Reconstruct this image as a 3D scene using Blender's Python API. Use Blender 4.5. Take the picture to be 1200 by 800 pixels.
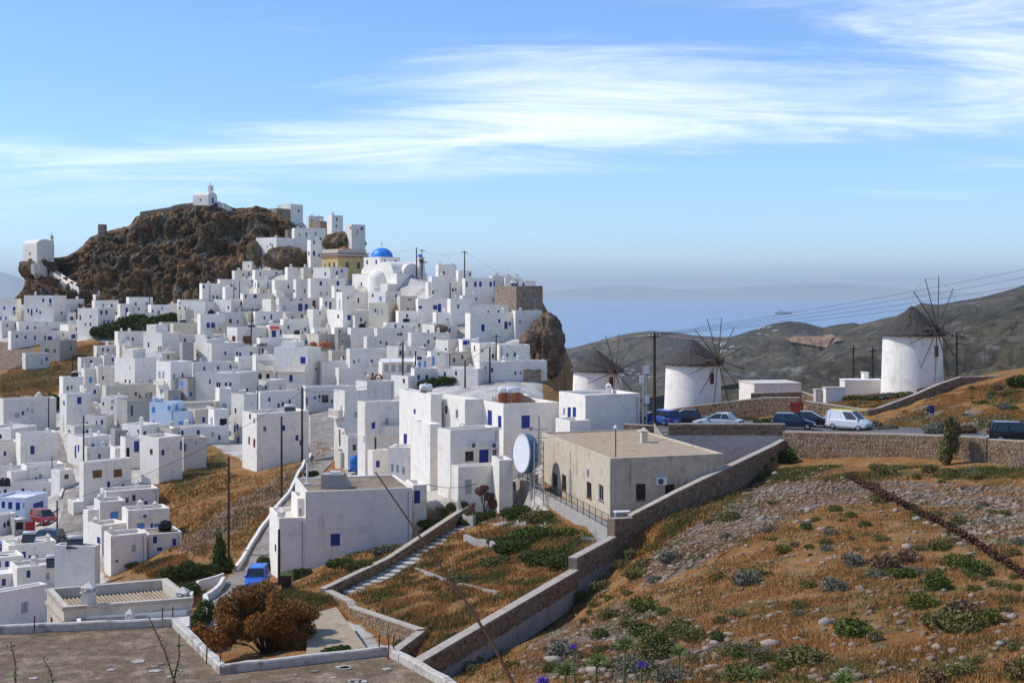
import bpy, bmesh, math, random
import numpy as np
from mathutils import Vector, Matrix, noise
R = math.radians
random.seed(7); np.random.seed(7)
for o in list(bpy.data.objects): bpy.data.objects.remove(o)
S = bpy.context.scene
COL = S.collection
# ---------------------------------------------------------------- camera
F, CX, EY = 1500.0, 600.0, 342.0          # focal length, centre column and eye level, in photo pixels (1200 x 800)
cam = bpy.data.objects.new('camera', bpy.data.cameras.new('camera')); COL.objects.link(cam); S.camera = cam
cam.data.sensor_width = 36; cam.data.lens = 36*F/1200
cam.location = (0, 0, 0); cam.rotation_euler = (R(90), 0, 0)
cam.data.shift_y = -(400-EY)/1200; cam.data.clip_start = 0.3; cam.data.clip_end = 200000
# ---------------------------------------------------------------- light
SUN_EL, SUN_LEFT = 48.0, 84.0             # degrees; azimuth to the left of the view direction
w = bpy.data.worlds.new('World'); S.world = w; w.use_nodes = True
nt = w.node_tree; nt.nodes.clear()
def wn(t, **k):
    n = nt.nodes.new(t)
    for a, b in k.items(): setattr(n, a, b)
    return n
sky = wn('ShaderNodeTexSky', sky_type='NISHITA', sun_disc=False)
sky.sun_elevation = R(SUN_EL); sky.sun_rotation = R(-SUN_LEFT); sky.altitude = 1500
sky.air_density = 1.0; sky.dust_density = 0.05; sky.ozone_density = 2.5
tc = wn('ShaderNodeTexCoord')
sep = wn('ShaderNodeSeparateXYZ'); nt.links.new(tc.outputs['Generated'], sep.inputs[0])
def wm(op, a, b=None, c=None, clamp=False):
    n = wn('ShaderNodeMath', operation=op, use_clamp=clamp)
    for i, v in enumerate((a, b, c)):
        if v is None: continue
        if isinstance(v, (int, float)): n.inputs[i].default_value = v
        else: nt.links.new(v, n.inputs[i])
    return n.outputs[0]
# cirrus: the view direction is projected on a flat cloud deck, then streaky noise
zc = wm('MAXIMUM', sep.outputs[2], 0.0)
den = wm('ADD', zc, 0.12)
cxx = wm('DIVIDE', sep.outputs[0], den); cyy = wm('DIVIDE', sep.outputs[1], den)
comb = wn('ShaderNodeCombineXYZ'); nt.links.new(cxx, comb.inputs[0]); nt.links.new(cyy, comb.inputs[1])
def cloud_noise(loc, rot, scl, scale, detail, rough, dist):
    m = wn('ShaderNodeMapping'); nt.links.new(comb.outputs[0], m.inputs[0])
    m.inputs['Location'].default_value = loc; m.inputs['Rotation'].default_value = (0, 0, R(rot)); m.inputs['Scale'].default_value = scl
    n = wn('ShaderNodeTexNoise'); nt.links.new(m.outputs[0], n.inputs['Vector'])
    n.inputs['Scale'].default_value = scale; n.inputs['Detail'].default_value = detail
    n.inputs['Roughness'].default_value = rough; n.inputs['Distortion'].default_value = dist
    return n.outputs[0]
CL = dict(big=(4.25, -18.05, 0), fine=(8.41, -6.61, 0), rot=-24)
n1 = cloud_noise(CL['big'], CL['rot'], (0.6, 1.0, 1), 0.42, 2, 0.5, 0.3)
n2 = cloud_noise(CL['fine'], CL['rot'], (0.6, 1.6, 1), 1.5, 9, 0.66, 0.7)
dens = wm('ADD', wm('MULTIPLY', n1, 1.0), wm('MULTIPLY', n2, 0.58))
mr = wn('ShaderNodeMapRange', interpolation_type='SMOOTHSTEP'); nt.links.new(dens, mr.inputs[0])
mr.inputs[1].default_value = 0.80; mr.inputs[2].default_value = 1.10; mr.inputs[3].default_value = 0.0; mr.inputs[4].default_value = 0.78
fade = wn('ShaderNodeMapRange'); nt.links.new(sep.outputs[2], fade.inputs[0])
fade.inputs[1].default_value = 0.0; fade.inputs[2].default_value = 0.10
cl = wm('MULTIPLY', mr.outputs[0], fade.outputs[0])
CLOUD_LUM = 8.2
mix = wn('ShaderNodeMix', data_type='RGBA'); nt.links.new(cl, mix.inputs[0])
wb = wn('ShaderNodeMix', data_type='RGBA', blend_type='MULTIPLY'); wb.inputs[0].default_value = 1.0   # camera white balance for the sky
nt.links.new(sky.outputs[0], wb.inputs[6]); wb.inputs[7].default_value = (0.65, 0.80, 1.0, 1)
nt.links.new(wb.outputs[2], mix.inputs[6]); mix.inputs[7].default_value = (CLOUD_LUM*.97, CLOUD_LUM*.99, CLOUD_LUM*1.02, 1)
bg = wn('ShaderNodeBackground'); nt.links.new(mix.outputs[2], bg.inputs[0]); bg.inputs[1].default_value = 0.15
wo = wn('ShaderNodeOutputWorld'); nt.links.new(bg.outputs[0], wo.inputs[0])
sl = bpy.data.lights.new('sun', 'SUN'); sl.energy = 2.8; sl.angle = R(0.6); sl.color = (1.0, 0.965, 0.915)
sun = bpy.data.objects.new('sun', sl); COL.objects.link(sun)
sd = Vector((-math.sin(R(SUN_LEFT))*math.cos(R(SUN_EL)), math.cos(R(SUN_LEFT))*math.cos(R(SUN_EL)), math.sin(R(SUN_EL))))
sun.rotation_euler = sd.to_track_quat('Z', 'Y').to_euler(); sun.location = sd*300
S.view_settings.view_transform = 'Standard'; S.view_settings.look = 'None'; S.view_settings.gamma = 1
S.view_settings.exposure = 0.42
S.render.engine = 'CYCLES'
# ---------------------------------------------------------------- helpers
def P(px, py, D):
    """photo pixel + distance along the view axis -> point"""
    return Vector(((px-CX)/F*D, D, (EY-py)/F*D))
def mesh_obj(name, verts, faces, mats, parent=None, mi=None, smooth=False, loc=None):
    me = bpy.data.meshes.new(name); me.from_pydata([tuple(v) for v in verts], [], faces)
    for m in (mats if isinstance(mats, (list, tuple)) else [mats]): me.materials.append(m)
    if mi is not None: me.polygons.foreach_set('material_index', mi)
    if smooth: me.polygons.foreach_set('use_smooth', [True]*len(me.polygons))
    me.update()
    return link(name, me, parent, loc)
def link(name, me, parent=None, loc=None):
    o = bpy.data.objects.new(name, me); COL.objects.link(o)
    if parent: o.parent = parent
    if loc is not None: o.location = loc
    return o
def empty(name, loc, rz=0):
    o = bpy.data.objects.new(name, None); COL.objects.link(o); o.location = loc; o.rotation_euler = (0, 0, rz); o.empty_display_size = .3
    return o
def tag(o, label=None, cat=None, group=None, kind=None):
    if label:
        o['label'] = label
        if not kind: o['kind'] = 'thing'
    if cat: o['category'] = cat
    if group: o['group'] = group
    if kind: o['kind'] = kind
    return o
def copy_tree(o, parent=None):
    c = o.copy(); COL.objects.link(c)
    if parent: c.parent = parent
    for ch in o.children: copy_tree(ch, c)
    return c
class MB:
    """collects faces for one mesh"""
    def __init__(s): s.v = []; s.f = []; s.m = []
    def add(s, vs, fs, m=0):
        b = len(s.v); s.v += [Vector(q) for q in vs]; s.f += [tuple(b+i for i in f) for f in fs]; s.m += [m]*len(fs); return s
    def quad(s, a, b, c, d, m=0): return s.add([a, b, c, d], [(0, 1, 2, 3)], m)
    def box(s, x0, x1, y0, y1, z0, z1, m=0):
        return s.add([(x0,y0,z0),(x1,y0,z0),(x1,y1,z0),(x0,y1,z0),(x0,y0,z1),(x1,y0,z1),(x1,y1,z1),(x0,y1,z1)],
              [(0,3,2,1),(4,5,6,7),(0,1,5,4),(1,2,6,5),(2,3,7,6),(3,0,4,7)], m)
    def obox(s, c, ax, ay, hx, hy, z0, z1, m=0):
        """box with centre c (2D), unit axes ax, ay"""
        c = Vector((c[0], c[1])); q = [c-ax*hx-ay*hy, c+ax*hx-ay*hy, c+ax*hx+ay*hy, c-ax*hx+ay*hy]
        return s.prism([(p.x, p.y) for p in q], z0, z1, m)
    def prism(s, poly, z0, z1, m=0, mtop=None):
        n = len(poly); g = lambda z, i: z[i] if isinstance(z, (list, tuple)) else z
        vs = [(p[0], p[1], g(z0, i)) for i, p in enumerate(poly)] + [(p[0], p[1], g(z1, i)) for i, p in enumerate(poly)]
        s.add(vs, [tuple(reversed(range(n)))] + [(i, (i+1) % n, n+(i+1) % n, n+i) for i in range(n)], m)
        b = len(s.v)-2*n; s.f.append(tuple(range(b+n, b+2*n))); s.m.append(m if mtop is None else mtop); return s
    def tube(s, pts, r, n=6, m=0, cap=True):
        pts = [Vector(p) for p in pts]; rr = r if isinstance(r, (list, tuple)) else [r]*len(pts); vs = []; fs = []
        up = None
        for i, p in enumerate(pts):
            t = (pts[min(i+1, len(pts)-1)]-pts[max(i-1, 0)]).normalized()
            if up is None: up = t.orthogonal().normalized()
            up = (up-t*up.dot(t)); up = up.normalized() if up.length > 1e-6 else t.orthogonal().normalized()
            q = t.cross(up)
            for k in range(n): a = 2*math.pi*k/n; vs.append(p+(up*math.cos(a)+q*math.sin(a))*rr[i])
        for i in range(len(pts)-1):
            for k in range(n): fs.append((i*n+k, i*n+(k+1) % n, (i+1)*n+(k+1) % n, (i+1)*n+k))
        if cap: fs.append(tuple(reversed(range(n)))); b = (len(pts)-1)*n; fs.append(tuple(range(b, b+n)))
        return s.add(vs, fs, m)
    def lathe(s, prof, n=24, c=(0, 0, 0), m=0, a0=0, a1=2*math.pi):
        full = abs(a1-a0-2*math.pi) < 1e-6; k = n if full else n+1; vs = []; fs = []
        for r, z in prof:
            for i in range(k): a = a0+(a1-a0)*i/n; vs.append((c[0]+r*math.cos(a), c[1]+r*math.sin(a), c[2]+z))
        for j in range(len(prof)-1):
            for i in range(n): i2 = (i+1) % k; fs.append((j*k+i, j*k+i2, (j+1)*k+i2, (j+1)*k+i))
        return s.add(vs, fs, m)
    def build(s, name, mats, parent=None, smooth=False, loc=None):
        return mesh_obj(name, s.v, s.f, mats, parent, s.m, smooth, loc)
# ---------------------------------------------------------------- materials
MATS = {}
def mat(name, col, rough=0.85, var=0.10, scale=1.2, col2=None, c2=(0.55, 0.68), bump=0.0, bscale=14, spec=0.3, streak=0.0, objvar=0.0, metal=0.0, streakcol=(.32, .29, .25), fine=0.0):
    """procedural colour: two-tone blotches, vertical rain streaks, grain and relief"""
    m = bpy.data.materials.new(name); m.use_nodes = True; t = m.node_tree; N = t.nodes; L = t.links; b = N['Principled BSDF']
    b.inputs['Roughness'].default_value = rough; b.inputs['Specular IOR Level'].default_value = spec; b.inputs['Metallic'].default_value = metal
    geo = N.new('ShaderNodeNewGeometry'); pos = geo.outputs['Position']
    def noise_(sc, det=5, scl=None):
        n = N.new('ShaderNodeTexNoise'); n.inputs['Scale'].default_value = sc; n.inputs['Detail'].default_value = det; n.inputs['Roughness'].default_value = .6
        if scl:
            mp = N.new('ShaderNodeMapping'); mp.inputs['Scale'].default_value = scl; L.new(pos, mp.inputs[0]); L.new(mp.outputs[0], n.inputs[0])
        else: L.new(pos, n.inputs[0])
        return n.outputs[0]
    def ramp(src, a, bb, lo, hi):
        r = N.new('ShaderNodeMapRange'); r.interpolation_type = 'SMOOTHSTEP'; L.new(src, r.inputs[0])
        for i, v in enumerate((a, bb, lo, hi)): r.inputs[i+1].default_value = v
        return r.outputs[0]
    def mixc(fac, a, bcol, mode='MIX'):
        x = N.new('ShaderNodeMix'); x.data_type = 'RGBA'; x.blend_type = mode
        if isinstance(fac, float): x.inputs[0].default_value = fac
        else: L.new(fac, x.inputs[0])
        for i, v in ((6, a), (7, bcol)):
            if isinstance(v, tuple): x.inputs[i].default_value = (*v[:3], 1)
            else: L.new(v, x.inputs[i])
        return x.outputs[2]
    c = (*col, 1)
    if col2: c = mixc(ramp(noise_(scale), c2[0], c2[1], 0, 1), c, col2)
    if streak:
        f = ramp(noise_(1.0, 4, (2.2, 2.2, .18)), .50, .78, 0, streak)
        f2 = N.new('ShaderNodeMath'); f2.operation = 'MULTIPLY'; L.new(f, f2.inputs[0]); L.new(ramp(noise_(.35, 3), .40, .62, 0, 1), f2.inputs[1])
        c = mixc(f2.outputs[0], c, streakcol)
    if var: 
        v = ramp(noise_(scale*2.7, 6), .25, .75, 1-var, 1+var*.6)
        c = mixc(1.0, c, v, 'MULTIPLY')
    if fine:
        v = ramp(noise_(scale*18, 3), .3, .7, 1-fine, 1+fine)
        c = mixc(1.0, c, v, 'MULTIPLY')
    if objvar:
        oi = N.new('ShaderNodeObjectInfo'); r = N.new('ShaderNodeMapRange'); L.new(oi.outputs['Random'], r.inputs[0]); r.inputs[3].default_value = 1-objvar; r.inputs[4].default_value = 1+objvar*.3
        c = mixc(1.0, c, r.outputs[0], 'MULTIPLY')
    if isinstance(c, tuple): b.inputs['Base Color'].default_value = c
    else: L.new(c, b.inputs['Base Color'])
    if bump:
        bp = N.new('ShaderNodeBump'); bp.inputs['Strength'].default_value = bump; bp.inputs['Distance'].default_value = .05; L.new(noise_(bscale, 6), bp.inputs['Height']); L.new(bp.outputs[0], b.inputs['Normal'])
    MATS[name] = m; return m
M = MATS
mat('whitewash', (.89, .82, .715), var=.07, scale=.8, col2=(.77, .705, .61), c2=(.52, .70), bump=.3, streak=.5, objvar=.12, streakcol=(.42, .36, .28), fine=.04)
mat('offwhite', (.74, .69, .61), var=.07, scale=.8, col2=(.64, .585, .50), bump=.3, streak=.5, objvar=.12, streakcol=(.36, .30, .22))
mat('cream', (.62, .55, .44), var=.08, scale=.7, col2=(.52, .45, .35), bump=.25, streak=.6, objvar=.06)
mat('cement', (.40, .37, .33), var=.12, scale=.8, col2=(.30, .27, .23), bump=.3, streak=.5, objvar=.1)
mat('roof_sand', (.42, .32, .21), var=.15, scale=.7, col2=(.33, .24, .15), bump=.4, fine=.15)
mat('beige_plaster', (.59, .50, .36), var=.12, scale=.9, col2=(.47, .38, .26), bump=.3, streak=.9, streakcol=(.20, .14, .08))
mat('ochre', (.55, .40, .16), var=.08, col2=(.47, .33, .13), bump=.2, streak=.4)
mat('redbrown', (.30, .13, .09), var=.15, bump=.2)
mat('stone_house', (.33, .25, .18), var=.25, scale=2.0, col2=(.22, .16, .11), c2=(.45, .6), bump=.8, bscale=4, fine=.3)
mat('bluewash', (.66, .74, .84), var=.05, col2=(.58, .67, .79), bump=.2, streak=.4)
mat('roof_white', (.78, .76, .72), var=.08, scale=.6, col2=(.62, .58, .52), bump=.2)
mat('roof_cream', (.66, .60, .51), var=.12, scale=.6, col2=(.48, .42, .34), bump=.3, fine=.08)
mat('roof_brown', (.30, .23, .16), var=.2, scale=.5, col2=(.20, .15, .10), c2=(.42, .6), bump=.5, fine=.15)
mat('roof_near', (.17, .115, .065), var=.34, scale=.8, col2=(.27, .195, .125), c2=(.46, .62), bump=.8, bscale=9, fine=.38)
mat('blue', (.009, .032, .22), rough=.5, var=.12, scale=3, spec=.4)
mat('bluelight', (.10, .30, .62), rough=.5, var=.1, scale=3)
mat('bluepale', (.22, .42, .70), rough=.5, var=.1, scale=3)
mat('teal', (.03, .16, .30), rough=.5, var=.1, scale=3)
mat('domeblue', (.03, .22, .66), rough=.45, var=.08, scale=2, col2=(.05, .27, .72), spec=.4)
mat('brownwood', (.20, .09, .03), rough=.6, var=.25, scale=4)
mat('redwood', (.14, .02, .015), rough=.6, var=.2, scale=4)
mat('greypaint', (.38, .40, .42), rough=.6, var=.1, scale=3)
mat('glass_dark', (.018, .022, .03), rough=.12, var=0, spec=.6)
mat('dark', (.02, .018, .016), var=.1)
mat('black_plastic', (.012, .012, .014), rough=.45, var=.1)
mat('rust', (.16, .05, .025), var=.3, scale=6)
mat('metal', (.42, .43, .44), rough=.45, metal=.7, var=.1, scale=3)
mat('metal_dark', (.05, .045, .04), rough=.5, metal=.4, var=.1, scale=3)
mat('pole_wood', (.055, .038, .028), var=.3, scale=5, bump=.4)
mat('thatch', (.085, .072, .062), var=.35, scale=5, col2=(.045, .038, .033), c2=(.42, .62), bump=.8, bscale=20, fine=.3)
mat('sailwood', (.075, .05, .035), var=.3, scale=6)
mat('concrete', (.42, .38, .33), var=.14, scale=.7, col2=(.32, .28, .24), bump=.3, streak=.7, streakcol=(.16, .13, .10), fine=.06)
mat('concrete_light', (.55, .51, .45), var=.12, scale=.9, col2=(.43, .39, .33), bump=.3, fine=.06)
mat('wallcap', (.46, .39, .31), var=.2, scale=1.5, col2=(.33, .27, .21), bump=.3, fine=.1)
mat('mortar', (.27, .20, .14), var=.2, scale=2, bump=.5)
mat('asphalt', (.14, .13, .125), var=.15, scale=.8, col2=(.19, .175, .16), bump=.3, fine=.12)
mat('lane', (.30, .26, .22), var=.2, scale=.5, col2=(.22, .185, .15), c2=(.42, .6), bump=.4, fine=.15)
mat('pavement', (.50, .47, .42), var=.15, scale=.6, col2=(.38, .34, .29), bump=.3, fine=.1)
mat('terracotta', (.36, .12, .05), var=.2, scale=3)
mat('red', (.45, .03, .02), rough=.5, var=.1, scale=3)
mat('trunk', (.10, .07, .05), var=.3, scale=6, bump=.5)
mat('grille', (.10, .10, .10), rough=.6, var=.1)
mat('parapet', (.58, .52, .44), var=.18, scale=1.6, col2=(.33, .28, .23), c2=(.5, .66), bump=.4, fine=.12)
mat('white_paint', (.78, .78, .77), rough=.5, var=.05, scale=3)
# ---------------------------------------------------------------- ground survey: photo pixel + distance
GROUND = [  # valley, lanes and slopes on the left
 (245,730,88),(262,700,98),(300,690,103),(300,665,110),(318,640,118),(330,610,128),(350,580,143),(375,540,165),(385,505,200),(385,482,228),
 (240,640,122),(220,600,145),(250,560,160),(300,560,155),(240,540,175),(270,600,138),(200,570,160),(150,585,158),(200,640,128),(160,665,126),
 (80,570,170),(85,600,158),(60,635,150),(100,660,135),(30,690,128),(30,735,108),(30,600,165),(60,545,185),(150,545,172),(100,500,208),(20,500,212),(150,490,214),(215,510,196),
 (60,430,265),(20,450,245),(90,415,280),(30,410,285),(0,400,298),(60,400,294),(110,395,290),(150,380,300),(190,390,280),(230,420,253),(230,370,292),(200,358,312),(100,356,318),(0,356,322),
 (-60,400,300),(-60,500,215),(-60,600,168),(-60,700,125),
 # the town hill
 (300,520,192),(350,540,163),(330,465,232),(330,420,256),(300,400,266),(300,350,298),(260,345,308),(330,300,322),(400,285,322),(420,330,286),(400,390,262),(480,320,280),(480,400,245),
 (560,400,236),(600,430,222),(640,440,220),(560,330,272),(630,360,250),(450,445,224),(520,450,214),(620,462,203),
 # yards round the white blocks and the stairs
 (420,545,150),(470,568,121),(560,592,112),(600,572,118),(400,650,106),(450,640,106),(520,610,110),(340,682,101),(250,712,94),(380,700,90),(360,760,72),(430,770,66),
 # the dry slope on the right
 (1200,800,34),(1000,800,37),(800,800,41),(650,800,46),(560,800,52),(1200,700,48),(1000,700,54),(850,700,60),(700,720,63),(600,765,57),
 (1200,620,68),(1050,620,74),(900,620,80),(800,640,80),(750,652,84),(640,742,68),(1350,605,68),(1350,700,46),(1350,545,92),
 (1200,549,97),(1050,548,101),(925,545,109),(862,574,98),(785,613,92),(902,541,107),(735,606,94),(848,582,101),(850,546,111),
 # windmill shoulder
 (1069,461,140),(1000,468,137),(940,472,140),(812,487,143),(700,500,160),(1100,472,126),(1200,440,128),(1150,482,118),(1200,492,110),(1060,502,118),(1300,430,126),(1200,430,140),(1300,420,140),(1300,495,104),
]
EXTRA = [(0,0,-1.7),(6,0,-.6),(-6,0,-2.8),(14,2,.6),(0,3,-2.2),(0,8,-3.3),(4,8,-3.2),(-5,9,-4.6),(0,14,-5.2),(5,14,-5.1),(0,20,-7.2),(7,20,-7.1),(0,30,-10.6),(8,28,-9.4),(-8,20,-9.5),(-14,30,-14),(14,14,-3.5),(22,24,-5),
 (-10,48,-18.2),(-25,52,-19.5),(-22,40,-17.5),(-40,60,-23),(-60,60,-24),(-18,70,-21.2),(-40,80,-25),(-2,58,-18.6),(0,-20,1),(30,-10,4),(-30,-10,-6),(60,40,-6),(50,10,1),(90,60,-6),(80,110,-8),(-90,30,-22),(-90,100,-27),
 (20,190,-26),(60,185,-24),(100,180,-22),(20,240,-60),(70,240,-60),(120,240,-58),(20,300,-90),(90,300,-95),(130,120,-8),(60,160,-12),(35,162,-15),(90,155,-11),
 (20,420,-110),(100,420,-120),(-60,400,-25),(-140,420,-40),(-200,420,-60),(-210,340,-20),(-210,200,-34),(-190,100,-30),(15,330,-70),(-20,360,-40)]
EXTRA += [tuple(P(*g)) for g in [(525,795,65.5),(560,780,68.5),(600,760,73),(640,738,77.5),(690,694,83.5),(728,664,88),(745,640,91),(400,748,79),(440,765,72),(470,790,66)]]
PTS = [(*P(*g)[:],) for g in GROUND] + EXTRA
class RBF:
    """linear radial interpolation with a plane underneath"""
    def __init__(s, X, y, lam=1e-3):
        s.X = np.array(X, float); n, d = s.X.shape; s.sc = 1.0
        K = np.linalg.norm(s.X[:, None]-s.X[None], axis=2) * -1; K -= lam*np.eye(n)*0
        K += np.eye(n)*lam
        T = np.c_[np.ones(n), s.X]; A = np.zeros((n+d+1,)*2); A[:n, :n] = K; A[:n, n:] = T; A[n:, :n] = T.T
        s.c = np.linalg.solve(A, np.r_[np.array(y, float), np.zeros(d+1)])
    def __call__(s, Q):
        Q = np.atleast_2d(np.array(Q, float)); out = []
        for i in range(0, len(Q), 4000):
            q = Q[i:i+4000]; K = -np.linalg.norm(q[:, None]-s.X[None], axis=2)
            out.append(K@s.c[:len(s.X)] + np.c_[np.ones(len(q)), q]@s.c[len(s.X):])
        return np.concatenate(out)
DIST = RBF([(g[0], g[1]*1.6) for g in GROUND], [math.log(g[2]) for g in GROUND])
def dist_at(px, py): return float(math.exp(DIST([(px, py*1.6)])[0]))
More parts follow.
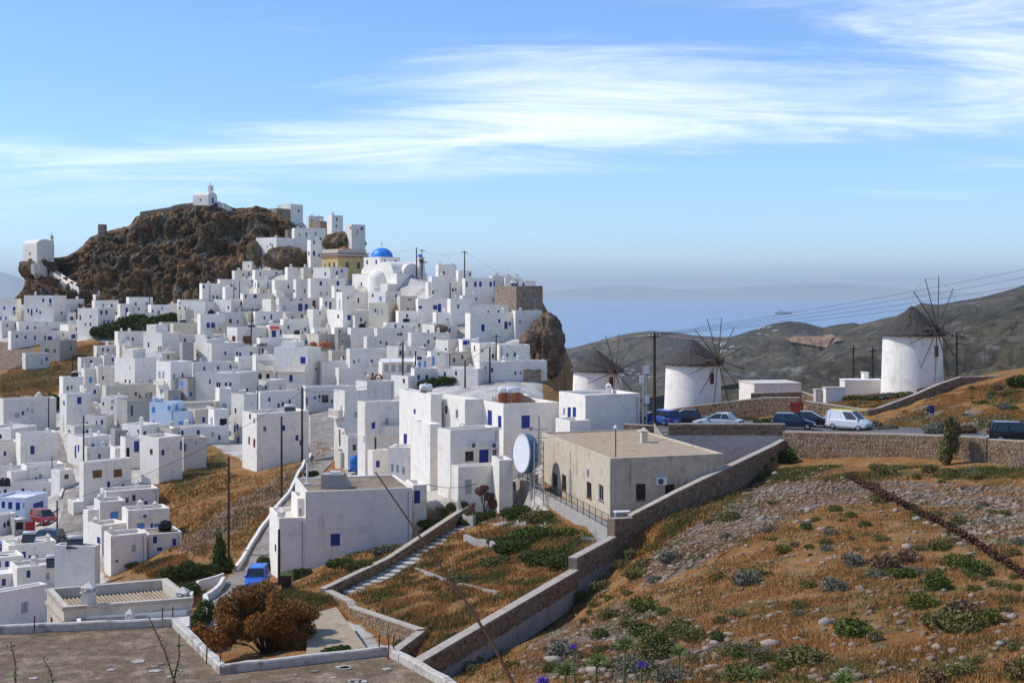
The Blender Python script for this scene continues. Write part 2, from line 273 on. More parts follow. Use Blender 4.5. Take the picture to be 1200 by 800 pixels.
# ---------------------------------------------------------------- survey of the houses
# left edge, near corner, right edge, top, bottom (photo pixels) ; wall colour ; options ; openings as kind x,y,width,height
# walls: w white, o off-white, c cream, g bare cement, s stone, y ochre, u blue-white, B weathered beige
# openings: b blue shutter, d blue door, k dark window, D dark opening, l light blue, n brown, r dark red, g grey, i barred window
SURVEY = '''
315 324 340 244 264 s ; k329,250,3,4
325 341 355 239 258 w ; k350,247,2,3 k332,247,2,3
360 362 379 253 268 o ;
363 375 391 259 275 s ;
383 389 402 252 275 w ; k395,257,2,4 k394,265,2,3
405 412 428 263 294 o ; k424,268,3,4 k419,272,1.5,6 k411,267,1.5,3
343 345 382 267 292 w ; k359,275,1.5,5 k370,274,1.5,4 k376,280,2,3 k351,275,1.5,3
335 337 345 269 284 s ;
360 364 377 281 312 w ; b362,297,2,4 b368,297,2.6,6 b374,299,2,4 b368,284,2,4
295 303 311 273 289 o ; b308,283,2.4,5
300 324 346 278 308 w ; k317,286,1.5,3 k319,288,1.5,4 k313,289,1.5,3
284 295 306 306 319 o ; k291,312,1.5,4
318 324 358 303 318 c ; d346,309,6,6 k332,311,2,4 k321,306,2,3
335 337 364 313 328 w ; b359,317,4,5 k350,315,2,2
297 299 332 316 332 w ; b324,320,2,3 k305,321,1.5,5
273 275 300 317 330 w ; k285,322,1.5,4
256 258 298 327 347 w ; k295,330,2,2.5 k269,340,1.5,4
297 301 319 328 346 w ; k299,334,1,6 k303,334,1,6 g314,334,3,7
236 237 264 332 354 w ; b238,336,2.4,4 k250,348,2,4 b254.5,348,2,4
262 264 292 336 356 w ; b276,338,2,4 b271,356,2,6 b288,347,2,4
302 304 320 337 347 c ;
320 322 346 328 347 w ; k338,336,2,4
345 347 372 327 348 o ; k357,341,2,6 k340,341,2,3
283 285 321 344 362 w ; b299,347,4,4 k315,354,2,6 b288,347,2,4
325 327 373 349 370 o ; k341,351,2,2.5 k353,351,2,2.5 b352,360,5,9 d359,361,4,10 r368,357,4,10 g323,360,3,6 g333,361,4,6
362 364 405 326 352 w ; b376,332,3,5 b396,332,3,5 g376,344,2.5,4.5 g383,344,2,4
391 392 416 335 352 w ; 
376 378 404 349 365 w ; d382,356,2,6 d387,358,2.4,9
394 401 432 342 364 w ; k408,349,2,3 k420,352,2,6 g398,356,1.6,10
432 455 469 355 378 c ; g443,366,2,7 g448,366,2,7 g461,367,2.6,4
431 452 470 341 356 w ; l446,350,3,5
467 469 489 347 374 c ; k480,351,5,2 k478,362,2.5,2.5
360 367 385 363 387 w ; k375,367,2,4
383 402 437 363 387 w ; b409,372,4,6
415 416 450 370 386 o ; r428,378,2,4
465 467 510 364 380 w ; b501,369,3,7
451 453 510 378 390 w ;
440 442 492 385 400 o ; k470,392,3,4
428 430 488 394 412 o ; k446,401,2.5,3 k469,405,3,5
480 482 527 390 412 o ; k498,405,2,4
390 392 428 384 399 w ;
394 396 428 392 410 g ; k402,400,2,5
366 368 393 385 398 w ; k383,390,2,3
331 352 376 392 410 w ;
376 377 410 424 452 w ; k402,436,3,7 k401.5,448,2.6,4
388 389 410 411 426 c ;
408 410 453 409 440 o ; k415,424,2,4
321 361 376 407 460 w ; b355,422,6,8 b341,443,4,8 g324,440,4,10
356 358 430 453 482 w ; k381,467,8,9 d358,470,2,8 g374,469,2,3
209 240 262 353 372 w ; k204,361,2,3 k212,361,2,4 d217,361,1.5,4 l211,355,2,2
231 235 263 368 396 w ; b244,381,4,6 b249.5,381,4,6
208 217 227 363 381 c ; k212,373,1.2,7
200 203 232 379 398 c ; g222,384,2,3
252 254 268 380 395 c ; k258,386,1.5,3
266 278 314 384 409 w ; r274,397,4,7 n289,398,9,9
313 316 333 381 404 w ; d321,391,5,8 b329,389,2,6
248 250 268 396 410 w ; k258,399,2,3
226 248 286 402 427 o ; l273,423,4,2.5 k231,416,1.5,3
213 214 227 401 428 g ;
168 190 213 390 420 w ; b174,404,2,6 r186,409,1.6,7 r188.6,409,1.6,7
297 299 343 365 380 w ; d318,371,2,6 b335,371,4,6
330 332 362 374 394 w ; 
255 257 290 366 385 o ; r270,376,3,5 k256,374,2,5
299 301 321 404 422 o ; k308,411,2,6
298 300 321 416 450 w ; D305,443,4,11 D314,443,4,11
183 200 225 424 472 w ; g187,439,2.6,8 g191.5,439,2.6,8 g189,459,3,6 k204,441,2,8 k214,440,2,6
224 226 292 425 440 o ;
207 220 238 444 474 g ; l213,450,4,7
195 197 212 457 476 g ; l206,468,4,6
229 281 303 437 478 o ; k246,447,2,5 k256,451,6,7 k265,450,3,4 k270,450,3,4
212 214 257 472 486 c R:c ; D236,479,11,7
175 201 215 472 508 u ; l180,480,4,7 l200,478,4,5 l207,477,3,6 l180,495,2,5
199 203 228 482 508 u ; l212,499,6,11 l221,497,5,8
256 257 272 455 482 w ; g263,477,5,9
244 251 268 480 516 w ; D262,497,9,14 g248,494,3,10
271 286 302 462 516 w ; k276,481,2,6 d275,502,2,8 b278,500,2,6
284 301 362 485 550 w ; k293,487,2,8 k298,493,2,6 r292,516,2,9 r298,519,2.6,10
300 305 356 459 488 w ;
270 272 307 452 468 o ;
-20 20 25 350 382 w ; b5,361,2,4 d16.5,364,3,9 b1,373,2,4 b7,373,2,4
28 63 78 346 381 w ; b50.5,352,2.4,4 d59,354,3,8 b33,364,2,5 d37,366,2,8 b43,364,2,4 b47,366,2,4
20 22 82 377 392 w ; b32,384,2.4,4 b41,384,2,4 g43,377,3,3 g55,379,2,3
10 13 94 388 409 w ; b20,394,2.6,3.5 b30,395,2.6,3.5 b41,396,2,5 b53,396,2,5 b58.5,397,5,6 k74,392,2,3 b86,394,5,5
91 115 135 361 395 w ; k94,372,2,6 b106,371,2,3 b100,380,2,3 b106,380,2,4 b122,378,2,5 b127,378,2.4,5 b132,377,2,4 D119,366,3,5 D125,366,3,5
108 111 139 352 366 w ; l121,358,2,5 b131,358,2,4
109 112 131 345 355 w ; l121,349,3,5 g114,349,2,5
139 141 156 356 374 o ; d148.5,365,3,9
155 157 170 358 368 w ;
150 152 184 366 382 o ; k158,372,2,3
78 80 89 366 378 w ; r84,373,4,4
92 94 116 376 396 w ; d94.5,385,2,6
47 70 90 399 422 g R:c ; k55,411,5,5 k64,411,3,4
26 30 58 414 432 o ; k49,424,1.5,8
175 177 212 357 370 w ; b179,365,2,4 b186,366,2,5 l190,361,2,4
209 211 237 351 366 w ; b214,357,2,2 b221,361,2,4
188 190 232 378 394 c ; g198,386,2,5
120 122 136 417 432 o ;
138 140 155 405 421 w ; b144,413,2,3 b151,414,2,6
97 99 115 432 454 w ; l106,445,4,7
113 115 136 430 454 o ; 
87 89 100 436 452 w ;
134 158 183 420 458 w ; k147,447,2,5 k152,447,2,4 g164,448,3,6 g176,448,3,6 g152,431,1.5,4
96 98 117 452 470 w R:b ; b111,459,3,5
115 117 152 451 468 o ;
72 74 98 442 464 w ;
2 4 66 468 506 o R:c ; g20,486,6,6
26 33 60 480 500 c ; b41,491,3,5 b49,490,5,6 k35,491,2,8
7 9 31 491 505 w R:b ;
70 78 106 462 505 w ; b93,469,5,8 b75,472,2,5
78 80 116 473 492 o ; g88,482,8,6
90 92 118 477 492 c ;
118 137 150 465 490 w ; g132,470,4,3 g141,470,4,3 k121,473,2,4
137 149 192 469 505 g R:b ; g142,486,3,10 k154.5,481,3,12
100 124 134 487 506 w R:b ; k113,495,2,4 k101,495,2.4,3
78 87 128 499 514 o R:c ; k81,505,2,3
79 98 128 512 540 w ; d88.5,529,2,15 b92,525,2,8
133 135 156 504 526 g ; k140,510,2,4
100 102 133 524 542 o ; g104,533,2,4
133 135 148 525 541 w ; k144,529,2,2
145 147 170 514 548 w ; d160,523,6,13 D150,531,4,14
164 186 214 513 564 w R:c ; d212,522,2.4,10
213 215 242 513 548 o R:b ; g230,519,2,4 d216,524,2,9
22 24 68 509 550 w R:c ; b38,527,5,10
-14 -12 23 519 552 w R:c ;
8 13 60 553 574 w ; g54,561,3,8
28 31 75 546 566 w ;
60 70 86 551 574 w ; k78,558,5,5
-20 -17 65 569 590 w ;
-12 30 56 583 610 u ; b4,591,4,8 b12,592,5,8 b21,593,5,9 d45,596,12,16 g29,592,2.6,7
-12 -6 19 604 625 w ; b5.5,615,3,6
15 17 31 609 626 g ; D23,616,9,9
93 98 154 542 590 w ; n114,555,11,9 n138,554,10,9
83 86 98 588 604 o ;
120 124 186 576 600 w R:c ;
113 117 147 588 622 w R:c ; l134,607,9,16
147 150 199 598 636 w R:c ; l165,617,9,9 l183,616,5,6 b178,616,3,6 b188,616,3,6
98 103 116 598 640 w ;
103 119 150 616 650 w ; l126,640,4,16
127 130 172 628 672 w R:c ; b137,657,2.4,3
172 174 213 626 650 o R:b ; b187,643,6,4
64 111 116 640 690 w R:c ;
8 10 66 639 660 w R:c ; b35,652,2.4,4 b39,652,2.4,4 b43,652,2.4,4
18 20 91 665 694 w R:c ;
-12 -9 28 654 676 w R:c ;
-14 -11 20 674 694 w ;
-25 -20 55 697 746 w R:c @100 ; g29,711,8,12
391 404 431 458 540 w @160 t:27 ; D398,513,2,20 k402,512,1.5,12 g400,479,2.4,8
427 430 462 447 530 o @163 t:27 ;
419 428 469 471 560 w @138 t:27 ; g427,515,1.6,8 r440,520,2,15
432 437 456 528 562 w @131 t:27 ;
468 505 513 462 568 w @128 t:27 R:b ; b475,516,4,16 k493.5,519,2.6,12 b486,482,2.4,6
500 545 566 468 505 w @125 t:27 ; k523,480,3,9 k535.5,485,3,11
560 590 655 473 560 w @122 t:27 R:c ; d574,491,5,21 b585.5,494,4,14 b616,494,10,15 d646,513,8,12
481 504 517 497 570 w @118.5 t:27 ; 
513 528 585 504 580 w @115 t:27 R:c ; i550,534,10,11 d567,536,11,19 k580,530,5,7
655 686 750 463 530 w @119 t:27 ; b667,486,4,18 b673,486,4,18 k661,482,2,9
651 668 692 493 528 w @115.5 t:27 ; 
345 358 483 576 672 w @108 t:6 dep:9 R:b ; b393,632,11,14
320 327 359 607 688 w @107.5 t:8 dep:6 R:c ; b323,642,2,9
346 349 359 584 612 w @108.8 t:8 dep:4 R:c ; g352,600,3,9
482 484 500 568 596 w @112 ; d487.5,582,7,15
635 715 848 537 609 B @95 t:18 R:s ; i650.5,563,5,17 i661,565,5,18 i690.5,574,5.5,19 i704.5,577,5.5,19 i751,576,11,19 i785,575,11,16 i807,570,11,10
455 480 484 524 562 w @126 ; g460,548,3,9 g466,549,3,9 g473,551,3,9
529 537 585 547 592 w @112 t:27 ; g549,570,8,17
583 585 599 539 572 w @110.8 ;
404 408 436 512 548 o @150 ;
396 399 420 530 552 c @152 R:b ;
543 545 581 326 347 w ; b557,333,3,6 b563,333,3,6 b575,333,3,6 b581.5,332,2.4,6 b547,333,2,6
580 605 636 335 366 s ; k614,346,3,6
540 542 598 346 362 w ; k587,350,2.4,4 
548 551 622 358 374 w ;
545 551 604 367 402 w ; b566,384,4,8 b593,381,4,9
600 604 635 364 394 w ; k609.5,377,2.4,4
540 542 560 398 422 w ; d544.5,399,5,10 b549,399,2,8
552 562 587 402 428 w ; r556,408,1.6,6 k565,411,2.4,4
583 585 621 404 432 w ; g588,412,2,10
590 592 641 423 444 w ; k596,437,4,8 k604,437,3,5 k610,437,2,4
613 615 634 433 446 s ;
615 628 636 338 344 w ;
500 502 545 330 350 w ; b537? 
'''.replace(' b537?', '') + '''
488 490 535 350 372 w ; b510,360,5,5 d515,361,4,10 b492,360,4,3 k504,338,2,4
526 528 556 350 380 w ; b541,343,4,9 k537,359,2,5
503 506 522 324 350 w ; k506,343,2,5
512 514 535 310 332 w ;
535 537 553 317 334 w ;
575 577 600 323 336 o ;
590 592 612 325 336 w ;
598 600 628 329 337 w ;
509 511 528 366 384 w ; l524,374,3,2
446 448 487 424 446 w R:w ; g453,431,5,8 g461,431,5,8 g470,431,5,8 g479,431,5,8
487 489 505 418 440 w ; l490,428,4,8 l498,429,3,12
503 505 526 412 436 w ; l508,423,3,10 k514,415,2,3 g520,411,2,5
500 560 585 432 450 w ;
560 562 600 424 446 w ; k569,431,2,3
'''
# gaps in the survey: small plain houses fill what the photograph shows as unbroken white walls
TOWN = [[(236,352),(300,318),(360,300),(380,318),(404,322),(430,350),(500,335),(540,330),(600,365),(610,400),(580,405),(585,440),(440,452),(440,425),(430,452),(376,470),(300,470),(270,512),(245,515),(225,508),(140,545),(85,540),(76,500),(70,470),(100,430),(140,405),(170,390),(205,372)], [(-10,352),(240,352),(235,368),(160,362),(95,366),(90,392),(-10,392)], [(0,470),(66,470),(60,510),(70,560),(62,580),(0,590)]]
def inpoly_(x, y, poly):
    r = False; j = len(poly)-1
    for i in range(len(poly)):
        a, b = poly[i], poly[j]
        if (a[1] > y) != (b[1] > y) and x < (b[0]-a[0])*(y-a[1])/(b[1]-a[1])+a[0]: r = not r
        j = i
    return r
rects = []
for s_ in SURVEY.splitlines():
    q = s_.split()
    if len(q) > 5: rects.append(tuple(map(float, q[:5])))
rects.append((403, 430, 500, 300, 352)); rects.append((525, 530, 546, 378, 402)); fr = random.Random(99); FILL = ''
for gy_ in range(322, 600, 7):
    for gx_ in range(-8, 640, 9):
        x_, y_ = gx_+fr.uniform(-3, 3), gy_+fr.uniform(-2, 2)
        if not any(inpoly_(x_, y_, t_) for t_ in TOWN): continue
        if any(r_[0]-1 < x_ < r_[2]+1 and r_[3]-1 < y_ < r_[4]+1 for r_ in rects): continue
        sc_ = 1+max(0, (y_-350)/260); w_ = fr.uniform(20, 44)*sc_; h_ = fr.uniform(9, 14)*sc_; la_ = fr.choice((1, 1, w_*.35, w_*.5)); xl_ = x_-w_/2
        r_ = (xl_, xl_+la_, xl_+w_, y_-h_*.55, y_+h_*.75); rects.append(r_); ops_ = []
        for _ in range(fr.choice((0, 1, 1, 2, 3))): ops_.append(f"{fr.choice('bbkkgd')}{xl_+la_+fr.uniform(.15, .85)*(w_-la_):.1f},{r_[3]+h_*fr.uniform(.3, .6):.1f},{2.2*sc_:.1f},{4.2*sc_:.1f}")
        FILL += f"{r_[0]:.1f} {r_[1]:.1f} {r_[2]:.1f} {r_[3]:.1f} {r_[4]:.1f} {fr.choice('wwwwooc')} ; {' '.join(ops_)}\n"
SURVEY += FILL
HOUSES = []
for ln in [s_ for s_ in SURVEY.splitlines() if s_.strip()]:
    a_, b_ = ln.split(';'); q = a_.split(); xl, xc, xr, yt, yb = map(float, q[:5]); colr = q[5]; opt = dict(R='w', t=None, dep=None, D=None)
    for o_ in q[6:]:
        if o_[0] == '@': opt['D'] = float(o_[1:])
        else: k_, v_ = o_.split(':'); opt[k_] = v_ if k_ == 'R' else float(v_)
    if opt['R'] == 'w' and random.random() < .35: opt['R'] = 'c'
    D = opt['D'] or dist_at(xc, yb)
    A = P(xc, yb, D); txl, txr = (xl-CX)/F, (xr-CX)/F
    la, rb = xc-xl, xr-xc
    big = la > 4.5 and rb > 4.5
    th = opt['t'] if opt['t'] is not None else min(max(math.degrees(math.atan2(la, rb)), 24), 66)
    if opt['t'] is None and not big:
        th = 30 if False else (12 if la <= rb else 78)
    az = math.atan((xc-CX)/F); th = R(th)-az
    dr = Vector((math.cos(th), math.sin(th))); dl = Vector((-math.sin(th), math.cos(th))); A2 = Vector((A.x, A.y))
    wr = (txr*A.y-A.x)/(dr.x-txr*dr.y); wl = (txl*A.y-A.x)/(dl.x-txl*dl.y)
    lim = opt['dep'] or 7.5
    if not big:
        if la <= rb: wl = min(max(wl, 3.2), lim) if opt['dep'] is None else opt['dep']
        else: wr = min(max(wr, 3.2), lim)
    if opt['dep']: wl = opt['dep']
    wr = min(max(wr, 1.2), 26); wl = min(max(wl, 1.2), 26)
    poly = [A2, A2+dr*wr, A2+dr*wr+dl*wl, A2+dl*wl]
    ops = []
    for tk in b_.split():
        v_ = [float(s_) for s_ in tk[1:].split(',')]; ops.append((tk[0], *v_))
    z1 = (EY-yt)/F*D
    HOUSES.append(dict(xl=xl, xc=xc, xr=xr, yt=yt, yb=yb, col=colr, opt=opt, D=D, A=A, dr=dr, dl=dl, wr=wr, wl=wl, z0=A.z, z1=z1, ops=ops,
                       poly=[(p.x, p.y) for p in poly], foot=(poly[0]+poly[2])/2))
# ---------------------------------------------------------------- ground materials
def nodes_mat(name, rough=.95, spec=.15):
    m = bpy.data.materials.new(name); m.use_nodes = True; t = m.node_tree; b = t.nodes['Principled BSDF']
    b.inputs['Roughness'].default_value = rough; b.inputs['Specular IOR Level'].default_value = spec
    geo = t.nodes.new('ShaderNodeNewGeometry')
    class G: pass
    g = G(); g.t = t; g.b = b; g.pos = geo.outputs['Position']; g.nor = geo.outputs['Normal']
    def noise_(sc, det=6, rough=.6, dist=0, scl=None):
        n = t.nodes.new('ShaderNodeTexNoise'); n.inputs['Scale'].default_value = sc; n.inputs['Detail'].default_value = det; n.inputs['Roughness'].default_value = rough; n.inputs['Distortion'].default_value = dist
        if scl:
            mp = t.nodes.new('ShaderNodeMapping'); mp.inputs['Scale'].default_value = scl; t.links.new(g.pos, mp.inputs[0]); t.links.new(mp.outputs[0], n.inputs[0])
        else: t.links.new(g.pos, n.inputs[0])
        return n.outputs[0]
    def ramp(src, a, bb, lo=0, hi=1):
        r = t.nodes.new('ShaderNodeMapRange'); r.interpolation_type = 'SMOOTHSTEP'; t.links.new(src, r.inputs[0])
        for i, v in enumerate((a, bb, lo, hi)): r.inputs[i+1].default_value = v
        return r.outputs[0]
    def mixc(fac, a, bcol, mode='MIX'):
        x = t.nodes.new('ShaderNodeMix'); x.data_type = 'RGBA'; x.blend_type = mode
        if isinstance(fac, float): x.inputs[0].default_value = fac
        else: t.links.new(fac, x.inputs[0])
        for i, v in ((6, a), (7, bcol)):
            if isinstance(v, tuple): x.inputs[i].default_value = (*v[:3], 1)
            else: t.links.new(v, x.inputs[i])
        return x.outputs[2]
    def math_(op, a, bb):
        x = t.nodes.new('ShaderNodeMath'); x.operation = op
        for i, v in enumerate((a, bb)):
            if isinstance(v, (int, float)): x.inputs[i].default_value = v
            else: t.links.new(v, x.inputs[i])
        return x.outputs[0]
    def attr(n):
        x = t.nodes.new('ShaderNodeAttribute'); x.attribute_name = n; s = t.nodes.new('ShaderNodeSeparateColor'); t.links.new(x.outputs['Color'], s.inputs[0]); return s.outputs
    def bump(src, st=.5, d=.1):
        bp = t.nodes.new('ShaderNodeBump'); bp.inputs['Strength'].default_value = st; bp.inputs['Distance'].default_value = d; t.links.new(src, bp.inputs['Height']); t.links.new(bp.outputs[0], b.inputs['Normal'])
    g.noise, g.ramp, g.mixc, g.math, g.attr, g.bump = noise_, ramp, mixc, math_, attr, bump
    g.out = lambda c: t.links.new(c, b.inputs['Base Color'])
    MATS[name] = m; return g
g = nodes_mat('ground')
a = g.attr('zone')     # red: paved, green: rocky, blue: leafy
dry = g.mixc(g.ramp(g.noise(.45), .38, .62), (.36, .16, .048), (.42, .225, .085))
dry = g.mixc(g.ramp(g.noise(1.7), .54, .70), dry, (.25, .11, .038))
dry = g.mixc(g.ramp(g.noise(.55, 7, .7), .50, .66), dry, (.15, .125, .035)); dry = g.mixc(g.ramp(g.noise(2.6, 6, .7), .54, .68), dry, (.11, .055, .022)); dry = g.mixc(g.ramp(g.noise(1.1, 7, .75, .8), .57, .66), dry, (.29, .23, .17))
rock = g.mixc(g.ramp(g.noise(1.4, 7, .7), .40, .60), (.19, .135, .09), (.30, .235, .18))
rock = g.mixc(g.ramp(g.noise(.5, 5), .50, .66), rock, (.27, .14, .06))
green = g.mixc(g.ramp(g.noise(1.1), .40, .62), (.085, .085, .022), (.19, .13, .045))
pave = g.mixc(g.ramp(g.noise(.3), .42, .64), (.66, .61, .54), (.44, .39, .33))
edge = g.noise(.7, 6, .65)
def zone(ch): return g.ramp(g.math('ADD', ch, g.math('MULTIPLY', g.math('SUBTRACT', edge, .5), .9)), .38, .62)
c = g.mixc(zone(a[1]), dry, rock); c = g.mixc(zone(a[2]), c, green); c = g.mixc(zone(a[0]), c, pave)
c = g.mixc(1.0, c, g.ramp(g.noise(9, 5, .7), .2, .8, .62, 1.30), 'MULTIPLY')
g.out(c); g.bump(g.noise(5, 8, .75), .9, .25)
g = nodes_mat('rock_hill')
c = g.mixc(g.ramp(g.noise(.10, 6), .40, .60), (.15, .105, .07), (.25, .145, .07))
c = g.mixc(g.ramp(g.noise(.16, 7, .7, .6), .52, .64), c, (.27, .24, .205))
c = g.mixc(g.ramp(g.noise(.28, 7, .7), .53, .66), c, (.42, .20, .06))
c = g.mixc(g.ramp(g.noise(.6, 6, .7, 1.0), .50, .66), c, (.065, .05, .038))
gr = g.math('MULTIPLY', g.ramp(g.noise(.12, 5), .50, .62), g.ramp(g.noise(.9, 5), .42, .60))
c = g.mixc(gr, c, (.06, .072, .022))
c = g.mixc(1.0, c, g.ramp(g.noise(2.2, 6, .75), .2, .8, .55, 1.35), 'MULTIPLY')
g.out(c); g.bump(g.noise(1.0, 9, .75), 1.0, .8)
g = nodes_mat('cliff')
c = g.mixc(g.ramp(g.noise(.35, 6), .40, .62), (.15, .105, .075), (.25, .17, .11))
c = g.mixc(g.ramp(g.noise(.8, 7, .7, .6), .52, .68), c, (.09, .06, .045))
c = g.mixc(g.ramp(g.noise(.6, 7, .7), .58, .70), c, (.30, .25, .21))
c = g.mixc(1.0, c, g.ramp(g.noise(3, 6, .75), .2, .8, .6, 1.3), 'MULTIPLY')
g.out(c); g.bump(g.noise(1.4, 9, .75), 1.0, .6)
g = nodes_mat('far_hill')
c = g.mixc(g.ramp(g.noise(.006, 8, .6), .40, .62), (.072, .060, .036), (.122, .097, .060))
c = g.mixc(g.ramp(g.noise(.02, 8, .7, .5), .54, .68), c, (.20, .185, .165))
c = g.mixc(g.ramp(g.noise(.05, 8, .7), .48, .66), c, (.032, .035, .027))
c = g.mixc(1.0, c, g.ramp(g.noise(.09, 6, .8), .25, .75, .45, 1.5), 'MULTIPLY')
g.out(c); g.bump(g.noise(.03, 9, .7), .8, 12)
g = nodes_mat('far_island'); c = g.mixc(g.ramp(g.noise(.0005, 6), .4, .6), (.22, .22, .21), (.28, .27, .25)); g.out(c)
g = nodes_mat('quarry'); c = g.mixc(g.ramp(g.noise(.03, 6), .4, .6), (.30, .19, .115), (.22, .13, .08)); g.out(c)
g = nodes_mat('sea', rough=.22, spec=.5)
c = g.mixc(g.ramp(g.noise(.0006, 4, .5, 1.0, (1, .25, 1)), .42, .60), (.03, .13, .30), (.04, .145, .32)); g.out(c)
g.bump(g.noise(.25, 4, .6), .25, .6)
# ---------------------------------------------------------------- ground sheet
HB = [h for h in HOUSES]
for h in HB:
    c0 = h['foot']; PTS.append((c0.x, c0.y, h['z0']-.25))
    for q in h['poly']: PTS.append((q[0], q[1], h['z0']-.25))
keep = []
for p in PTS:      # drop samples that crowd one another
    if all((p[0]-q[0])**2+(p[1]-q[1])**2 > 2.2**2 for q in keep): keep.append(p)
TER = RBF([p[:2] for p in keep], [p[2] for p in keep], lam=.15)
def axis(segs):
    out = []
    for a0, b0, st in segs: out += list(np.arange(a0, b0, st))
    return np.array(out+[segs[-1][1]])
gx = axis([(-215, -60, 2.0), (-60, -20, 1.0), (-20, 52, .55), (52, 140, 2.0)])
gy = axis([(-22, 0, 2.0), (0, 130, .6), (130, 250, 1.2), (250, 425, 2.5)])
GXX, GYY = np.meshgrid(gx, gy)
GZ = TER(np.c_[GXX.ravel(), GYY.ravel()])
def fnoise(x, y, z=0., s=1., oct=4): return noise.fractal(Vector((x*s, y*s, z*s)), 1.0, 2.0, oct)
GZ = GZ + np.array([.16*fnoise(x, y, 0, .35)+.05*fnoise(x, y, 7, 1.3, 2) for x, y in zip(GXX.ravel(), GYY.ravel())])
GZ = GZ.reshape(GXX.shape)
# level platforms held by walls: the walled terrace, the car park and the windmill platform
TERR_PX = [(390,703,91),(457,677,98),(600,591,115.5),(640,600,104),(712,634,90),(673,675,81.5),(580,729,71),(487,782,62),(470,768,64.5),(493,747,73)]
ROAD_PX = [(783,504,114.9),(916,505,114.3),(922,509,113.2),(1060,518,106),(1200,522,98.1),(1330,525,91.8),(1330,512,103),(1150,504.5,112),(1035,500,121),(940,494.5,127),(755,488,133),(735,493,126)]
PLAT = []
for pts in (TERR_PX, ROAD_PX):
    w3 = [P(*q) for q in pts]; PLAT.append(([(q.x, q.y) for q in w3], RBF([(q.x, q.y) for q in w3], [q.z for q in w3], lam=.05)))
def inpoly0(x, y, poly):
    r = False; j = len(poly)-1
    for i in range(len(poly)):
        a, b = poly[i], poly[j]
        if (a[1] > y) != (b[1] > y) and x < (b[0]-a[0])*(y-a[1])/(b[1]-a[1])+a[0]: r = not r
        j = i
    return r
def inset0(poly, d):
    ar = sum(poly[i][0]*poly[(i+1) % len(poly)][1]-poly[(i+1) % len(poly)][0]*poly[i][1] for i in range(len(poly))); sg = 1 if ar > 0 else -1; n = len(poly); out = []
    for i in range(n):
        p0, p1, p2 = [Vector(poly[(i+k) % n]) for k in (-1, 0, 1)]; e1 = (p1-p0).normalized(); e2 = (p2-p1).normalized(); n1 = Vector((-e1.y, e1.x))*sg; n2 = Vector((-e2.y, e2.x))*sg
        q = p1+(n1+n2)*(d/max(1+n1.dot(n2), .35)); out.append((q.x, q.y))
    return out
for pi, (pl, fn) in enumerate(PLAT):
    pl = inset0(pl, .45 if pi == 0 else .8)
    if pi == 0: pl = [tuple(P(*q)[:2]) for q in ((381,693,92.2),(455,659,100.1),(590,571,118.3),(604,580,117.5))]+pl[3:]
    x0, x1 = min(q[0] for q in pl), max(q[0] for q in pl); y0, y1 = min(q[1] for q in pl), max(q[1] for q in pl)
    for j in range(len(gy)):
        if not y0 <= gy[j] <= y1: continue
        ii = [i for i in range(len(gx)) if x0 <= gx[i] <= x1 and inpoly0(gx[i], gy[j], pl)]
        if ii:
            zz = fn([(gx[i], gy[j]) for i in ii])
            for i, z in zip(ii, zz): GZ[j, i] = z + (.12*fnoise(gx[i], gy[j], 3, .5) if pi == 0 else -.06)
def ground_z(x, y):
    i = min(max(np.searchsorted(gx, x)-1, 0), len(gx)-2); j = min(max(np.searchsorted(gy, y)-1, 0), len(gy)-2)
    u = (x-gx[i])/(gx[i+1]-gx[i]); v = (y-gy[j])/(gy[j+1]-gy[j])
    return float((GZ[j, i]*(1-u)+GZ[j, i+1]*u)*(1-v)+(GZ[j+1, i]*(1-u)+GZ[j+1, i+1]*u)*v)
def pxy(x, y, z): return CX+F*x/y, EY-F*z/y
def inpoly(x, y, poly):
    r = False; j = len(poly)-1
    for i in range(len(poly)):
        a, b = poly[i], poly[j]
        if (a[1] > y) != (b[1] > y) and x < (b[0]-a[0])*(y-a[1])/(b[1]-a[1])+a[0]: r = not r
        j = i
    return r
# where the ground changes (outlines surveyed in the photograph, stored per vertex on the ground itself)
PAVED = [[(-80,360),(120,392),(200,395),(190,440),(70,462),(0,470),(0,640),(60,740),(120,700),(130,600),(160,580),(245,520),(330,560),(385,520),(430,600),(640,620),(640,470),(680,470),(680,300),(430,240),(300,320),(220,350),(0,350)],
         [(-80,470),(75,462),(110,590),(125,680),(60,760),(-80,760)], [(370,755),(430,790),(470,770),(400,720)]]
UNPAVE = [[(150,590),(235,520),(270,555),(300,560),(375,515),(385,525),(345,575),(290,640),(255,660),(215,645),(180,650),(200,610)]]
ROCKY = [[(-20,395),(40,405),(60,440),(20,430),(-20,440)],[(930,562),(1060,564),(1200,572),(1200,600),(1050,590),(940,590),(860,640),(760,690),(750,660),(860,585)],[(640,740),(740,700),(860,745),(900,790),(700,800),(600,790)],[(1100,590),(1200,570),(1200,640),(1110,640)],[(880,560),(960,545),(1000,575),(900,620)],[(1030,500),(1090,470),(1200,490),(1200,520),(1040,515)],[(205,640),(260,600),(380,525),(380,545),(280,620),(225,655)]]
LEAFY = [[(-20,440),(60,430),(120,400),(130,415),(70,455),(-20,462)],[(590,590),(620,590),(700,630),(680,670),(600,660)],[(380,690),(500,600),(540,590),(560,600),(430,690)],[(860,560),(1200,545),(1200,556),(900,566)],[(200,560),(260,525),(270,540),(210,590)],[(760,615),(900,530),(920,535),(790,630)]]
zr = []
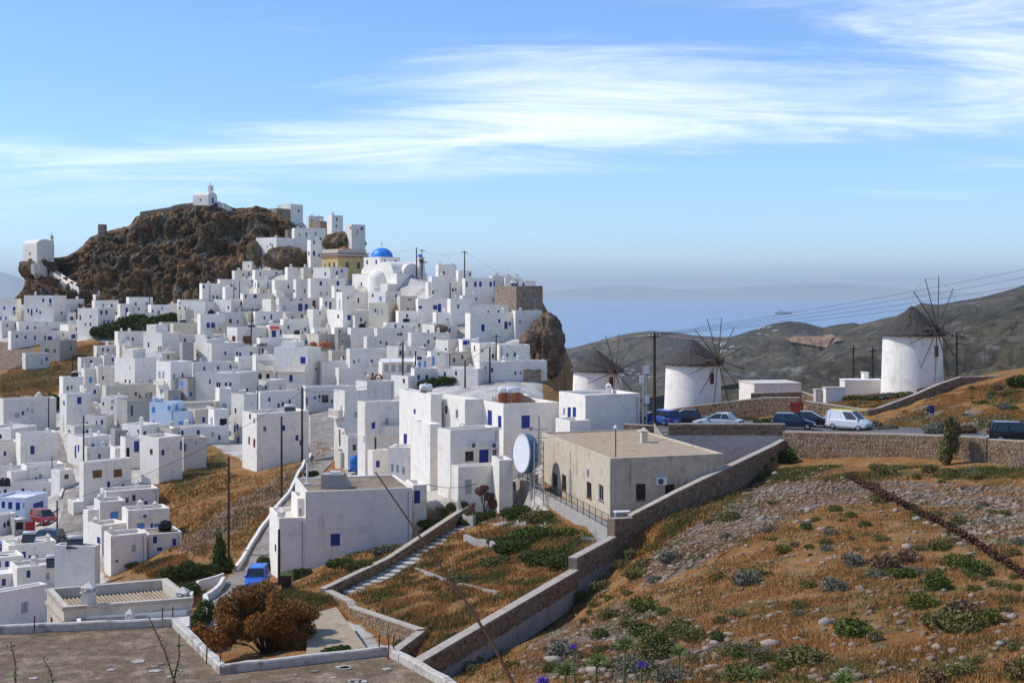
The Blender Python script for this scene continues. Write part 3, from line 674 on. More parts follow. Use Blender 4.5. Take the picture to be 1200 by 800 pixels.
for x, y, z in zip(GXX.ravel(), GYY.ravel(), GZ.ravel()):
    if y < 20: zr += [0., .25, .1, 1.]; continue
    px, py = pxy(x, y, z)
    p_ = any(inpoly(px, py, q) for q in PAVED) and not any(inpoly(px, py, q) for q in UNPAVE)
    if y > 165 and -135 < x < 12 and py < 470 and not (px < 140 and 400 < py < 470): p_ = True
    if x > 5 and y > 160: p_ = False
    zr += [float(p_), .8*float(any(inpoly(px, py, q) for q in ROCKY))+.12, .75*float(any(inpoly(px, py, q) for q in LEAFY)), 1.]
nx, ny = len(gx), len(gy)
idx = np.arange(nx*ny).reshape(ny, nx)
fc = np.stack([idx[:-1, :-1], idx[:-1, 1:], idx[1:, 1:], idx[1:, :-1]], -1).reshape(-1, 4)
go = mesh_obj('ground', np.c_[GXX.ravel(), GYY.ravel(), GZ.ravel()].tolist(), fc.tolist(), M['ground'], smooth=True); tag(go, kind='structure')
zr = np.array(zr).reshape(ny, nx, 4)
for _ in range(2):      # soften the borders
    q = zr.copy(); q[1:-1, 1:-1] = (zr[1:-1, 1:-1]*2+zr[:-2, 1:-1]+zr[2:, 1:-1]+zr[1:-1, :-2]+zr[1:-1, 2:])/6; zr = q
zr = zr.ravel().tolist()
ca = go.data.attributes.new('zone', 'FLOAT_COLOR', 'POINT'); ca.data.foreach_set('color', zr)
# ---------------------------------------------------------------- rocky summit
def interp(tab, x, k=1):
    return float(np.interp(x, [q[0] for q in tab], [q[k] for q in tab]))
SKYL = [(-90,420),(-40,375),(0,345),(10,334),(20,314),(25,303),(45,301),(62,300),(75,293),(90,279),(110,270),(121,266),(135,265),(146,254),(165,249),(185,244),(202,239),(215,238),(252,238),(262,243),(275,243),(290,241),(302,243),(312,249),(322,255),(345,266),(362,278),(385,296),(420,330)]
verts = []; faces = []
cols = np.arange(-90, 421, 1.15); NV = 96; NBK = 14
for px in cols:
    X = (px-CX)/F*335; ys = interp(SKYL, px); zt = (EY-ys)/F*346; zb = -14.0
    for j in range(NV+NBK):
        if j < NV:
            v = j/(NV-1); Yd = 310+36*(.25*v+.75*v**1.7); Z = zb+(zt-zb)*(v**.82)
            amp = min(1, v*3)*min(1, (1-v)*6+.30)
        else:
            v = (j-NV+1)/NBK; Yd = 346+46*v; Z = zt-(zt+40)*v*v; amp = .25
        q = Vector((X, Yd, Z*1.0))
        qa = Vector((q.x*.055, q.y*.055, q.z*.034))
        d = 4.6*(noise.ridged_multi_fractal(qa, .85, 2.15, 8, 1.0, 2.2)-1.25)+3.2*noise.noise(q*.05)
        qs = Vector((q.x*.30, q.y*.2, q.z*.12)); vd = noise.voronoi(qs)[0]; d += 1.3*min(vd[1]-vd[0], .5)-.4
        d += 1.5*(noise.ridged_multi_fractal(Vector((q.x*.32, q.y*.32, q.z*.2)), .8, 2.2, 5, 1.0, 2.0)-1.2)
        verts.append((X*Yd/346 + .4*amp*noise.noise(q*.5), Yd-d*amp*1.1, Z+d*amp*.35))
n = NV+NBK
for i in range(len(cols)-1):
    for j in range(n-1): faces.append((i*n+j, (i+1)*n+j, (i+1)*n+j+1, i*n+j+1))
from mathutils.bvhtree import BVHTree
ROCK_BVH = BVHTree.FromPolygons([Vector(v) for v in verts], faces)
def rock_hit(px, py, default=330):
    h_ = ROCK_BVH.ray_cast(Vector((0, 0, 0)), P(px, py, 1.0).normalized()); return h_[0].y if h_[0] else default
tag(mesh_obj('rocky_hill', verts, faces, M['rock_hill'], smooth=False), kind='structure')
# ---------------------------------------------------------------- rock outcrops between the houses
def outcrop(px, py, D, rx, ry, rz, m='cliff', seed=0, sub=5):
    bm = bmesh.new(); bmesh.ops.create_icosphere(bm, subdivisions=sub, radius=1)
    c = P(px, py, D)
    for v in bm.verts:
        q = Vector((v.co.x*rx, v.co.y*ry, v.co.z*rz)); n_ = v.co.normalized(); s = q+Vector((seed*13.1, seed*3.7, 0))
        vd = noise.voronoi(Vector((s.x*.6, s.y*.6, s.z*.3)))[0]; ve = noise.voronoi(s*1.3)[0]
        d = 1.0*(noise.ridged_multi_fractal(Vector((s.x*.3, s.y*.3, s.z*.17)), .85, 2.2, 7, 1.0, 2.1)-1.2)+.6*min(vd[1]-vd[0], .4)+.2*(ve[1]-ve[0])
        v.co = q+Vector((n_.x, n_.y, n_.z))*d*min(rx, rz)*.32
    me = bpy.data.meshes.new('rock'); bm.to_mesh(me); bm.free(); me.materials.append(M[m])
    return link('rock', me, None, c)
tag(outcrop(640, 406, 236, 3.0, 5, 6.0, seed=1), 'tall bare brown cliff rock below the stone house at the edge of town', 'rock')
tag(outcrop(618, 404, 230, 1.5, 2.0, 2.4, seed=2), 'pointed grey rock jutting up before the brown cliff beside white walls', 'rock')
tag(outcrop(45, 316, 342, 5.0, 4.2, 3.0, m='rock_hill', seed=12), 'dark rock knob carrying the barrel-roofed chapel', 'rock')
tag(outcrop(403, 284, 318, 5.2, 4, 2.4, m='rock_hill', seed=3), 'brown rock outcrop above the yellow building with red cornice', 'rock')
tag(outcrop(335, 303, 314, 5.5, 4, 2.6, m='rock_hill', seed=4), 'mossy rock knoll beside the white house with a diagonal parapet', 'rock')
tag(outcrop(299, 300, 322, 2.0, 3, 3.6, m='rock_hill', seed=6), 'grey steep rock spur where the brown hill meets the uppermost white houses', 'rock')
tag(outcrop(516, 385, 244, 1.2, 1, .8, seed=9, sub=4), 'small brown rock in the alley between white garden walls', 'rock')
# ---------------------------------------------------------------- far hills, sea, islands
FAR_BVH = []
def ridge(name, crest, base, back, seed, amp, m, cols, nf=46, nb=12, rough=1.0):
    vs = []; fs = []
    for px in cols:
        c = Vector(P(px, interp(crest, px, 1), interp(crest, px, 2))); b = Vector(P(px, interp(base, px, 1), interp(base, px, 2)))
        bk = c+Vector((c.x/c.y*back[0], back[0], 0)); bk.z = back[1]
        for j in range(nf+nb):
            if j < nf: t = j/(nf-1); p = b.lerp(c, t); a_ = math.sin(math.pi*t)**.7*1.0+.10; p.z -= (c.z-b.z)*.10*math.sin(math.pi*t)
            else: t = (j-nf+1)/nb; p = c.lerp(bk, t); a_ = .12
            s = Vector((p.x, p.y, seed*997.))/(amp*9)
            d = noise.ridged_multi_fractal(s, .9, 2.1, 7, 1.0, 2.0)-1.1
            p = p+Vector((0, 0, d*amp*a_))
            vs.append(p)
    n = nf+nb
    for i in range(len(cols)-1):
        for j in range(n-1): fs.append((i*n+j, (i+1)*n+j, (i+1)*n+j+1, i*n+j+1))
    FAR_BVH.append(BVHTree.FromPolygons(vs, fs))
    return tag(mesh_obj(name, vs, fs, M[m], smooth=True), kind='structure')
SEA = -180.0
ridge('far_hill', [(560,470,3300),(620,432,3300),(660,411,3300),(700,400,3300),(735,391,3300),(762,387,3300),(790,389,3300),(815,393,3300),(845,396,3300),(880,393,3300),(960,386,3300),(1100,380,3300),(1300,380,3300)],
      [(560,448,2600),(660,446,2550),(740,446,2550),(800,450,2450),(900,450,2450),(1300,440,2450)], (900, SEA-5), 1, 28, 'far_hill', np.arange(560, 1300, 2.0))
ridge('hill', [(740,470,2300),(790,425,2300),(820,408,2300),(850,398,2300),(880,388,2300),(905,380,2300),(925,377,2300),(945,379,2300),(965,384,2300),(985,379,2300),(1000,377,2300),(1030,383,2300),(1060,388,2300),(1300,390,2300)],
      [(740,470,1500),(860,450,1500),(1000,450,1450),(1300,450,1450)], (900, SEA-5), 2, 24, 'far_hill', np.arange(740, 1300, 1.8))
ridge('hill', [(940,440,1900),(980,395,1900),(1010,380,1900),(1050,370,1900),(1080,355,1900),(1100,357,1900),(1130,352,1900),(1150,349,1900),(1180,341,1900),(1200,335,1900),(1300,310,1900)],
      [(900,470,1000),(1000,460,1000),(1300,450,1000)], (900, SEA-5), 3, 20, 'far_hill', np.arange(900, 1330, 1.6))
ridge('hill', [(860,460,900),(930,432,900),(980,424,900),(1030,414,900),(1080,398,900),(1110,386,900),(1140,374,900),(1170,363,900),(1200,354,900),(1330,320,900)],
      [(660,520,420),(860,520,420),(1000,500,400),(1330,480,400)], (600, SEA+20), 4, 11, 'far_hill', np.arange(820, 1330, 1.5), nf=60)
def big_plane(name, x0, x1, y0, y1, z, m, n=2):
    return mesh_obj(name, [(x0, y0, z), (x1, y0, z), (x1, y1, z), (x0, y1, z)], [(0, 1, 2, 3)], M[m])
tag(big_plane('sea', -66000, 66000, 200, 64000, SEA, 'sea'), kind='structure')
tag(big_plane('valley_floor', 100, 900, 900, 3100, SEA+4, 'far_hill'), kind='structure')
ridge('island', [(560,345,43000),(640,342,43000),(690,336,43000),(740,334,43000),(790,339,43000),(840,338,43000),(900,334,43000),(945,332,43000),(985,332,43000),(1040,336,43000),(1120,342,43000),(1200,346,43000)],
      [(560,349.5,40000),(1200,349.5,40000)], (3000, SEA-60), 5, 90, 'far_island', np.arange(560, 1200, 3.0), nf=12, nb=3)
ridge('island', [(-200,322,24000),(-60,314,24000),(0,318,24000),(20,324,24000),(45,334,24000),(80,344,24000),(140,351,24000)],
      [(-200,354,22000),(140,354,22000)], (2000, SEA-60), 6, 80, 'far_island', np.arange(-200, 140, 3.0), nf=14, nb=3)
# excavated plot: raw earth laid bare on the middle hill
def far_hit(px, py):
    best = None
    for bv in FAR_BVH:
        h_ = bv.ray_cast(Vector((0, 0, 0)), P(px, py, 1.0).normalized())
        if h_[0] and (best is None or h_[0].y < best.y): best = h_[0]
    return best
def earth_patch(name, poly, step=1.0, m='quarry'):
    xs = np.arange(min(q[0] for q in poly), max(q[0] for q in poly)+step, step); ys = np.arange(min(q[1] for q in poly), max(q[1] for q in poly)+step, step); vid = {}; vs = []; fs = []
    for i, x in enumerate(xs):
        for j, y in enumerate(ys):
            if not inpoly(x, y, poly): continue
            h_ = far_hit(x, y)
            if h_ is None: continue
            vid[i, j] = len(vs); vs.append(h_*(1-4/h_.length)+Vector((0, 0, 1.5)))
    for i in range(len(xs)-1):
        for j in range(len(ys)-1):
            k = [(i, j), (i+1, j), (i+1, j+1), (i, j+1)]
            if all(q in vid for q in k) and max(vs[vid[q]].y for q in k)-min(vs[vid[q]].y for q in k) < 150: fs.append([vid[q] for q in k])
    if fs: tag(mesh_obj(name, vs, fs, M[m], smooth=True), kind='structure')
earth_patch('excavated_plot', [(919,398),(930,394.5),(950,395),(966,394),(976,392),(990,400),(975,403),(968,409),(945,405),(926,402)])
earth_patch('dirt_track', [(660,404),(700,401),(740,394),(775,392),(810,397),(850,401),(850,402.5),(810,399),(775,394),(740,396),(700,403),(660,406)], .8)
# haze: one even volume round everything but the sky
hz = bpy.data.materials.new('haze'); hz.use_nodes = True; t = hz.node_tree; t.nodes.clear()
pv = t.nodes.new('ShaderNodeVolumePrincipled'); pv.inputs['Color'].default_value = (.90, .97, 1.0, 1); pv.inputs['Density'].default_value = 4.8e-5; pv.inputs['Anisotropy'].default_value = 0.1
oo = t.nodes.new('ShaderNodeOutputMaterial'); t.links.new(pv.outputs[0], oo.inputs['Volume'])
mb = MB(); mb.box(-70000, 70000, -2000, 66000, SEA-130, 700)
ho = mb.build('haze', hz); tag(ho, kind='stuff'); ho.display_type = 'WIRE'
# ---------------------------------------------------------------- openings (unit meshes shared by all windows)
def unit_shutter(leaf, n=2):
    mb = MB()
    for k in range(n):
        a0 = -.5+k/n; b0 = a0+1/n
        mb.box(a0+.015, b0-.015, -.02, .02, -.5, .5)
        mb.box(a0+.05, b0-.05, -.035, -.02, -.46, -.02); mb.box(a0+.05, b0-.05, -.035, -.02, .02, .46)
    return mb
def unit_frame():
    mb = MB(); t_ = .085
    mb.box(-.5, -.5+t_, -.03, .03, -.5, .5); mb.box(.5-t_, .5, -.03, .03, -.5, .5); mb.box(-.5+t_, .5-t_, -.03, .03, .5-t_*.8, .5); mb.box(-.5+t_, .5-t_, -.03, .03, -.5, -.5+t_*.8)
    mb.box(-.03, .03, -.025, .025, -.5+t_*.8, .5-t_*.8); return mb
def unit_pane():
    mb = MB(); mb.box(-.45, .45, -.004, .004, -.46, .46); return mb
def unit_bars():
    mb = MB()
    for k in range(7): x = -.45+.15*k; mb.box(x-.012, x+.012, -.07, -.055, -.5, .5)
    for k in range(5): z = -.4+.2*k; mb.box(-.5, .5, -.055, -.045, z-.008, z+.008)
    return mb
def unit_sill():
    mb = MB(); mb.box(-.58, .58, -.5, .5, -.5, .5); return mb
def unit_mesh(mb, name, m):
    me = bpy.data.meshes.new(name); me.from_pydata([tuple(v) for v in mb.v], [], mb.f); me.materials.append(M[m]); me.update(); return me
UM = {}
for k_, m_ in dict(b='blue', l='bluelight', n='brownwood', r='redwood', g='greypaint').items(): UM['shut_'+k_] = unit_mesh(unit_shutter(k_), 'shutter', m_)
UM['door_d'] = unit_mesh(unit_shutter('d', 1), 'door', 'blue'); UM['door_l'] = unit_mesh(unit_shutter('d', 1), 'door', 'bluelight')
UM['frame_k'] = unit_mesh(unit_frame(), 'frame', 'brownwood'); UM['frame_w'] = unit_mesh(unit_frame(), 'frame', 'white_paint'); UM['frame_b'] = unit_mesh(unit_frame(), 'frame', 'blue')
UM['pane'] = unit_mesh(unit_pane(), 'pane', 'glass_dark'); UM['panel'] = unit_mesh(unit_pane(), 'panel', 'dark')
UM['bars'] = unit_mesh(unit_bars(), 'bars', 'metal_dark'); UM['sill'] = unit_mesh(unit_sill(), 'sill', 'offwhite'); UM['sill_r'] = unit_mesh(unit_sill(), 'sill', 'rust')
def inset(poly, d):
    n = len(poly); out = []
    for i in range(n):
        p0, p1, p2 = [Vector(poly[(i+k) % n]) for k in (-1, 0, 1)]
        e1 = (p1-p0).normalized(); e2 = (p2-p1).normalized(); n1 = Vector((-e1.y, e1.x)); n2 = Vector((-e2.y, e2.x))
        k = 1+n1.dot(n2); q = p1+(n1+n2)*(d/max(k, .2)); out.append((q.x, q.y))
    return out
def wall_face(mb, a, b, z0, z1, holes, dep=.14, m=0):
    """upright wall from a to b (seen from outside a is on the left), with recessed openings"""
    a = Vector(a); b = Vector(b); L_ = (b-a).length; e = (b-a)/L_; nrm = Vector((e.y, -e.x))
    us = sorted({0., L_, *[h[0] for h in holes], *[h[1] for h in holes]}); vs = sorted({z0, z1, *[h[2] for h in holes], *[h[3] for h in holes]})
    pt = lambda u, z, k=0.: (a.x+e.x*u-nrm.x*k, a.y+e.y*u-nrm.y*k, z)
    for i in range(len(us)-1):
        for j in range(len(vs)-1):
            um, vm = (us[i]+us[i+1])/2, (vs[j]+vs[j+1])/2
            if us[i+1]-us[i] < 1e-5 or vs[j+1]-vs[j] < 1e-5: continue
            if any(h[0] < um < h[1] and h[2] < vm < h[3] for h in holes): continue
            mb.quad(pt(us[i], vs[j]), pt(us[i+1], vs[j]), pt(us[i+1], vs[j+1]), pt(us[i], vs[j+1]), m)
    for u0, u1, v0, v1 in holes:
        k = dep
        mb.quad(pt(u0, v0), pt(u0, v0, k), pt(u0, v1, k), pt(u0, v1), m); mb.quad(pt(u1, v0, k), pt(u1, v0), pt(u1, v1), pt(u1, v1, k), m)
        mb.quad(pt(u0, v0), pt(u1, v0), pt(u1, v0, k), pt(u0, v0, k), m); mb.quad(pt(u0, v1, k), pt(u1, v1, k), pt(u1, v1), pt(u0, v1), m)
        mb.quad(pt(u0, v0, k), pt(u1, v0, k), pt(u1, v1, k), pt(u0, v1, k), m)
WALLM = dict(w='whitewash', o='offwhite', c='cream', g='cement', s='stone_house', y='ochre', u='bluewash', B='beige_plaster')
ROOFM = dict(w='roof_white', c='roof_cream', b='roof_brown', s='roof_sand')
def place_unit(key, name, parent, pos, e, w_, h_, off=0.0, dy=1.0):
    """pos: centre on the wall line; e: wall direction (left to right seen from outside)"""
    o = link(name, UM[key], parent); ang = math.atan2(e.y, e.x)
    o.rotation_euler = (0, 0, ang); nrm = Vector((e.y, -e.x))
    o.location = (pos[0]+nrm.x*off, pos[1]+nrm.y*off, pos[2]); o.scale = (w_, dy, h_); return o
def opening(kind, root, pos, e, w_, h_):
    nm = {'d': 'door', 'D': 'doorway'}.get(kind, 'window')
    if kind == 'l' and h_ > 1.5*w_: nm = 'door'
    if kind in 'bnrg' or (kind == 'l' and nm == 'window'): o = place_unit('shut_'+kind, 'shutter' if kind == 'b' else 'window', root, pos, e, w_, h_, -.05)
    elif kind == 'd' or kind == 'l': o = place_unit('door_'+kind, 'door', root, pos, e, w_, h_, -.05)
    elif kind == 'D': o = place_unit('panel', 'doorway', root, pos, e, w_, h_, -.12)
    else:
        fr = place_unit('frame_'+('k' if (int(pos[0]*7) % 3) else 'w'), 'window', root, pos, e, w_, h_, -.06)
        pn = link('pane', UM['pane'], fr); o = fr
        if kind == 'i':
            b = link('bars', UM['bars'], fr); s = link('sill', UM['sill_r'], fr); s.location = (0, -.02, -.53); s.scale = (1, .16, .05)
            return fr
    if kind in 'bkgnl' and w_ > .55 and nm == 'window':
        s = link('sill', UM['sill'], o); s.location = (0, -.05, -.53); s.scale = (1, .12, .05)
    return o
# landmarks that place a house in words
LANDM = [((445,300), 'the blue-domed church'), ((400,305), 'the yellow building with the red cornice'), ((238,232), 'the summit chapel'), ((320,260), 'the ruined stone walls'), ((95,405), 'the dark green trees under the hill'), ((608,350), 'the stone house above the cliff'),
         ((641,405), 'the bare cliff'), ((290,365), 'the timber pergola'), ((385,478), 'the parked red hatchback'), ((50,600), 'the red van'), ((52,625), 'the parked dark blue SUV'), ((340,430), 'the two-balcony house'), ((466,430), 'the glazed veranda'), ((200,490), 'the pale blue house'),
         ((125,560), 'the house with brown shutters'), ((300,690), 'the small blue car'), ((613,533), 'the giant satellite dish'), ((140,705), 'the house with the ribbed roof'), ((40,350), 'the white stairway of the left chapel'), ((540,380), 'the stepped alley'), ((75,540), 'the narrow lane'), ((235,465), 'the brushwood pile'), ((385,545), 'the concrete lane'), ((60,430), 'the dry grass bank'), ((180,385), 'the hedge of green trees')]
NUM = ['no', 'one', 'two', 'three', 'four', 'five', 'six', 'seven', 'eight', 'nine']
CN = dict(b='blue shutter', d='blue door', k='dark window', l='light blue opening', n='brown shutter', r='dark red window', g='grey shutter', i='barred window', D='dark doorway')
def describe(h):
    w_m = max(h['wr'], h['wl']); hh = h['z1']-h['z0']
    col = dict(w='white', o='off-white', c='cream', g='bare cement', s='brown stone', u='bluish white', B='weathered beige', y='ochre')[h['col']]
    size = 'tall' if hh > w_m*.95 else ('long low' if w_m > hh*2.6 else ('small' if w_m < 5 else ('broad' if w_m > 10 else 'cubic')))
    roof = dict(w='', c='sandy-roofed ', b='brown-roofed ', s='sandy-roofed ')[h['opt']['R']]
    cnt = {}
    for o in h['ops']: cnt[o[0]] = cnt.get(o[0], 0)+1
    fx = ' and '.join(f"{NUM[n]} {CN[k]}{'s' if n > 1 else ''}" for k, n in sorted(cnt.items(), key=lambda t: -t[1])[:2])
    px, py = (h['xl']+h['xr'])/2, (h['yt']+h['yb'])/2
    (lx, ly), nm = min(LANDM, key=lambda t: (t[0][0]-px)**2+1.6*(t[0][1]-py)**2)
    rel = 'beside'
    if py-ly > 14: rel = 'below'
    elif ly-py > 14: rel = 'above'
    out = f"{size} {roof}{col} house with {fx or 'blank walls'} {rel} {nm}"
    if len(out.split()) > 16: out = f"{size} {col} house with {fx.split(' and ')[0]} {rel} {nm}"
    return out
SPECIAL = {}
HOUSE_OBJ = []
seen = {}
def chimney(root, x, y, z, s=.28, h_=.9, m='whitewash'):
    mb = MB(); mb.box(x-s, x+s, y-s, y+s, z-.2, z+h_); mb.box(x-s*1.25, x+s*1.25, y-s*1.25, y+s*1.25, z+h_, z+h_+.08)
    for a in (-1, 1):
        for b in (-1, 1): mb.box(x+a*s*.8-.06, x+a*s*.8+.06, y+b*s*.8-.06, y+b*s*.8+.06, z+h_+.08, z+h_+.3)
    q = s*1.2; t_ = z+h_+.3
    mb.add([(x-q, y-q, t_), (x+q, y-q, t_), (x+q, y+q, t_), (x-q, y+q, t_), (x, y, t_+.28)], [(0, 3, 2, 1), (0, 1, 4), (1, 2, 4), (2, 3, 4), (3, 0, 4)])
    return mb.build('chimney', M[m], root)
def build_house(h):
    A = h['A']; poly = [Vector(p)-Vector((A.x, A.y)) for p in h['poly']]; base = Vector((A.x, A.y, h['z0']))
    gmin = min([ground_z(*q) for q in h['poly']]+[h['z0']])
    zb = min(-1.2, gmin-h['z0']-.6); zt = h['z1']-h['z0']; root = empty('house', base)
    mb = MB(); n = 4; wins = []
    for i in range(4):
        a, b = poly[i], poly[(i+1) % 4]; holes = []
        if i in (0, 3):
            e = (b-a).normalized(); L_ = (b-a).length; a3 = Vector(h['poly'][i])
            for kind, px, py, *wh in h['ops']:
                pw, ph = (wh+[0, 0])[:2] if len(wh) == 2 else (4, 5)
                if (px >= h['xc']) != (i == 0): continue
                f_ = lambda q: ((q-CX)/F*a3.y-a3.x)/(e.x-(q-CX)/F*e.y)
                u0, u1 = sorted((f_(px-pw/2), f_(px+pw/2))); um = (u0+u1)/2; Y = a3.y+e.y*um
                z = (EY-py)/F*Y-h['z0']; hw = ph*Y/F/2; wd = max(u1-u0, .25)
                u0, u1 = um-wd/2, um+wd/2
                if u0 < .1: u0, u1 = .1, .1+wd
                if u1 > L_-.1: u0, u1 = L_-.1-wd, L_-.1
                v0, v1 = z-hw, min(z+hw, zt-.15)
                if u0 < .02 or v1-v0 < .2 or any(u0 < g_[1]+.05 and u1 > g_[0]-.05 and v0 < g_[3]+.05 and v1 > g_[2]-.05 for g_ in holes): continue
                holes.append((u0, u1, v0, v1)); wins.append((kind, a+e*((u0+u1)/2), (v0+v1)/2, e, u1-u0, v1-v0))
        wall_face(mb, a, b, zb, zt, holes)
    ins = inset([tuple(p) for p in poly], .22); rt = zt-(.34 if zt > 2 else .15)*(.3 if h['opt']['R'] in 'bs' else 1)
    for i in range(4):
        j = (i+1) % 4; a, b, c, d = poly[i], poly[j], ins[j], ins[i]
        mb.quad((*a, zt), (*b, zt), (*c, zt), (*d, zt)); mb.quad((*d, zt), (*c, zt), (*c, rt-.05), (*d, rt-.05))
    jr = random.Random(int(A.x*91+A.y*13)); ja, jb = jr.uniform(-.016, .016), jr.uniform(-.016, .016)
    for v in mb.v:      # hand-built: nothing quite level or plumb
        if v.z > rt-.2: v.z += v.x*ja+v.y*jb
        k_ = .012*math.sin(v.z*1.7+A.x); v.x += k_; v.y -= k_*.6
    mb.build('wall', M[WALLM[h['col']]], root)
    rf = MB(); ins2 = inset([tuple(p) for p in poly], .2); rf.prism(ins2, rt-.3, rt)
    for v in rf.v: v.z += v.x*ja+v.y*jb
    rf.build('roof', M[ROOFM[h['opt']['R']]], root)
    for kind, p, z, e, w_, h_ in wins: opening(kind, root, (p.x, p.y, z), e, w_, h_)
    h['root'] = root; h['base'] = base; h['rt'] = rt; h['poly_l'] = poly
    lab = describe(h); tag(root, lab, 'house', 'whitewashed houses of the hill town'); HOUSE_OBJ.append(root)
    return root
def lean_to(h, rnd):
    """lower block or outside stair against the front wall"""
    e, f = h['dr'], h['dl']; n_ = -f; hh = h['z1']-h['z0']; L_ = h['wr']; w_ = L_*rnd.uniform(.25, .45); u = rnd.choice((0, L_-w_))
    if any(o[1] >= h['xc'] and u/L_ < (o[1]-h['xc'])/max(h['xr']-h['xc'], 1) < (u+w_)/L_ for o in h['ops']): return
    z0 = -1.5; mb = MB(); dp = rnd.uniform(1.0, 1.8)
    if rnd.random() < .5:
        zt = hh*rnd.uniform(.35, .62); c = e*(u+w_/2)+n_*(dp/2+.01); mb.obox(tuple(c), e, f, w_/2, dp/2, z0, zt); c2 = e*(u+w_/2)+n_*(dp/2+.01); mb.obox(tuple(c2), e, f, w_/2-.15, dp/2-.15, zt+.001, zt+.02); mb.build('lean_to', M[WALLM[h['col']]], h['root'])
    else:
        ns = 7; 
        for k in range(ns): c = e*(u+w_*(k+.5)/ns)+n_*.46; mb.obox(tuple(c), e, f, w_/ns/2, .45, z0, hh*.6*(k+1)/ns)
        mb.build('outside_stair', M[WALLM[h['col']]], h['root'])
for k, h in enumerate(HOUSES):
    rnd = random.Random(k*31+5)
    wpx = h['xr']-h['xc']
    nf = len([o for o in h['ops'] if o[1] >= h['xc']])
    if h['col'] != 's' and h['D'] > 125 and wpx > 12:     # more openings in broad blank fronts
        for _ in range(max(0, int(wpx/12)-nf)):
            sc = 230/h['D']; h['ops'].append((rnd.choice('bbkkgd'), h['xc']+wpx*rnd.uniform(.12, .88), h['yt']+(h['yb']-h['yt'])*rnd.uniform(.25, .6), 2.6*sc, 4.6*sc))
    lpx = h['xc']-h['xl']
    if h['col'] != 's' and h['D'] > 125 and lpx > 12 and len(h['ops'])-nf < 3:
        for _ in range(int(lpx/14)): sc = 230/h['D']; h['ops'].append((rnd.choice('bbkkd'), h['xl']+lpx*rnd.uniform(.15, .85), h['yt']+(h['yb']-h['yt'])*rnd.uniform(.25, .6), 2.4*sc, 4.6*sc))
    r_ = build_house(h); c = (h['poly_l'][0]+h['poly_l'][2])/2
    if h['z1']-h['z0'] > 1.8 and min(h['wr'], h['wl']) > 2.2 and h['D'] > 100:
        for _ in range(rnd.choice((0, 1, 1, 2))):
            q = c+(h['poly_l'][rnd.randrange(4)]-c)*rnd.uniform(.3, .75); chimney(r_, q.x, q.y, h['rt'], .16+.14*rnd.random(), .3+.5*rnd.random(), WALLM[h['col']] if h['col'] != 's' else 'whitewash')
        if rnd.random() < .45 and h['col'] != 's':
            q = c+(h['poly_l'][rnd.randrange(4)]-c)*rnd.uniform(.2, .8); mb = MB(); hh_ = rnd.uniform(1.2, 2.6); mb.tube([(q.x, q.y, h['rt']-.1), (q.x, q.y, h['rt']+hh_)], .025, 4); mb.tube([(q.x-.35, q.y, h['rt']+hh_-.15), (q.x+.35, q.y+.1, h['rt']+hh_-.15)], .016, 4); mb.tube([(q.x-.25, q.y, h['rt']+hh_-.4), (q.x+.25, q.y+.1, h['rt']+hh_-.4)], .016, 4); mb.build('aerial', M['metal'], r_)
        if rnd.random() < .4 and h['D'] > 140 and h['wr'] > 4.5: lean_to(h, rnd)
        if rnd.random() < .3: mb = MB(); a_ = h['poly_l'][1]-h['dr']*.35; n_ = -h['dl']*.05; mb.tube([(a_.x+n_.x, a_.y+n_.y, h['z1']-h['z0']-.3), (a_.x+n_.x, a_.y+n_.y, -.5)], .045, 5); mb.build('drain_pipe', M['greypaint'], r_)
# ---------------------------------------------------------------- roads and lanes
def island_mat(name, cols, rough=.9, bump=.5, bs=12, grain=.25):
    """each loose piece of the mesh gets its own colour"""
    g = nodes_mat(name, rough); t = g.t; geo = t.nodes.new('ShaderNodeNewGeometry'); r = t.nodes.new('ShaderNodeValToRGB'); t.links.new(geo.outputs['Random Per Island'], r.inputs[0])
    el = r.color_ramp.elements; r.color_ramp.interpolation = 'LINEAR'
    while len(el) < len(cols): el.new(.5)
    for i, c in enumerate(cols): el[i].position = i/(len(cols)-1); el[i].color = (*c, 1)
    c = g.mixc(1.0, r.outputs[0], g.ramp(g.noise(6, 5, .7), .2, .8, 1-grain, 1+grain), 'MULTIPLY'); g.out(c); g.bump(g.noise(bs, 5), bump, .04)
    return M[name]
island_mat('wall_stones', [(.15, .095, .055), (.30, .19, .105), (.22, .155, .10), (.36, .26, .165), (.27, .215, .165), (.33, .20, .09), (.19, .14, .105)])
island_mat('scree', [(.16, .11, .075), (.28, .215, .16), (.22, .15, .10), (.34, .28, .22), (.26, .16, .09), (.20, .15, .115)])
def sheet(name, left, right, m, lift=.03, sub=6):
    """ribbon between two survey lines"""
    vs = []; fs = []
    L3 = [P(*q) for q in left]; R3 = [P(*q) for q in right]; n = len(L3); rows = []
    for i in range(n-1):
        for k in range(sub):
            rows.append((L3[i].lerp(L3[i+1], k/sub), R3[i].lerp(R3[i+1], k/sub)))
    rows.append((L3[-1], R3[-1]))
    for a, b in rows:
        for k in range(5):
            q = a.lerp(b, k/4); vs.append((q.x, q.y, ground_z(q.x, q.y)+lift+.02))
    for i in range(len(rows)-1):
        for k in range(4): fs.append((i*5+k, i*5+k+1, (i+1)*5+k+1, (i+1)*5+k))
    return tag(mesh_obj(name, vs, fs, M[m], smooth=True), kind='structure')
pl, fn = PLAT[1]
car_pk = MB(); zz = fn(pl); cpoly = [(x, y) for x, y in pl]
car_pk.prism(cpoly, [float(z)-.5 for z in zz], [float(z) for z in zz]); tag(car_pk.build('road', M['asphalt']), kind='structure')
def road_z(x, y): return float(PLAT[1][1]([(x, y)])[0])
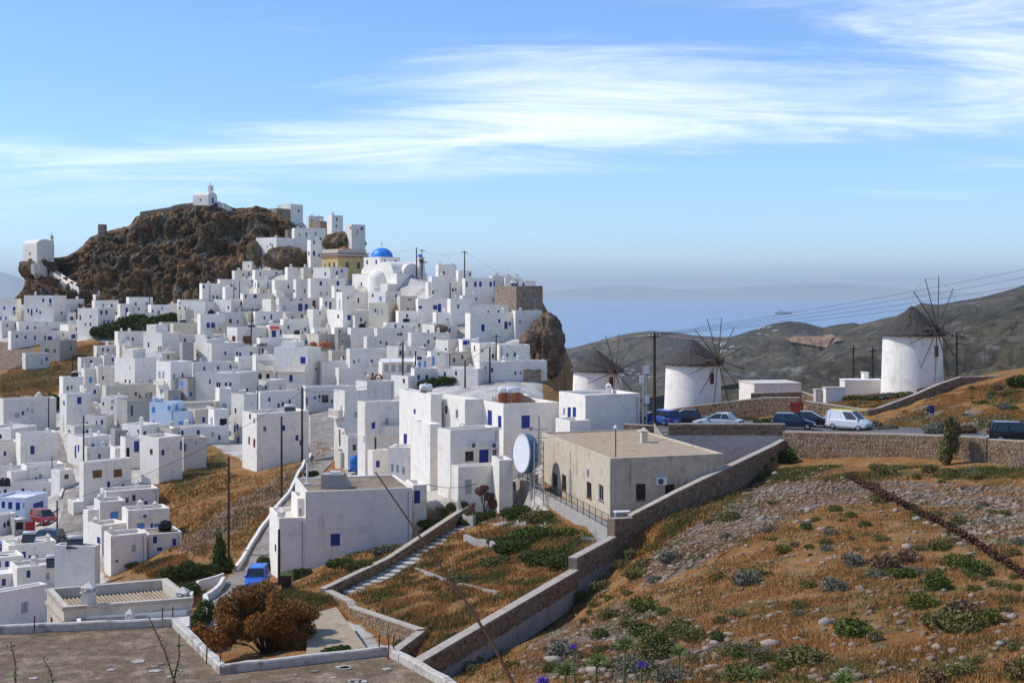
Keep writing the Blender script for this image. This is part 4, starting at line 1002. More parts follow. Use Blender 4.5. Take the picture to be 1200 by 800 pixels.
sheet('lane', [(236,735,86),(246,705,97),(268,668,109),(300,635,121),(322,598,133),(345,572,146),(362,540,166),(364,505,200),(362,484,226)],
      [(262,735,87),(290,700,99),(318,668,110),(330,636,120),(342,600,132),(372,572,145),(393,540,165),(394,505,200),(396,484,226)], 'lane', .05)
sheet('lane', [(64,640,150),(72,600,160),(78,560,176),(62,530,192),(58,500,208)], [(100,640,148),(95,600,158),(92,560,174),(80,530,190),(70,500,206)], 'lane', .05)
sheet('lane_asphalt', [(360,490,218),(360,478,232)], [(398,490,218),(430,478,232)], 'asphalt', .09)
# ---------------------------------------------------------------- walls
def wall_run(label, path, h_, thick=.5, side=1, stone_h=None, cap=True, cat='wall', top_m='wallcap', core_m='mortar', low_m='concrete', both=False, seed=0, base_to_ground=True):
    """wall along survey points (top of wall); side=+1 dresses the face right of the walking direction"""
    pts = [P(*q) for q in path]; o0 = pts[0]; root = empty('stone_wall', o0-Vector((0, 0, h_)))
    off = root.location; core = MB(); capm = MB(); st = MB(); low = MB(); rnd = random.Random(seed)
    n = len(pts); nr = []
    for i in range(n):
        e = (pts[min(i+1, n-1)]-pts[max(i-1, 0)]); e.z = 0; e.normalize(); nr.append(Vector((e.y, -e.x, 0)))
    for i in range(n-1):
        a, b = pts[i], pts[i+1]; na, nb = nr[i]*thick/2, nr[i+1]*thick/2
        if base_to_ground:
            ba = min(a.z-h_, ground_z(*(a+na*2.2)[:2])-.4, ground_z(*(a-na*2.2)[:2])-.4); bb = min(b.z-h_, ground_z(*(b+nb*2.2)[:2])-.4, ground_z(*(b-nb*2.2)[:2])-.4)
        else: ba, bb = a.z-h_, b.z-h_
        poly = [(a-na), (b-nb), (b+nb), (a+na)]; poly = poly[::-1]
        core.prism([(p.x-off.x, p.y-off.y) for p in poly], [q-off.z for q in (ba, bb, bb, ba)], [q-off.z for q in (a.z, b.z, b.z, a.z)])
        if cap:
            k = 1.07; poly = [(a-na*k), (b-nb*k), (b+nb*k), (a+na*k)][::-1]
            capm.prism([(p.x-off.x, p.y-off.y) for p in poly], [q-off.z for q in (a.z-.002, b.z-.002, b.z-.002, a.z-.002)], [q-off.z+.07 for q in (a.z, b.z, b.z, a.z)])
        L_ = (b-a).length
        for sd in ((1, -1) if both else (side,)):
            sh = stone_h or 99.
            row = 0; zoff = .02
            while zoff < min(sh, max(a.z-ba, b.z-bb)):
                rh = rnd.uniform(.13, .25); u = rnd.uniform(-.1, 0)
                while u < L_:
                    w_ = rnd.uniform(.16, .48); u0, u1 = max(u, 0)+.012, min(u+w_, L_)-.012; u += w_
                    if u1-u0 < .06: continue
                    tm = (u0+u1)/2/L_
                    if zoff+rh*.5 > (a.z-ba)*(1-tm)+(b.z-bb)*tm: continue
                    pr = rnd.uniform(.02, .065); hh = rh-.025+rnd.uniform(-.03, .01); vs = []
                    for (uu, dz) in ((u0, 0), (u1, 0), (u1, -hh), (u0, -hh)):
                        t_ = uu/L_; p = a.lerp(b, t_); nn = (na.lerp(nb, t_))*sd; q = p+nn; q.z += -zoff+dz; vs.append(q-off)
                    c_ = (vs[0]+vs[1]+vs[2]+vs[3])/4; nn = (na+nb).normalized()*sd; vs = [v-nn*.02 for v in vs]
                    fr = [v.lerp(c_, rnd.uniform(.08, .2))+nn*(pr+.02) for v in vs]
                    f_ = [(4, 5, 6, 7), (0, 1, 5, 4), (1, 2, 6, 5), (2, 3, 7, 6), (3, 0, 4, 7)]
                    st.add(vs+fr, f_ if sd < 0 else [tuple(reversed(q)) for q in f_])
                zoff += rh
            if stone_h:   # rendered lower part
                k = 1.10; nA, nB = na*sd, nb*sd
                poly = [a+nA*.9, b+nB*.9, b+nB*k, a+nA*k]
                if sd > 0: poly = poly[::-1]
                if a.z-stone_h > ba+.05 or b.z-stone_h > bb+.05:
                    low.prism([(p.x-off.x, p.y-off.y) for p in poly], [q-off.z for q in ((ba, bb, bb, ba) if sd < 0 else (ba, bb, bb, ba))], [q-off.z-stone_h for q in (a.z, b.z, b.z, a.z)] if sd < 0 else [q-off.z-stone_h for q in (a.z, b.z, b.z, a.z)])
    core.build('core', M[core_m], root)
    if cap: capm.build('coping', M[top_m], root)
    if st.v: tag(st.build('stones', M['wall_stones'], root), kind='stuff')
    if low.v: low.build('render_coat', M[low_m], root)
    return tag(root, label, cat, 'stone walls round the terrace and the road')
wall_run('long retaining wall rising beside the dry slope, stone above grey render', [(487,776,62),(580,722,71),(673,668,81.5)], 2.0, .55, 1, 1.0, seed=1)
wall_run('short retaining wall step leading up to the stone pier', [(671,654,81.5),(718,629,90)], 2.6, .55, 1, 1.3, seed=2)
wall_run('square stone pier below the weathered beige building', [(716,608,90),(738,607,92.2)], 2.6, .6, 1, seed=3, both=True)
wall_run('sloping stone wall climbing from the beige building to the road', [(738,604,92.2),(790,577,94.3),(846,550,97.0),(905,522,109),(918,515,112.5)], 1.2, .5, 1, seed=4)
wall_run('stone wall running uphill along the flight of concrete steps', [(378,690,92),(454,654,100),(587,567,118),(602,564,119)], 1.5, .45, 1, seed=5)
wall_run('stone wall stub beside the lattice mast below the giant dish', [(600,569,119.5),(628,556,113)], 1.2, .45, 1, 1.0, seed=15, low_m='cream')
wall_run('low corner wall of the walled terrace, stone above grey render', [(385,692,91.5),(410,704,86.5),(413,711,86),(493,738,73)], 2.2, .5, 1, .95, seed=6)
wall_run('short return wall at the lower corner of the walled terrace', [(493,740,73),(458,766,65.5)], 1.5, .45, -1, seed=7)
wall_run('long pale stone parapet wall between the road and the dry slope', [(919,506,112.3),(1060,509,105.2),(1158,513,100)], 2.2, .5, 1, seed=8, both=False)
wall_run('end length of stone parapet below the parked black SUV', [(1160,515,99.9),(1200,517,97.3),(1330,520,91)], 2.0, .5, 1, seed=9)
wall_run('stone parapet over rendered wall in front of the parked silver saloon', [(783,497,114.2),(920,497,113.4)], 2.6, .5, 1, .95, low_m='concrete_light', seed=10)
wall_run('short stone parapet with rendered base beside the utility shed', [(731,497,116.5),(767,499,116)], 2.2, .5, 1, .9, low_m='cream', seed=11)
wall_run('rough stone wall holding the ground below the middle windmill', [(757,484,139),(820,475,137),(895,466,134),(937,466,132)], 1.8, .5, 1, seed=12)
wall_run('stone wall with pale coping curving round the right-hand windmill', [(945,470,131),(1018,481,126),(1030,478,126.6),(1070,463,129),(1100,450,131),(1125,442,133),(1172,441,134)], 1.4, .45, 1, seed=13)
wall_run('low stone kerb wall on the terrace below the flat white roof', [(880,461,141),(940,459,140),(955,464,138)], .6, .4, 1, seed=14, both=True)
def low_wall(label, path, h_=.5, thick=.28, m='whitewash', sub=4):
    pts = [P(*q) for q in path]; fine = []
    for i in range(len(pts)-1):
        for k in range(sub): fine.append(pts[i].lerp(pts[i+1], k/sub))
    fine.append(pts[-1]); root = fine[0].copy(); mb = MB()
    for p in fine: p.z = ground_z(p.x, p.y)
    n = len(fine); vs = []
    for i, p in enumerate(fine):
        e = fine[min(i+1, n-1)]-fine[max(i-1, 0)]; e.z = 0; e.normalize(); q = Vector((e.y, -e.x, 0))*thick/2
        for s, z in ((-1, -.6), (1, -.6), (1, h_), (-1, h_)): vs.append(p+q*s+Vector((0, 0, z))-root)
    fs = [(0, 1, 2, 3), tuple(4*(n-1)+k for k in (3, 2, 1, 0))]
    for i in range(n-1):
        for k in range(4): fs.append((i*4+(k+1) % 4, i*4+k, (i+1)*4+k, (i+1)*4+(k+1) % 4))
    o = mesh_obj('garden_wall', vs, fs, M[m], loc=root); return tag(o, label, 'wall')
low_wall('low curving white wall along the outer edge of the concrete lane', [(364,527,174),(354,556,156),(338,580,142),(318,604,131),(300,634,121),(276,658,112.5)], .55)
low_wall('low pale wall between the lane and the green shrubs', [(238,742,84),(243,712,93),(240,700,97),(252,684,101),(262,672,106)], .7, .3, 'offwhite')
low_wall('pale wall closing the small yard with a plant pot', [(222,700,96),(226,682,101),(232,671,105),(262,669,106.5)], .9, .25, 'offwhite')
low_wall('low white wall along the narrow lane between old houses', [(86,556,176),(70,572,168)], .5)
low_wall('stepped white parapet below the glazed veranda', [(484,447,221),(500,438,226),(518,425,233),(532,408,240)], .7)
low_wall('broken concrete garden kerb crossing the walled terrace', [(487,668,98),(520,688,90),(585,714,81)], .16, .25, 'cement')
low_wall('short broken concrete wall on the walled terrace among weeds', [(545,630,103),(556,636,100),(575,640,98),(580,648,96)], .5, .3, 'cement')
low_wall('curved grey wall round the oleander bush', [(527,580,116),(530,596,112.5),(545,606,110),(556,608,109)], .9, .3, 'concrete')
# ---------------------------------------------------------------- concrete steps in the terrace
S3 = [P(414,693,93.6), P(456,672,98.4), P(602,583,117.5)]; N_ = 28
st_root = empty('stairway', S3[0]); tag(st_root, 'long flight of shallow concrete steps climbing the walled terrace', 'stairs')
L1, L2 = (S3[1]-S3[0]).length, (S3[2]-S3[1]).length
for i in range(N_):
    d_ = (L1+L2)*i/(N_-1); p = S3[0].lerp(S3[1], d_/L1) if d_ < L1 else S3[1].lerp(S3[2], (d_-L1)/L2); e = (S3[1]-S3[0]) if d_ < L1 else (S3[2]-S3[1]); ex = Vector((e.x, e.y)).normalized(); ey = Vector((ex.y, -ex.x))
    mb = MB(); mb.obox((0, 0), ex, ey, (L1+L2)/N_*.36, .68, -.9, .06); s_ = mb.build('step', M['concrete_light'], st_root); s_.location = p-S3[0]
# ---------------------------------------------------------------- walkway, its wall and railing beside the beige building
wk = [P(*q) for q in [(604,588,115.5),(712,636,90.5),(716,622,93.2),(640,590,108),(618,579,115.5)]]
mb = MB(); mb.prism([(p.x, p.y) for p in wk], [p.z-2.4 for p in wk], [-16.78 for p in wk]); wko = tag(mb.build('walkway', M['concrete']), kind='structure')
def railing(label, a, b, n=16, h_=1.0):
    root = empty('railing', a); d = b-a
    for i in range(n):
        p = d*(i/(n-1)); mb = MB(); mb.tube([p, p+Vector((0, 0, h_))], .022, 5); mb.build('post', M['metal_dark'], root)
    for k in (.12, .5, h_):
        mb = MB(); mb.tube([Vector((0, 0, k)), d+Vector((0, 0, k))], .02, 5); mb.build('rail', M['metal_dark'], root)
    for i in range((n-1)*5):
        if i % 5 == 0: continue
    mb = MB()
    for i in range((n-1)*6): p = d*((i+.5)/((n-1)*6)); mb.tube([p+Vector((0, 0, .12)), p+Vector((0, 0, h_))], .009, 4, cap=False)
    tag(mb.build('baluster', M['metal_dark'], root), kind='stuff')
    return tag(root, label, 'railing')
ra, rb = P(606,588,115), P(713,636,90.7); ra.z = rb.z = -16.78
railing('rusty iron railing along the walkway below the beige building', ra.lerp(rb, .02), rb, 18)
mb = MB(); 
for k in range(3): mb.tube([P(680+8*k*0,629+2*k,93-k*.2), P(708,632+2*k,90.2-k*.2)], .03, 6)
tag(mb.build('pipe', M['metal']), 'bundle of pale metal pipes fixed below the walkway', 'pipe')
# ---------------------------------------------------------------- concrete pad
pd = [P(*q) for q in [(357,771,67),(432,757,71),(394,728,81),(362,735,79)]]; mb = MB(); mb.prism([(p.x, p.y) for p in pd], [-23.5]*4, [-19.9]*4)
tag(mb.build('concrete_slab', M['roof_sand']), 'flat sandy concrete slab below the corner terrace wall', 'slab')
# ---------------------------------------------------------------- near house with a bare brown roof
ZR = -14.9; nr_poly = [(-26, 39), (.6, 41.5), (-2.3, 48.4), (-5.0, 52.9), (-11.25, 50.3), (-15.0, 57.4), (-26, 55.4)]
root = empty('flat_roof_house', (-12, 47, -19)); tag(root, 'near house with a bare brown flat roof edged by a worn white parapet', 'house')
def loc(poly, r=root): return [(x-r.location.x, y-r.location.y) for x, y in poly]
mb = MB(); mb.prism(loc(nr_poly), -1.5, ZR-.02+19-.1); mb.build('wall', M['whitewash'], root)
mb = MB(); mb.prism(loc(inset(nr_poly, .1)), ZR+19-.15, ZR+19); rf_ = mb.build('roof', M['roof_near'], root)
ins = inset(nr_poly, .32); n = len(nr_poly); rz0 = ZR+19
for i in range(n):
    j = (i+1) % n
    if i in (0,): continue
    a0, b0, c0, d0 = [Vector(q)-Vector(root.location[:2]) for q in (nr_poly[i], nr_poly[j], ins[j], ins[i])]
    nseg = 26; mb = MB(); vs = []
    for k in range(nseg+1):
        t_ = k/nseg; o_ = a0.lerp(b0, t_); q_ = d0.lerp(c0, t_); h_ = .34+.05*noise.noise(Vector((o_.x*.9, o_.y*.9, i))); jx = Vector((noise.noise(Vector((t_*9, i, 1))), noise.noise(Vector((t_*9, i, 2)))))*.05; o_ = o_+jx; q_ = q_+jx*.7
        for p_, z_ in ((o_, -.3), (o_, h_-.05), (o_.lerp(q_, .12), h_), (q_.lerp(o_, .12), h_+.01), (q_, h_-.05), (q_, -.1)): vs.append((p_.x, p_.y, rz0+z_))
    fs = []
    for k in range(nseg):
        for m_ in range(5): fs.append((k*6+m_, (k+1)*6+m_, (k+1)*6+m_+1, k*6+m_+1))
    fs += [tuple(range(6)), tuple(nseg*6+q for q in reversed(range(6)))]
    mesh_obj('parapet', vs, fs, M['parapet'] if 'parapet' in M else M['wallcap'], root)
for px, py, D in ((258,785,50.4),(190,731,57),(202,732,57.2),(455,764,52.7),(444,763,52.5),(461,768,52.4),(455,772,51.6),(40,742,55.6),(242,775,51)):
    p = P(px, py, D); mb = MB(); mb.tube([(0, 0, 0), (.02, .01, .75)], .03, 6)
    r_ = mb.build('rusty_bar', M['rust'], root); r_.location = (p.x-root.location.x, p.y-root.location.y, rz0+.1)
rnd = random.Random(3)
for k in range(26):    # broken slabs and litter lying on the roof
    px = rnd.uniform(20, 480); py = rnd.uniform(768, 799)
    if px < 250 and py < 750: continue
    D = -ZR*F/(py-EY); p = P(px, py, D)
    if not inpoly(p.x, p.y, inset(nr_poly, .8)): continue
    s_ = rnd.uniform(.12, .45); a_ = rnd.uniform(0, 3); mb = MB()
    mb.prism([(s_*rnd.uniform(.6, 1)*math.cos(a_+q*2*math.pi/5), .7*s_*math.sin(a_+q*2*math.pi/5)) for q in range(5)], 0, .03)
    o = mb.build('broken_slab', M['concrete' if rnd.random() < .6 else 'roof_brown'], None, loc=(p.x, p.y, ZR+.003)); o.rotation_euler = (0, 0, 0)
    tag(o, 'thin broken plaster slab lying on the near brown roof', 'slab', 'plaster slabs on the near roof')
# ---------------------------------------------------------------- house with the ribbed roof
zt = -16.24; q4 = [(-23.1, 66), (-17.05, 68), (-19.65, 72.6), (-25.5, 70.2)]
root = empty('ribbed_roof_house', (-21, 69, zt-3.6)); tag(root, 'pale house with a ribbed brown roof behind deep parapets and two chimneys', 'house')
lp = loc(q4, root); mb = MB(); hs = [[], [], [], []]
for i in range(4):
    a_, b_ = lp[i], lp[(i+1) % 4]; L_ = (Vector(b_)-Vector(a_)).length; holes = []
    if i == 3: holes = [(1.0, 1.7, 1.0, 2.3), (2.7, 3.4, 1.0, 2.3)]
    wall_face(mb, a_, b_, -2, 3.6, holes)
    e_ = (Vector(b_)-Vector(a_)).normalized()
    for hh in holes:
        c_ = Vector(a_)+e_*((hh[0]+hh[1])/2); opening('r', root, (c_.x, c_.y, (hh[2]+hh[3])/2), e_, hh[1]-hh[0], hh[3]-hh[2])
ii = inset(lp, .28)
for i in range(4):
    j = (i+1) % 4; mb.quad((*lp[i], 3.6), (*lp[j], 3.6), (*ii[j], 3.6), (*ii[i], 3.6)); mb.quad((*ii[i], 3.6), (*ii[j], 3.6), (*ii[j], 2.9), (*ii[i], 2.9))
mb.build('wall', M['cream'], root)
mb = MB(); oo_ = inset(lp, -.10); 
for i in range(4):
    j = (i+1) % 4; a_, b_, c_, d_ = oo_[i], oo_[j], inset(lp, -.005)[j], inset(lp, -.005)[i]; mb.prism([a_, b_, c_, d_], 2.75, 2.9); mb.prism([a_, b_, c_, d_], 3.45, 3.62)
mb.build('cornice', M['wallcap'], root)
mb = MB(); mb.prism(inset(lp, .25), 2.8, 3.02); rf = mb.build('roof', M['roof_brown'], root)
a0, b0, c0, d0 = [Vector(q) for q in inset(lp, .3)]
for k in range(27):
    t_ = (k+.5)/27; p0 = a0.lerp(b0, t_); p1 = d0.lerp(c0, t_); mb = MB(); mb.tube([(*p0, 3.03), (*p1, 3.03)], .065, 6); mb.build('roof_rib', M['roof_sand'], rf)
c = P(104,711,66.9); chimney(root, c.x-root.location.x, c.y-root.location.y, 2.9, .3, 1.25, 'offwhite')
c = P(214,708,68.6); chimney(root, c.x-root.location.x, c.y-root.location.y, 2.4, .28, 1.1, 'offwhite')
# annex roof in front of it
an = [P(*q) for q in [(90,738,63.5),(222,738,64.5),(222,722,68),(90,724,66.4)]]; root = empty('annex', an[0]-Vector((0, 0, 2)))
zt2 = -17.1; mb = MB(); lp = [(p.x-root.location.x, p.y-root.location.y) for p in an]; zl = zt2-root.location.z
mb.prism(lp, -3, zl); mb.build('roof', M['roof_cream'], root)
tag(root, 'low annex with sandy roof between the ribbed roof and the near parapet', 'annex')
mb = MB(); ii = inset(lp, .2)
for i in (0, 3, 2): j = (i+1) % 4; mb.prism([lp[i], lp[j], ii[j], ii[i]], zl+.002, zl+.3)
mb.build('parapet', M['whitewash'], root)
c = P(152,733,65); chimney(root, c.x-root.location.x, c.y-root.location.y, zl, .17, .5, 'offwhite')
# ---------------------------------------------------------------- church with the blue dome
def church():
    D = 277.; m_ = D/F; A = P(465, 352, D); root = empty('domed_church', A); tag(root, 'big white church with a bright blue dome and barrel vaults', 'church')
    th = R(40)-math.atan((465-CX)/F); dr = Vector((math.cos(th), math.sin(th))); dl = Vector((-math.sin(th), math.cos(th)))
    Wr, Wl, H = 8.6, 15.5, 5.9
    b = MB(); pt = lambda u, v: dr*u+dl*v
    poly = [pt(0, 0), pt(Wr, 0), pt(Wr, Wl), pt(0, Wl)]
    for i in range(4): wall_face(b, poly[i], poly[(i+1) % 4], -3, H, [(3.0, 3.5, 3.2, 4.0), (5.6, 6.1, 3.2, 4.0)] if i == 3 else [])
    b.prism([tuple(p) for p in poly], H-.1, H); b.build('wall', M['whitewash'], root)
    for u in (3.25, 5.85): p = pt(0, Wl-u); opening('b', root, (p.x, p.y, 3.6), -dl, .5, .8)
    def vault(u0, u1, v0, v1, along, z, rise, name='vault'):
        v = MB(); n_ = 16; vs = []; fs = []
        for k in range(n_+1):
            a = math.pi*k/n_; s = -math.cos(a); zz = z+rise*math.sin(a)
            for t_ in (0, 1):
                if along == 'v': p = pt((u0+u1)/2+(u1-u0)/2*s, v0+(v1-v0)*t_)
                else: p = pt(u0+(u1-u0)*t_, (v0+v1)/2+(v1-v0)/2*s)
                vs.append((p.x, p.y, zz))
        for k in range(n_): fs.append((2*k, 2*k+1, 2*k+3, 2*k+2))
        fs.append(tuple(2*k for k in range(n_+1))); fs.append(tuple(2*k+1 for k in reversed(range(n_+1))))
        v.add(vs, fs); return v.build(name, M['whitewash'], root)
    vault(.0, Wr-.0, 1.2, 7.2, 'u', H, 2.6); vault(2.2, 7.2, 0.4, Wl-.4, 'v', H, 2.1)
    c = pt(4.2, 10.2); b = MB(); b.obox(tuple(c), dr, dl, 2.9, 2.9, H-.2, H+3.7); dru = b.build('drum', M['whitewash'], root)
    for s in (-1, 1):
        p = c+dr*(-2.92)+dl*1.6*s; place_unit('shut_b', 'window', dru, (p.x, p.y, H+2.6), -dl, .45, .9, .02)
        p = c-dl*2.92+dr*1.6*s; place_unit('shut_b', 'window', dru, (p.x, p.y, H+2.6), dr, .45, .9, .02)
    b = MB(); b.lathe([(2.55, 0), (2.5, .3), (2.3, .9), (1.9, 1.4), (1.35, 1.8), (.7, 2.03), (.0, 2.1)], 28, (c.x, c.y, H+3.72)); dm = b.build('dome', M['domeblue'], root, smooth=True)
    b = MB(); b.tube([(c.x, c.y, H+6), (c.x, c.y, H+7.1)], .05, 5); b.tube([(c.x-.28*dr.x, c.y-.28*dr.y, H+6.75), (c.x+.28*dr.x, c.y+.28*dr.y, H+6.75)], .045, 5); b.build('cross', M['metal_dark'], dm)
    p = pt(.3, 6.4); b = MB(); b.lathe([(2.5, -8), (2.5, 4.6), (2.35, 5.4), (1.95, 6.1), (1.3, 6.6), (.6, 6.85), (0, 6.9)], 24, (p.x, p.y, 0)); b.build('apse', M['whitewash'], root, smooth=True)
    # bell turret with a small blue cap
    p = pt(Wr-.9, 1.4); b = MB(); z = H+1.9
    for sx in (-1, 1):
        for sy in (-1, 1): b.obox((p.x+dr.x*.55*sx+dl.x*.55*sy, p.y+dr.y*.55*sx+dl.y*.55*sy), dr, dl, .16, .16, z-2.2, z+1.5)
    b.obox(tuple(p), dr, dl, .85, .85, z-2.4, z); b.obox(tuple(p), dr, dl, .8, .8, z+1.5, z+1.75); bt = b.build('bell_turret', M['whitewash'], root)
    b = MB(); b.lathe([(.62, 0), (.55, .35), (.3, .6), (0, .7)], 14, (p.x, p.y, z+1.76)); b.build('cap', M['domeblue'], bt, smooth=True)
    b = MB(); b.lathe([(.0, .5), (.12, .45), (.2, .1), (.26, 0)], 10, (p.x, p.y, z+.7)); b.build('bell', M['metal_dark'], bt)
    b = MB(); b.obox(tuple(pt(-1.2, 1.2)), dr, dl, 1.4, 1.2, -3, 3.6); b.build('side_block', M['whitewash'], root)
church()
def chapel(label, xl, xc, xr, ye, ya, yb, D, bell, extra=True):
    A = P(xc, yb, D); root = empty('chapel', A); tag(root, label, 'chapel'); la, rb = xc-xl, xr-xc
    th = math.atan2(la, rb*1.15)-math.atan((xc-CX)/F); dr = Vector((math.cos(th), math.sin(th))); dl = Vector((-math.sin(th), math.cos(th)))
    tx = lambda q: (q-CX)/F
    wr = (tx(xr)*A.y-A.x)/(dr.x-tx(xr)*dr.y); wl = (tx(xl)*A.y-A.x)/(dl.x-tx(xl)*dl.y); he = (yb-ye)*D/F; ha = (yb-ya)*D/F
    pt = lambda u, v: dr*u+dl*v; b = MB(); poly = [pt(0, 0), pt(wr, 0), pt(wr, wl), pt(0, wl)]
    holes = {0: [(wr*.5-.5, wr*.5+.5, .3, 2.1)] if extra else [], 3: [(wl*.5-.3, wl*.5+.3, he*.35, he*.35+.8)]}
    for i in range(4): wall_face(b, poly[i], poly[(i+1) % 4], -.6, he, holes.get(i, []))
    b.build('wall', M['whitewash'], root)
    b = MB(); b.prism(inset([tuple(q) for q in poly], -.15), -2.2, -.55); b.build('plinth', M['cliff'], root)
    if extra: p = pt(wr*.5, 0); opening('d', root, (p.x, p.y, 1.2), dr, 1.0, 1.8)
    p = pt(0, wl*.5); opening('k', root, (p.x, p.y, he*.35+.4), -dl, .6, .8)
    v = MB(); n_ = 14; vs = []; fs = []
    for k in range(n_+1):
        a = math.pi*k/n_
        for t_ in (0, 1): p = pt(wr/2-wr/2*math.cos(a), wl*t_); vs.append((p.x, p.y, he+(ha-he)*math.sin(a)**.8))
    for k in range(n_): fs.append((2*k, 2*k+1, 2*k+3, 2*k+2))
    fs.append(tuple(2*k for k in range(n_+1))); fs.append(tuple(2*k+1 for k in reversed(range(n_+1)))); v.add(vs, fs); v.build('roof', M['whitewash'], root)
    if bell:
        p = pt(wr*bell[0], .25); z = ha-.2; b = MB(); s = bell[1]
        for k in (-1, 1): b.obox((p.x+dr.x*s*.8*k, p.y+dr.y*s*.8*k), dr, dl, s*.28, s*.5, z-.6, z+s*2.2)
        b.obox(tuple(p), dr, dl, s*1.1, s*.55, z-1.2, z+.1); b.obox(tuple(p), dr, dl, s*1.15, s*.55, z+s*2.2, z+s*2.9); bt = b.build('belfry', M['whitewash'], root)
        b = MB(); b.lathe([(0, .5), (.15, .42), (.24, .1), (.3, 0)], 10, (p.x, p.y, z+s)); b.build('bell', M['metal_dark'], bt)
        b = MB(); b.tube([(p.x, p.y, z+s*2.9), (p.x, p.y, z+s*2.9+.8)], .05, 5); b.tube([(p.x-.25*dr.x, p.y-.25*dr.y, z+s*2.9+.5), (p.x+.25*dr.x, p.y+.25*dr.y, z+s*2.9+.5)], .05, 5); b.build('cross', M['metal_dark'], bt)
    return root
chapel('small white chapel with a belfry on the very summit', 226, 244, 254.5, 229.5, 225, 239, 343, (.35, .7))
chapel('white barrel-roofed chapel on the lower left shoulder of the rocky hill', 27, 43, 63.5, 287, 280, 305, 338, (.88, .45), extra=False)
# white stairs down from the left chapel
pth = [(40,308),(48,314),(56,318),(65,323),(74,329),(83,335),(92,339)]
base = [P(x, y+3, rock_hit(x, y+3)-1.2) for x, y in pth]; root = empty('hill_stairway', base[0]); tag(root, 'white walled stairway winding down from the left chapel', 'stairs')
mb = MB(); tr = MB()
for i in range(len(base)-1):
    a, b = base[i]-base[0], base[i+1]-base[0]
    for oy, h_ in ((0, 1.2), (2.2, 1.7)):
        a2, b2 = a+Vector((0, oy, 0)), b+Vector((0, oy, 0)); poly = [(a2.x, a2.y), (b2.x, b2.y), (b2.x, b2.y+.35), (a2.x, a2.y+.35)]
        mb.prism(poly, [a.z-3, b.z-3, b.z-3, a.z-3], [a.z+h_, b.z+h_, b.z+h_, a.z+h_])
    for k in range(4):
        p = a.lerp(b, (k+.5)/4); tr.box(p.x-(b-a).length/8, p.x+(b-a).length/8, p.y+.35, p.y+2.2, p.z-2, p.z+.6)
mb.build('side_wall', M['whitewash'], root); tr.build('step', M['offwhite'], root)
pb = [P(x, y, rock_hit(x, y, 343)-.5) for x, y in ((255,239),(262,243),(271,247))]; mb = MB()
for i in range(2):
    a, b = pb[i]-pb[0], pb[i+1]-pb[0]; mb.prism([(a.x, a.y), (b.x, b.y), (b.x, b.y+.4), (a.x, a.y+.4)], [a.z-2.5, b.z-2.5, b.z-2.5, a.z-2.5], [a.z+.9, b.z+.9, b.z+.9, a.z+.9])
tag(mb.build('garden_wall', M['offwhite'], loc=pb[0]), 'white sloping wall below the summit chapel', 'wall')
mb = MB(); p = P(120, 270, 344); mb.obox((0, 0), Vector((1, 0)), Vector((0, 1)), .9, .9, -2, 1.6); tag(mb.build('stone_hut', M['stone_house'], loc=p), 'tiny square stone hut on the hill skyline', 'hut')
mb = MB(); p = P(187, 246, 344); mb.prism([(-5, -1), (5, -1), (5, 0), (-5, 0)], [-3, -3, -3, -3], [-.6, 1.0, 1.0, -.6]); mb.prism([(5, -1), (13, -1), (13, 0), (5, 0)], -3, 1.2); tag(mb.build('ruined_wall', M['stone_house'], loc=p), 'old stone wall on the skyline left of the summit chapel', 'wall')
# ---------------------------------------------------------------- yellow building with the red cornice
def yellow():
    D = 297.; A = P(396, 324, D); root = empty('town_hall', A); tag(root, 'yellow building with red and white cornice and tall windows', 'building')
    th = R(38)-math.atan((396-CX)/F); dr = Vector((math.cos(th), math.sin(th))); dl = Vector((-math.sin(th), math.cos(th))); Wr, Wl, H = 8.6, 6.2, 4.5
    pt = lambda u, v: dr*u+dl*v; poly = [pt(0, 0), pt(Wr, 0), pt(Wr, Wl), pt(0, Wl)]; b = MB(); hl = [(.9+1.75*k, 1.6+1.75*k, 1.0, 3.3) for k in range(3)]; hr = [(2.2, 3.2, 1.8, 3.4), (5.6, 6.6, 1.8, 3.4)]
    for i in range(4): wall_face(b, poly[i], poly[(i+1) % 4], -3, H, hl if i == 3 else hr if i == 0 else [])
    b.build('wall', M['ochre'], root)
    for u0, u1, v0, v1 in hl: p = pt(0, Wl-(u0+u1)/2); opening('k', root, (p.x, p.y, (v0+v1)/2), -dl, u1-u0, v1-v0)
    for u0, u1, v0, v1 in hr: p = pt((u0+u1)/2, 0); opening('k', root, (p.x, p.y, (v0+v1)/2), dr, u1-u0, v1-v0)
    q = [tuple(p) for p in poly]
    for o_, z0, z1, m_, nm in ((-.25, H, H+.35, 'redbrown', 'lower_cornice'), (-.08, H+.35, H+.75, 'offwhite', 'frieze'), (-.45, H+.75, H+1.0, 'redbrown', 'upper_cornice')):
        b = MB(); b.prism(inset(q, o_), z0, z1); b.build(nm, M[m_], root)
    b = MB(); o_ = inset(q, .1); i_ = inset(q, .35)
    for i in range(4): j = (i+1) % 4; b.prism([o_[i], o_[j], i_[j], i_[i]], H+1.001, H+1.9)
    b.build('parapet', M['cream'], root)
    b = MB(); c = sum(poly, Vector((0, 0)))/4; i_ = inset(q, .6); b.add([(*p, H+1.02) for p in i_]+[(c.x, c.y, H+2.7)], [(0, 1, 4), (1, 2, 4), (2, 3, 4), (3, 0, 4)]); b.build('roof', M['terracotta'], root)
yellow()
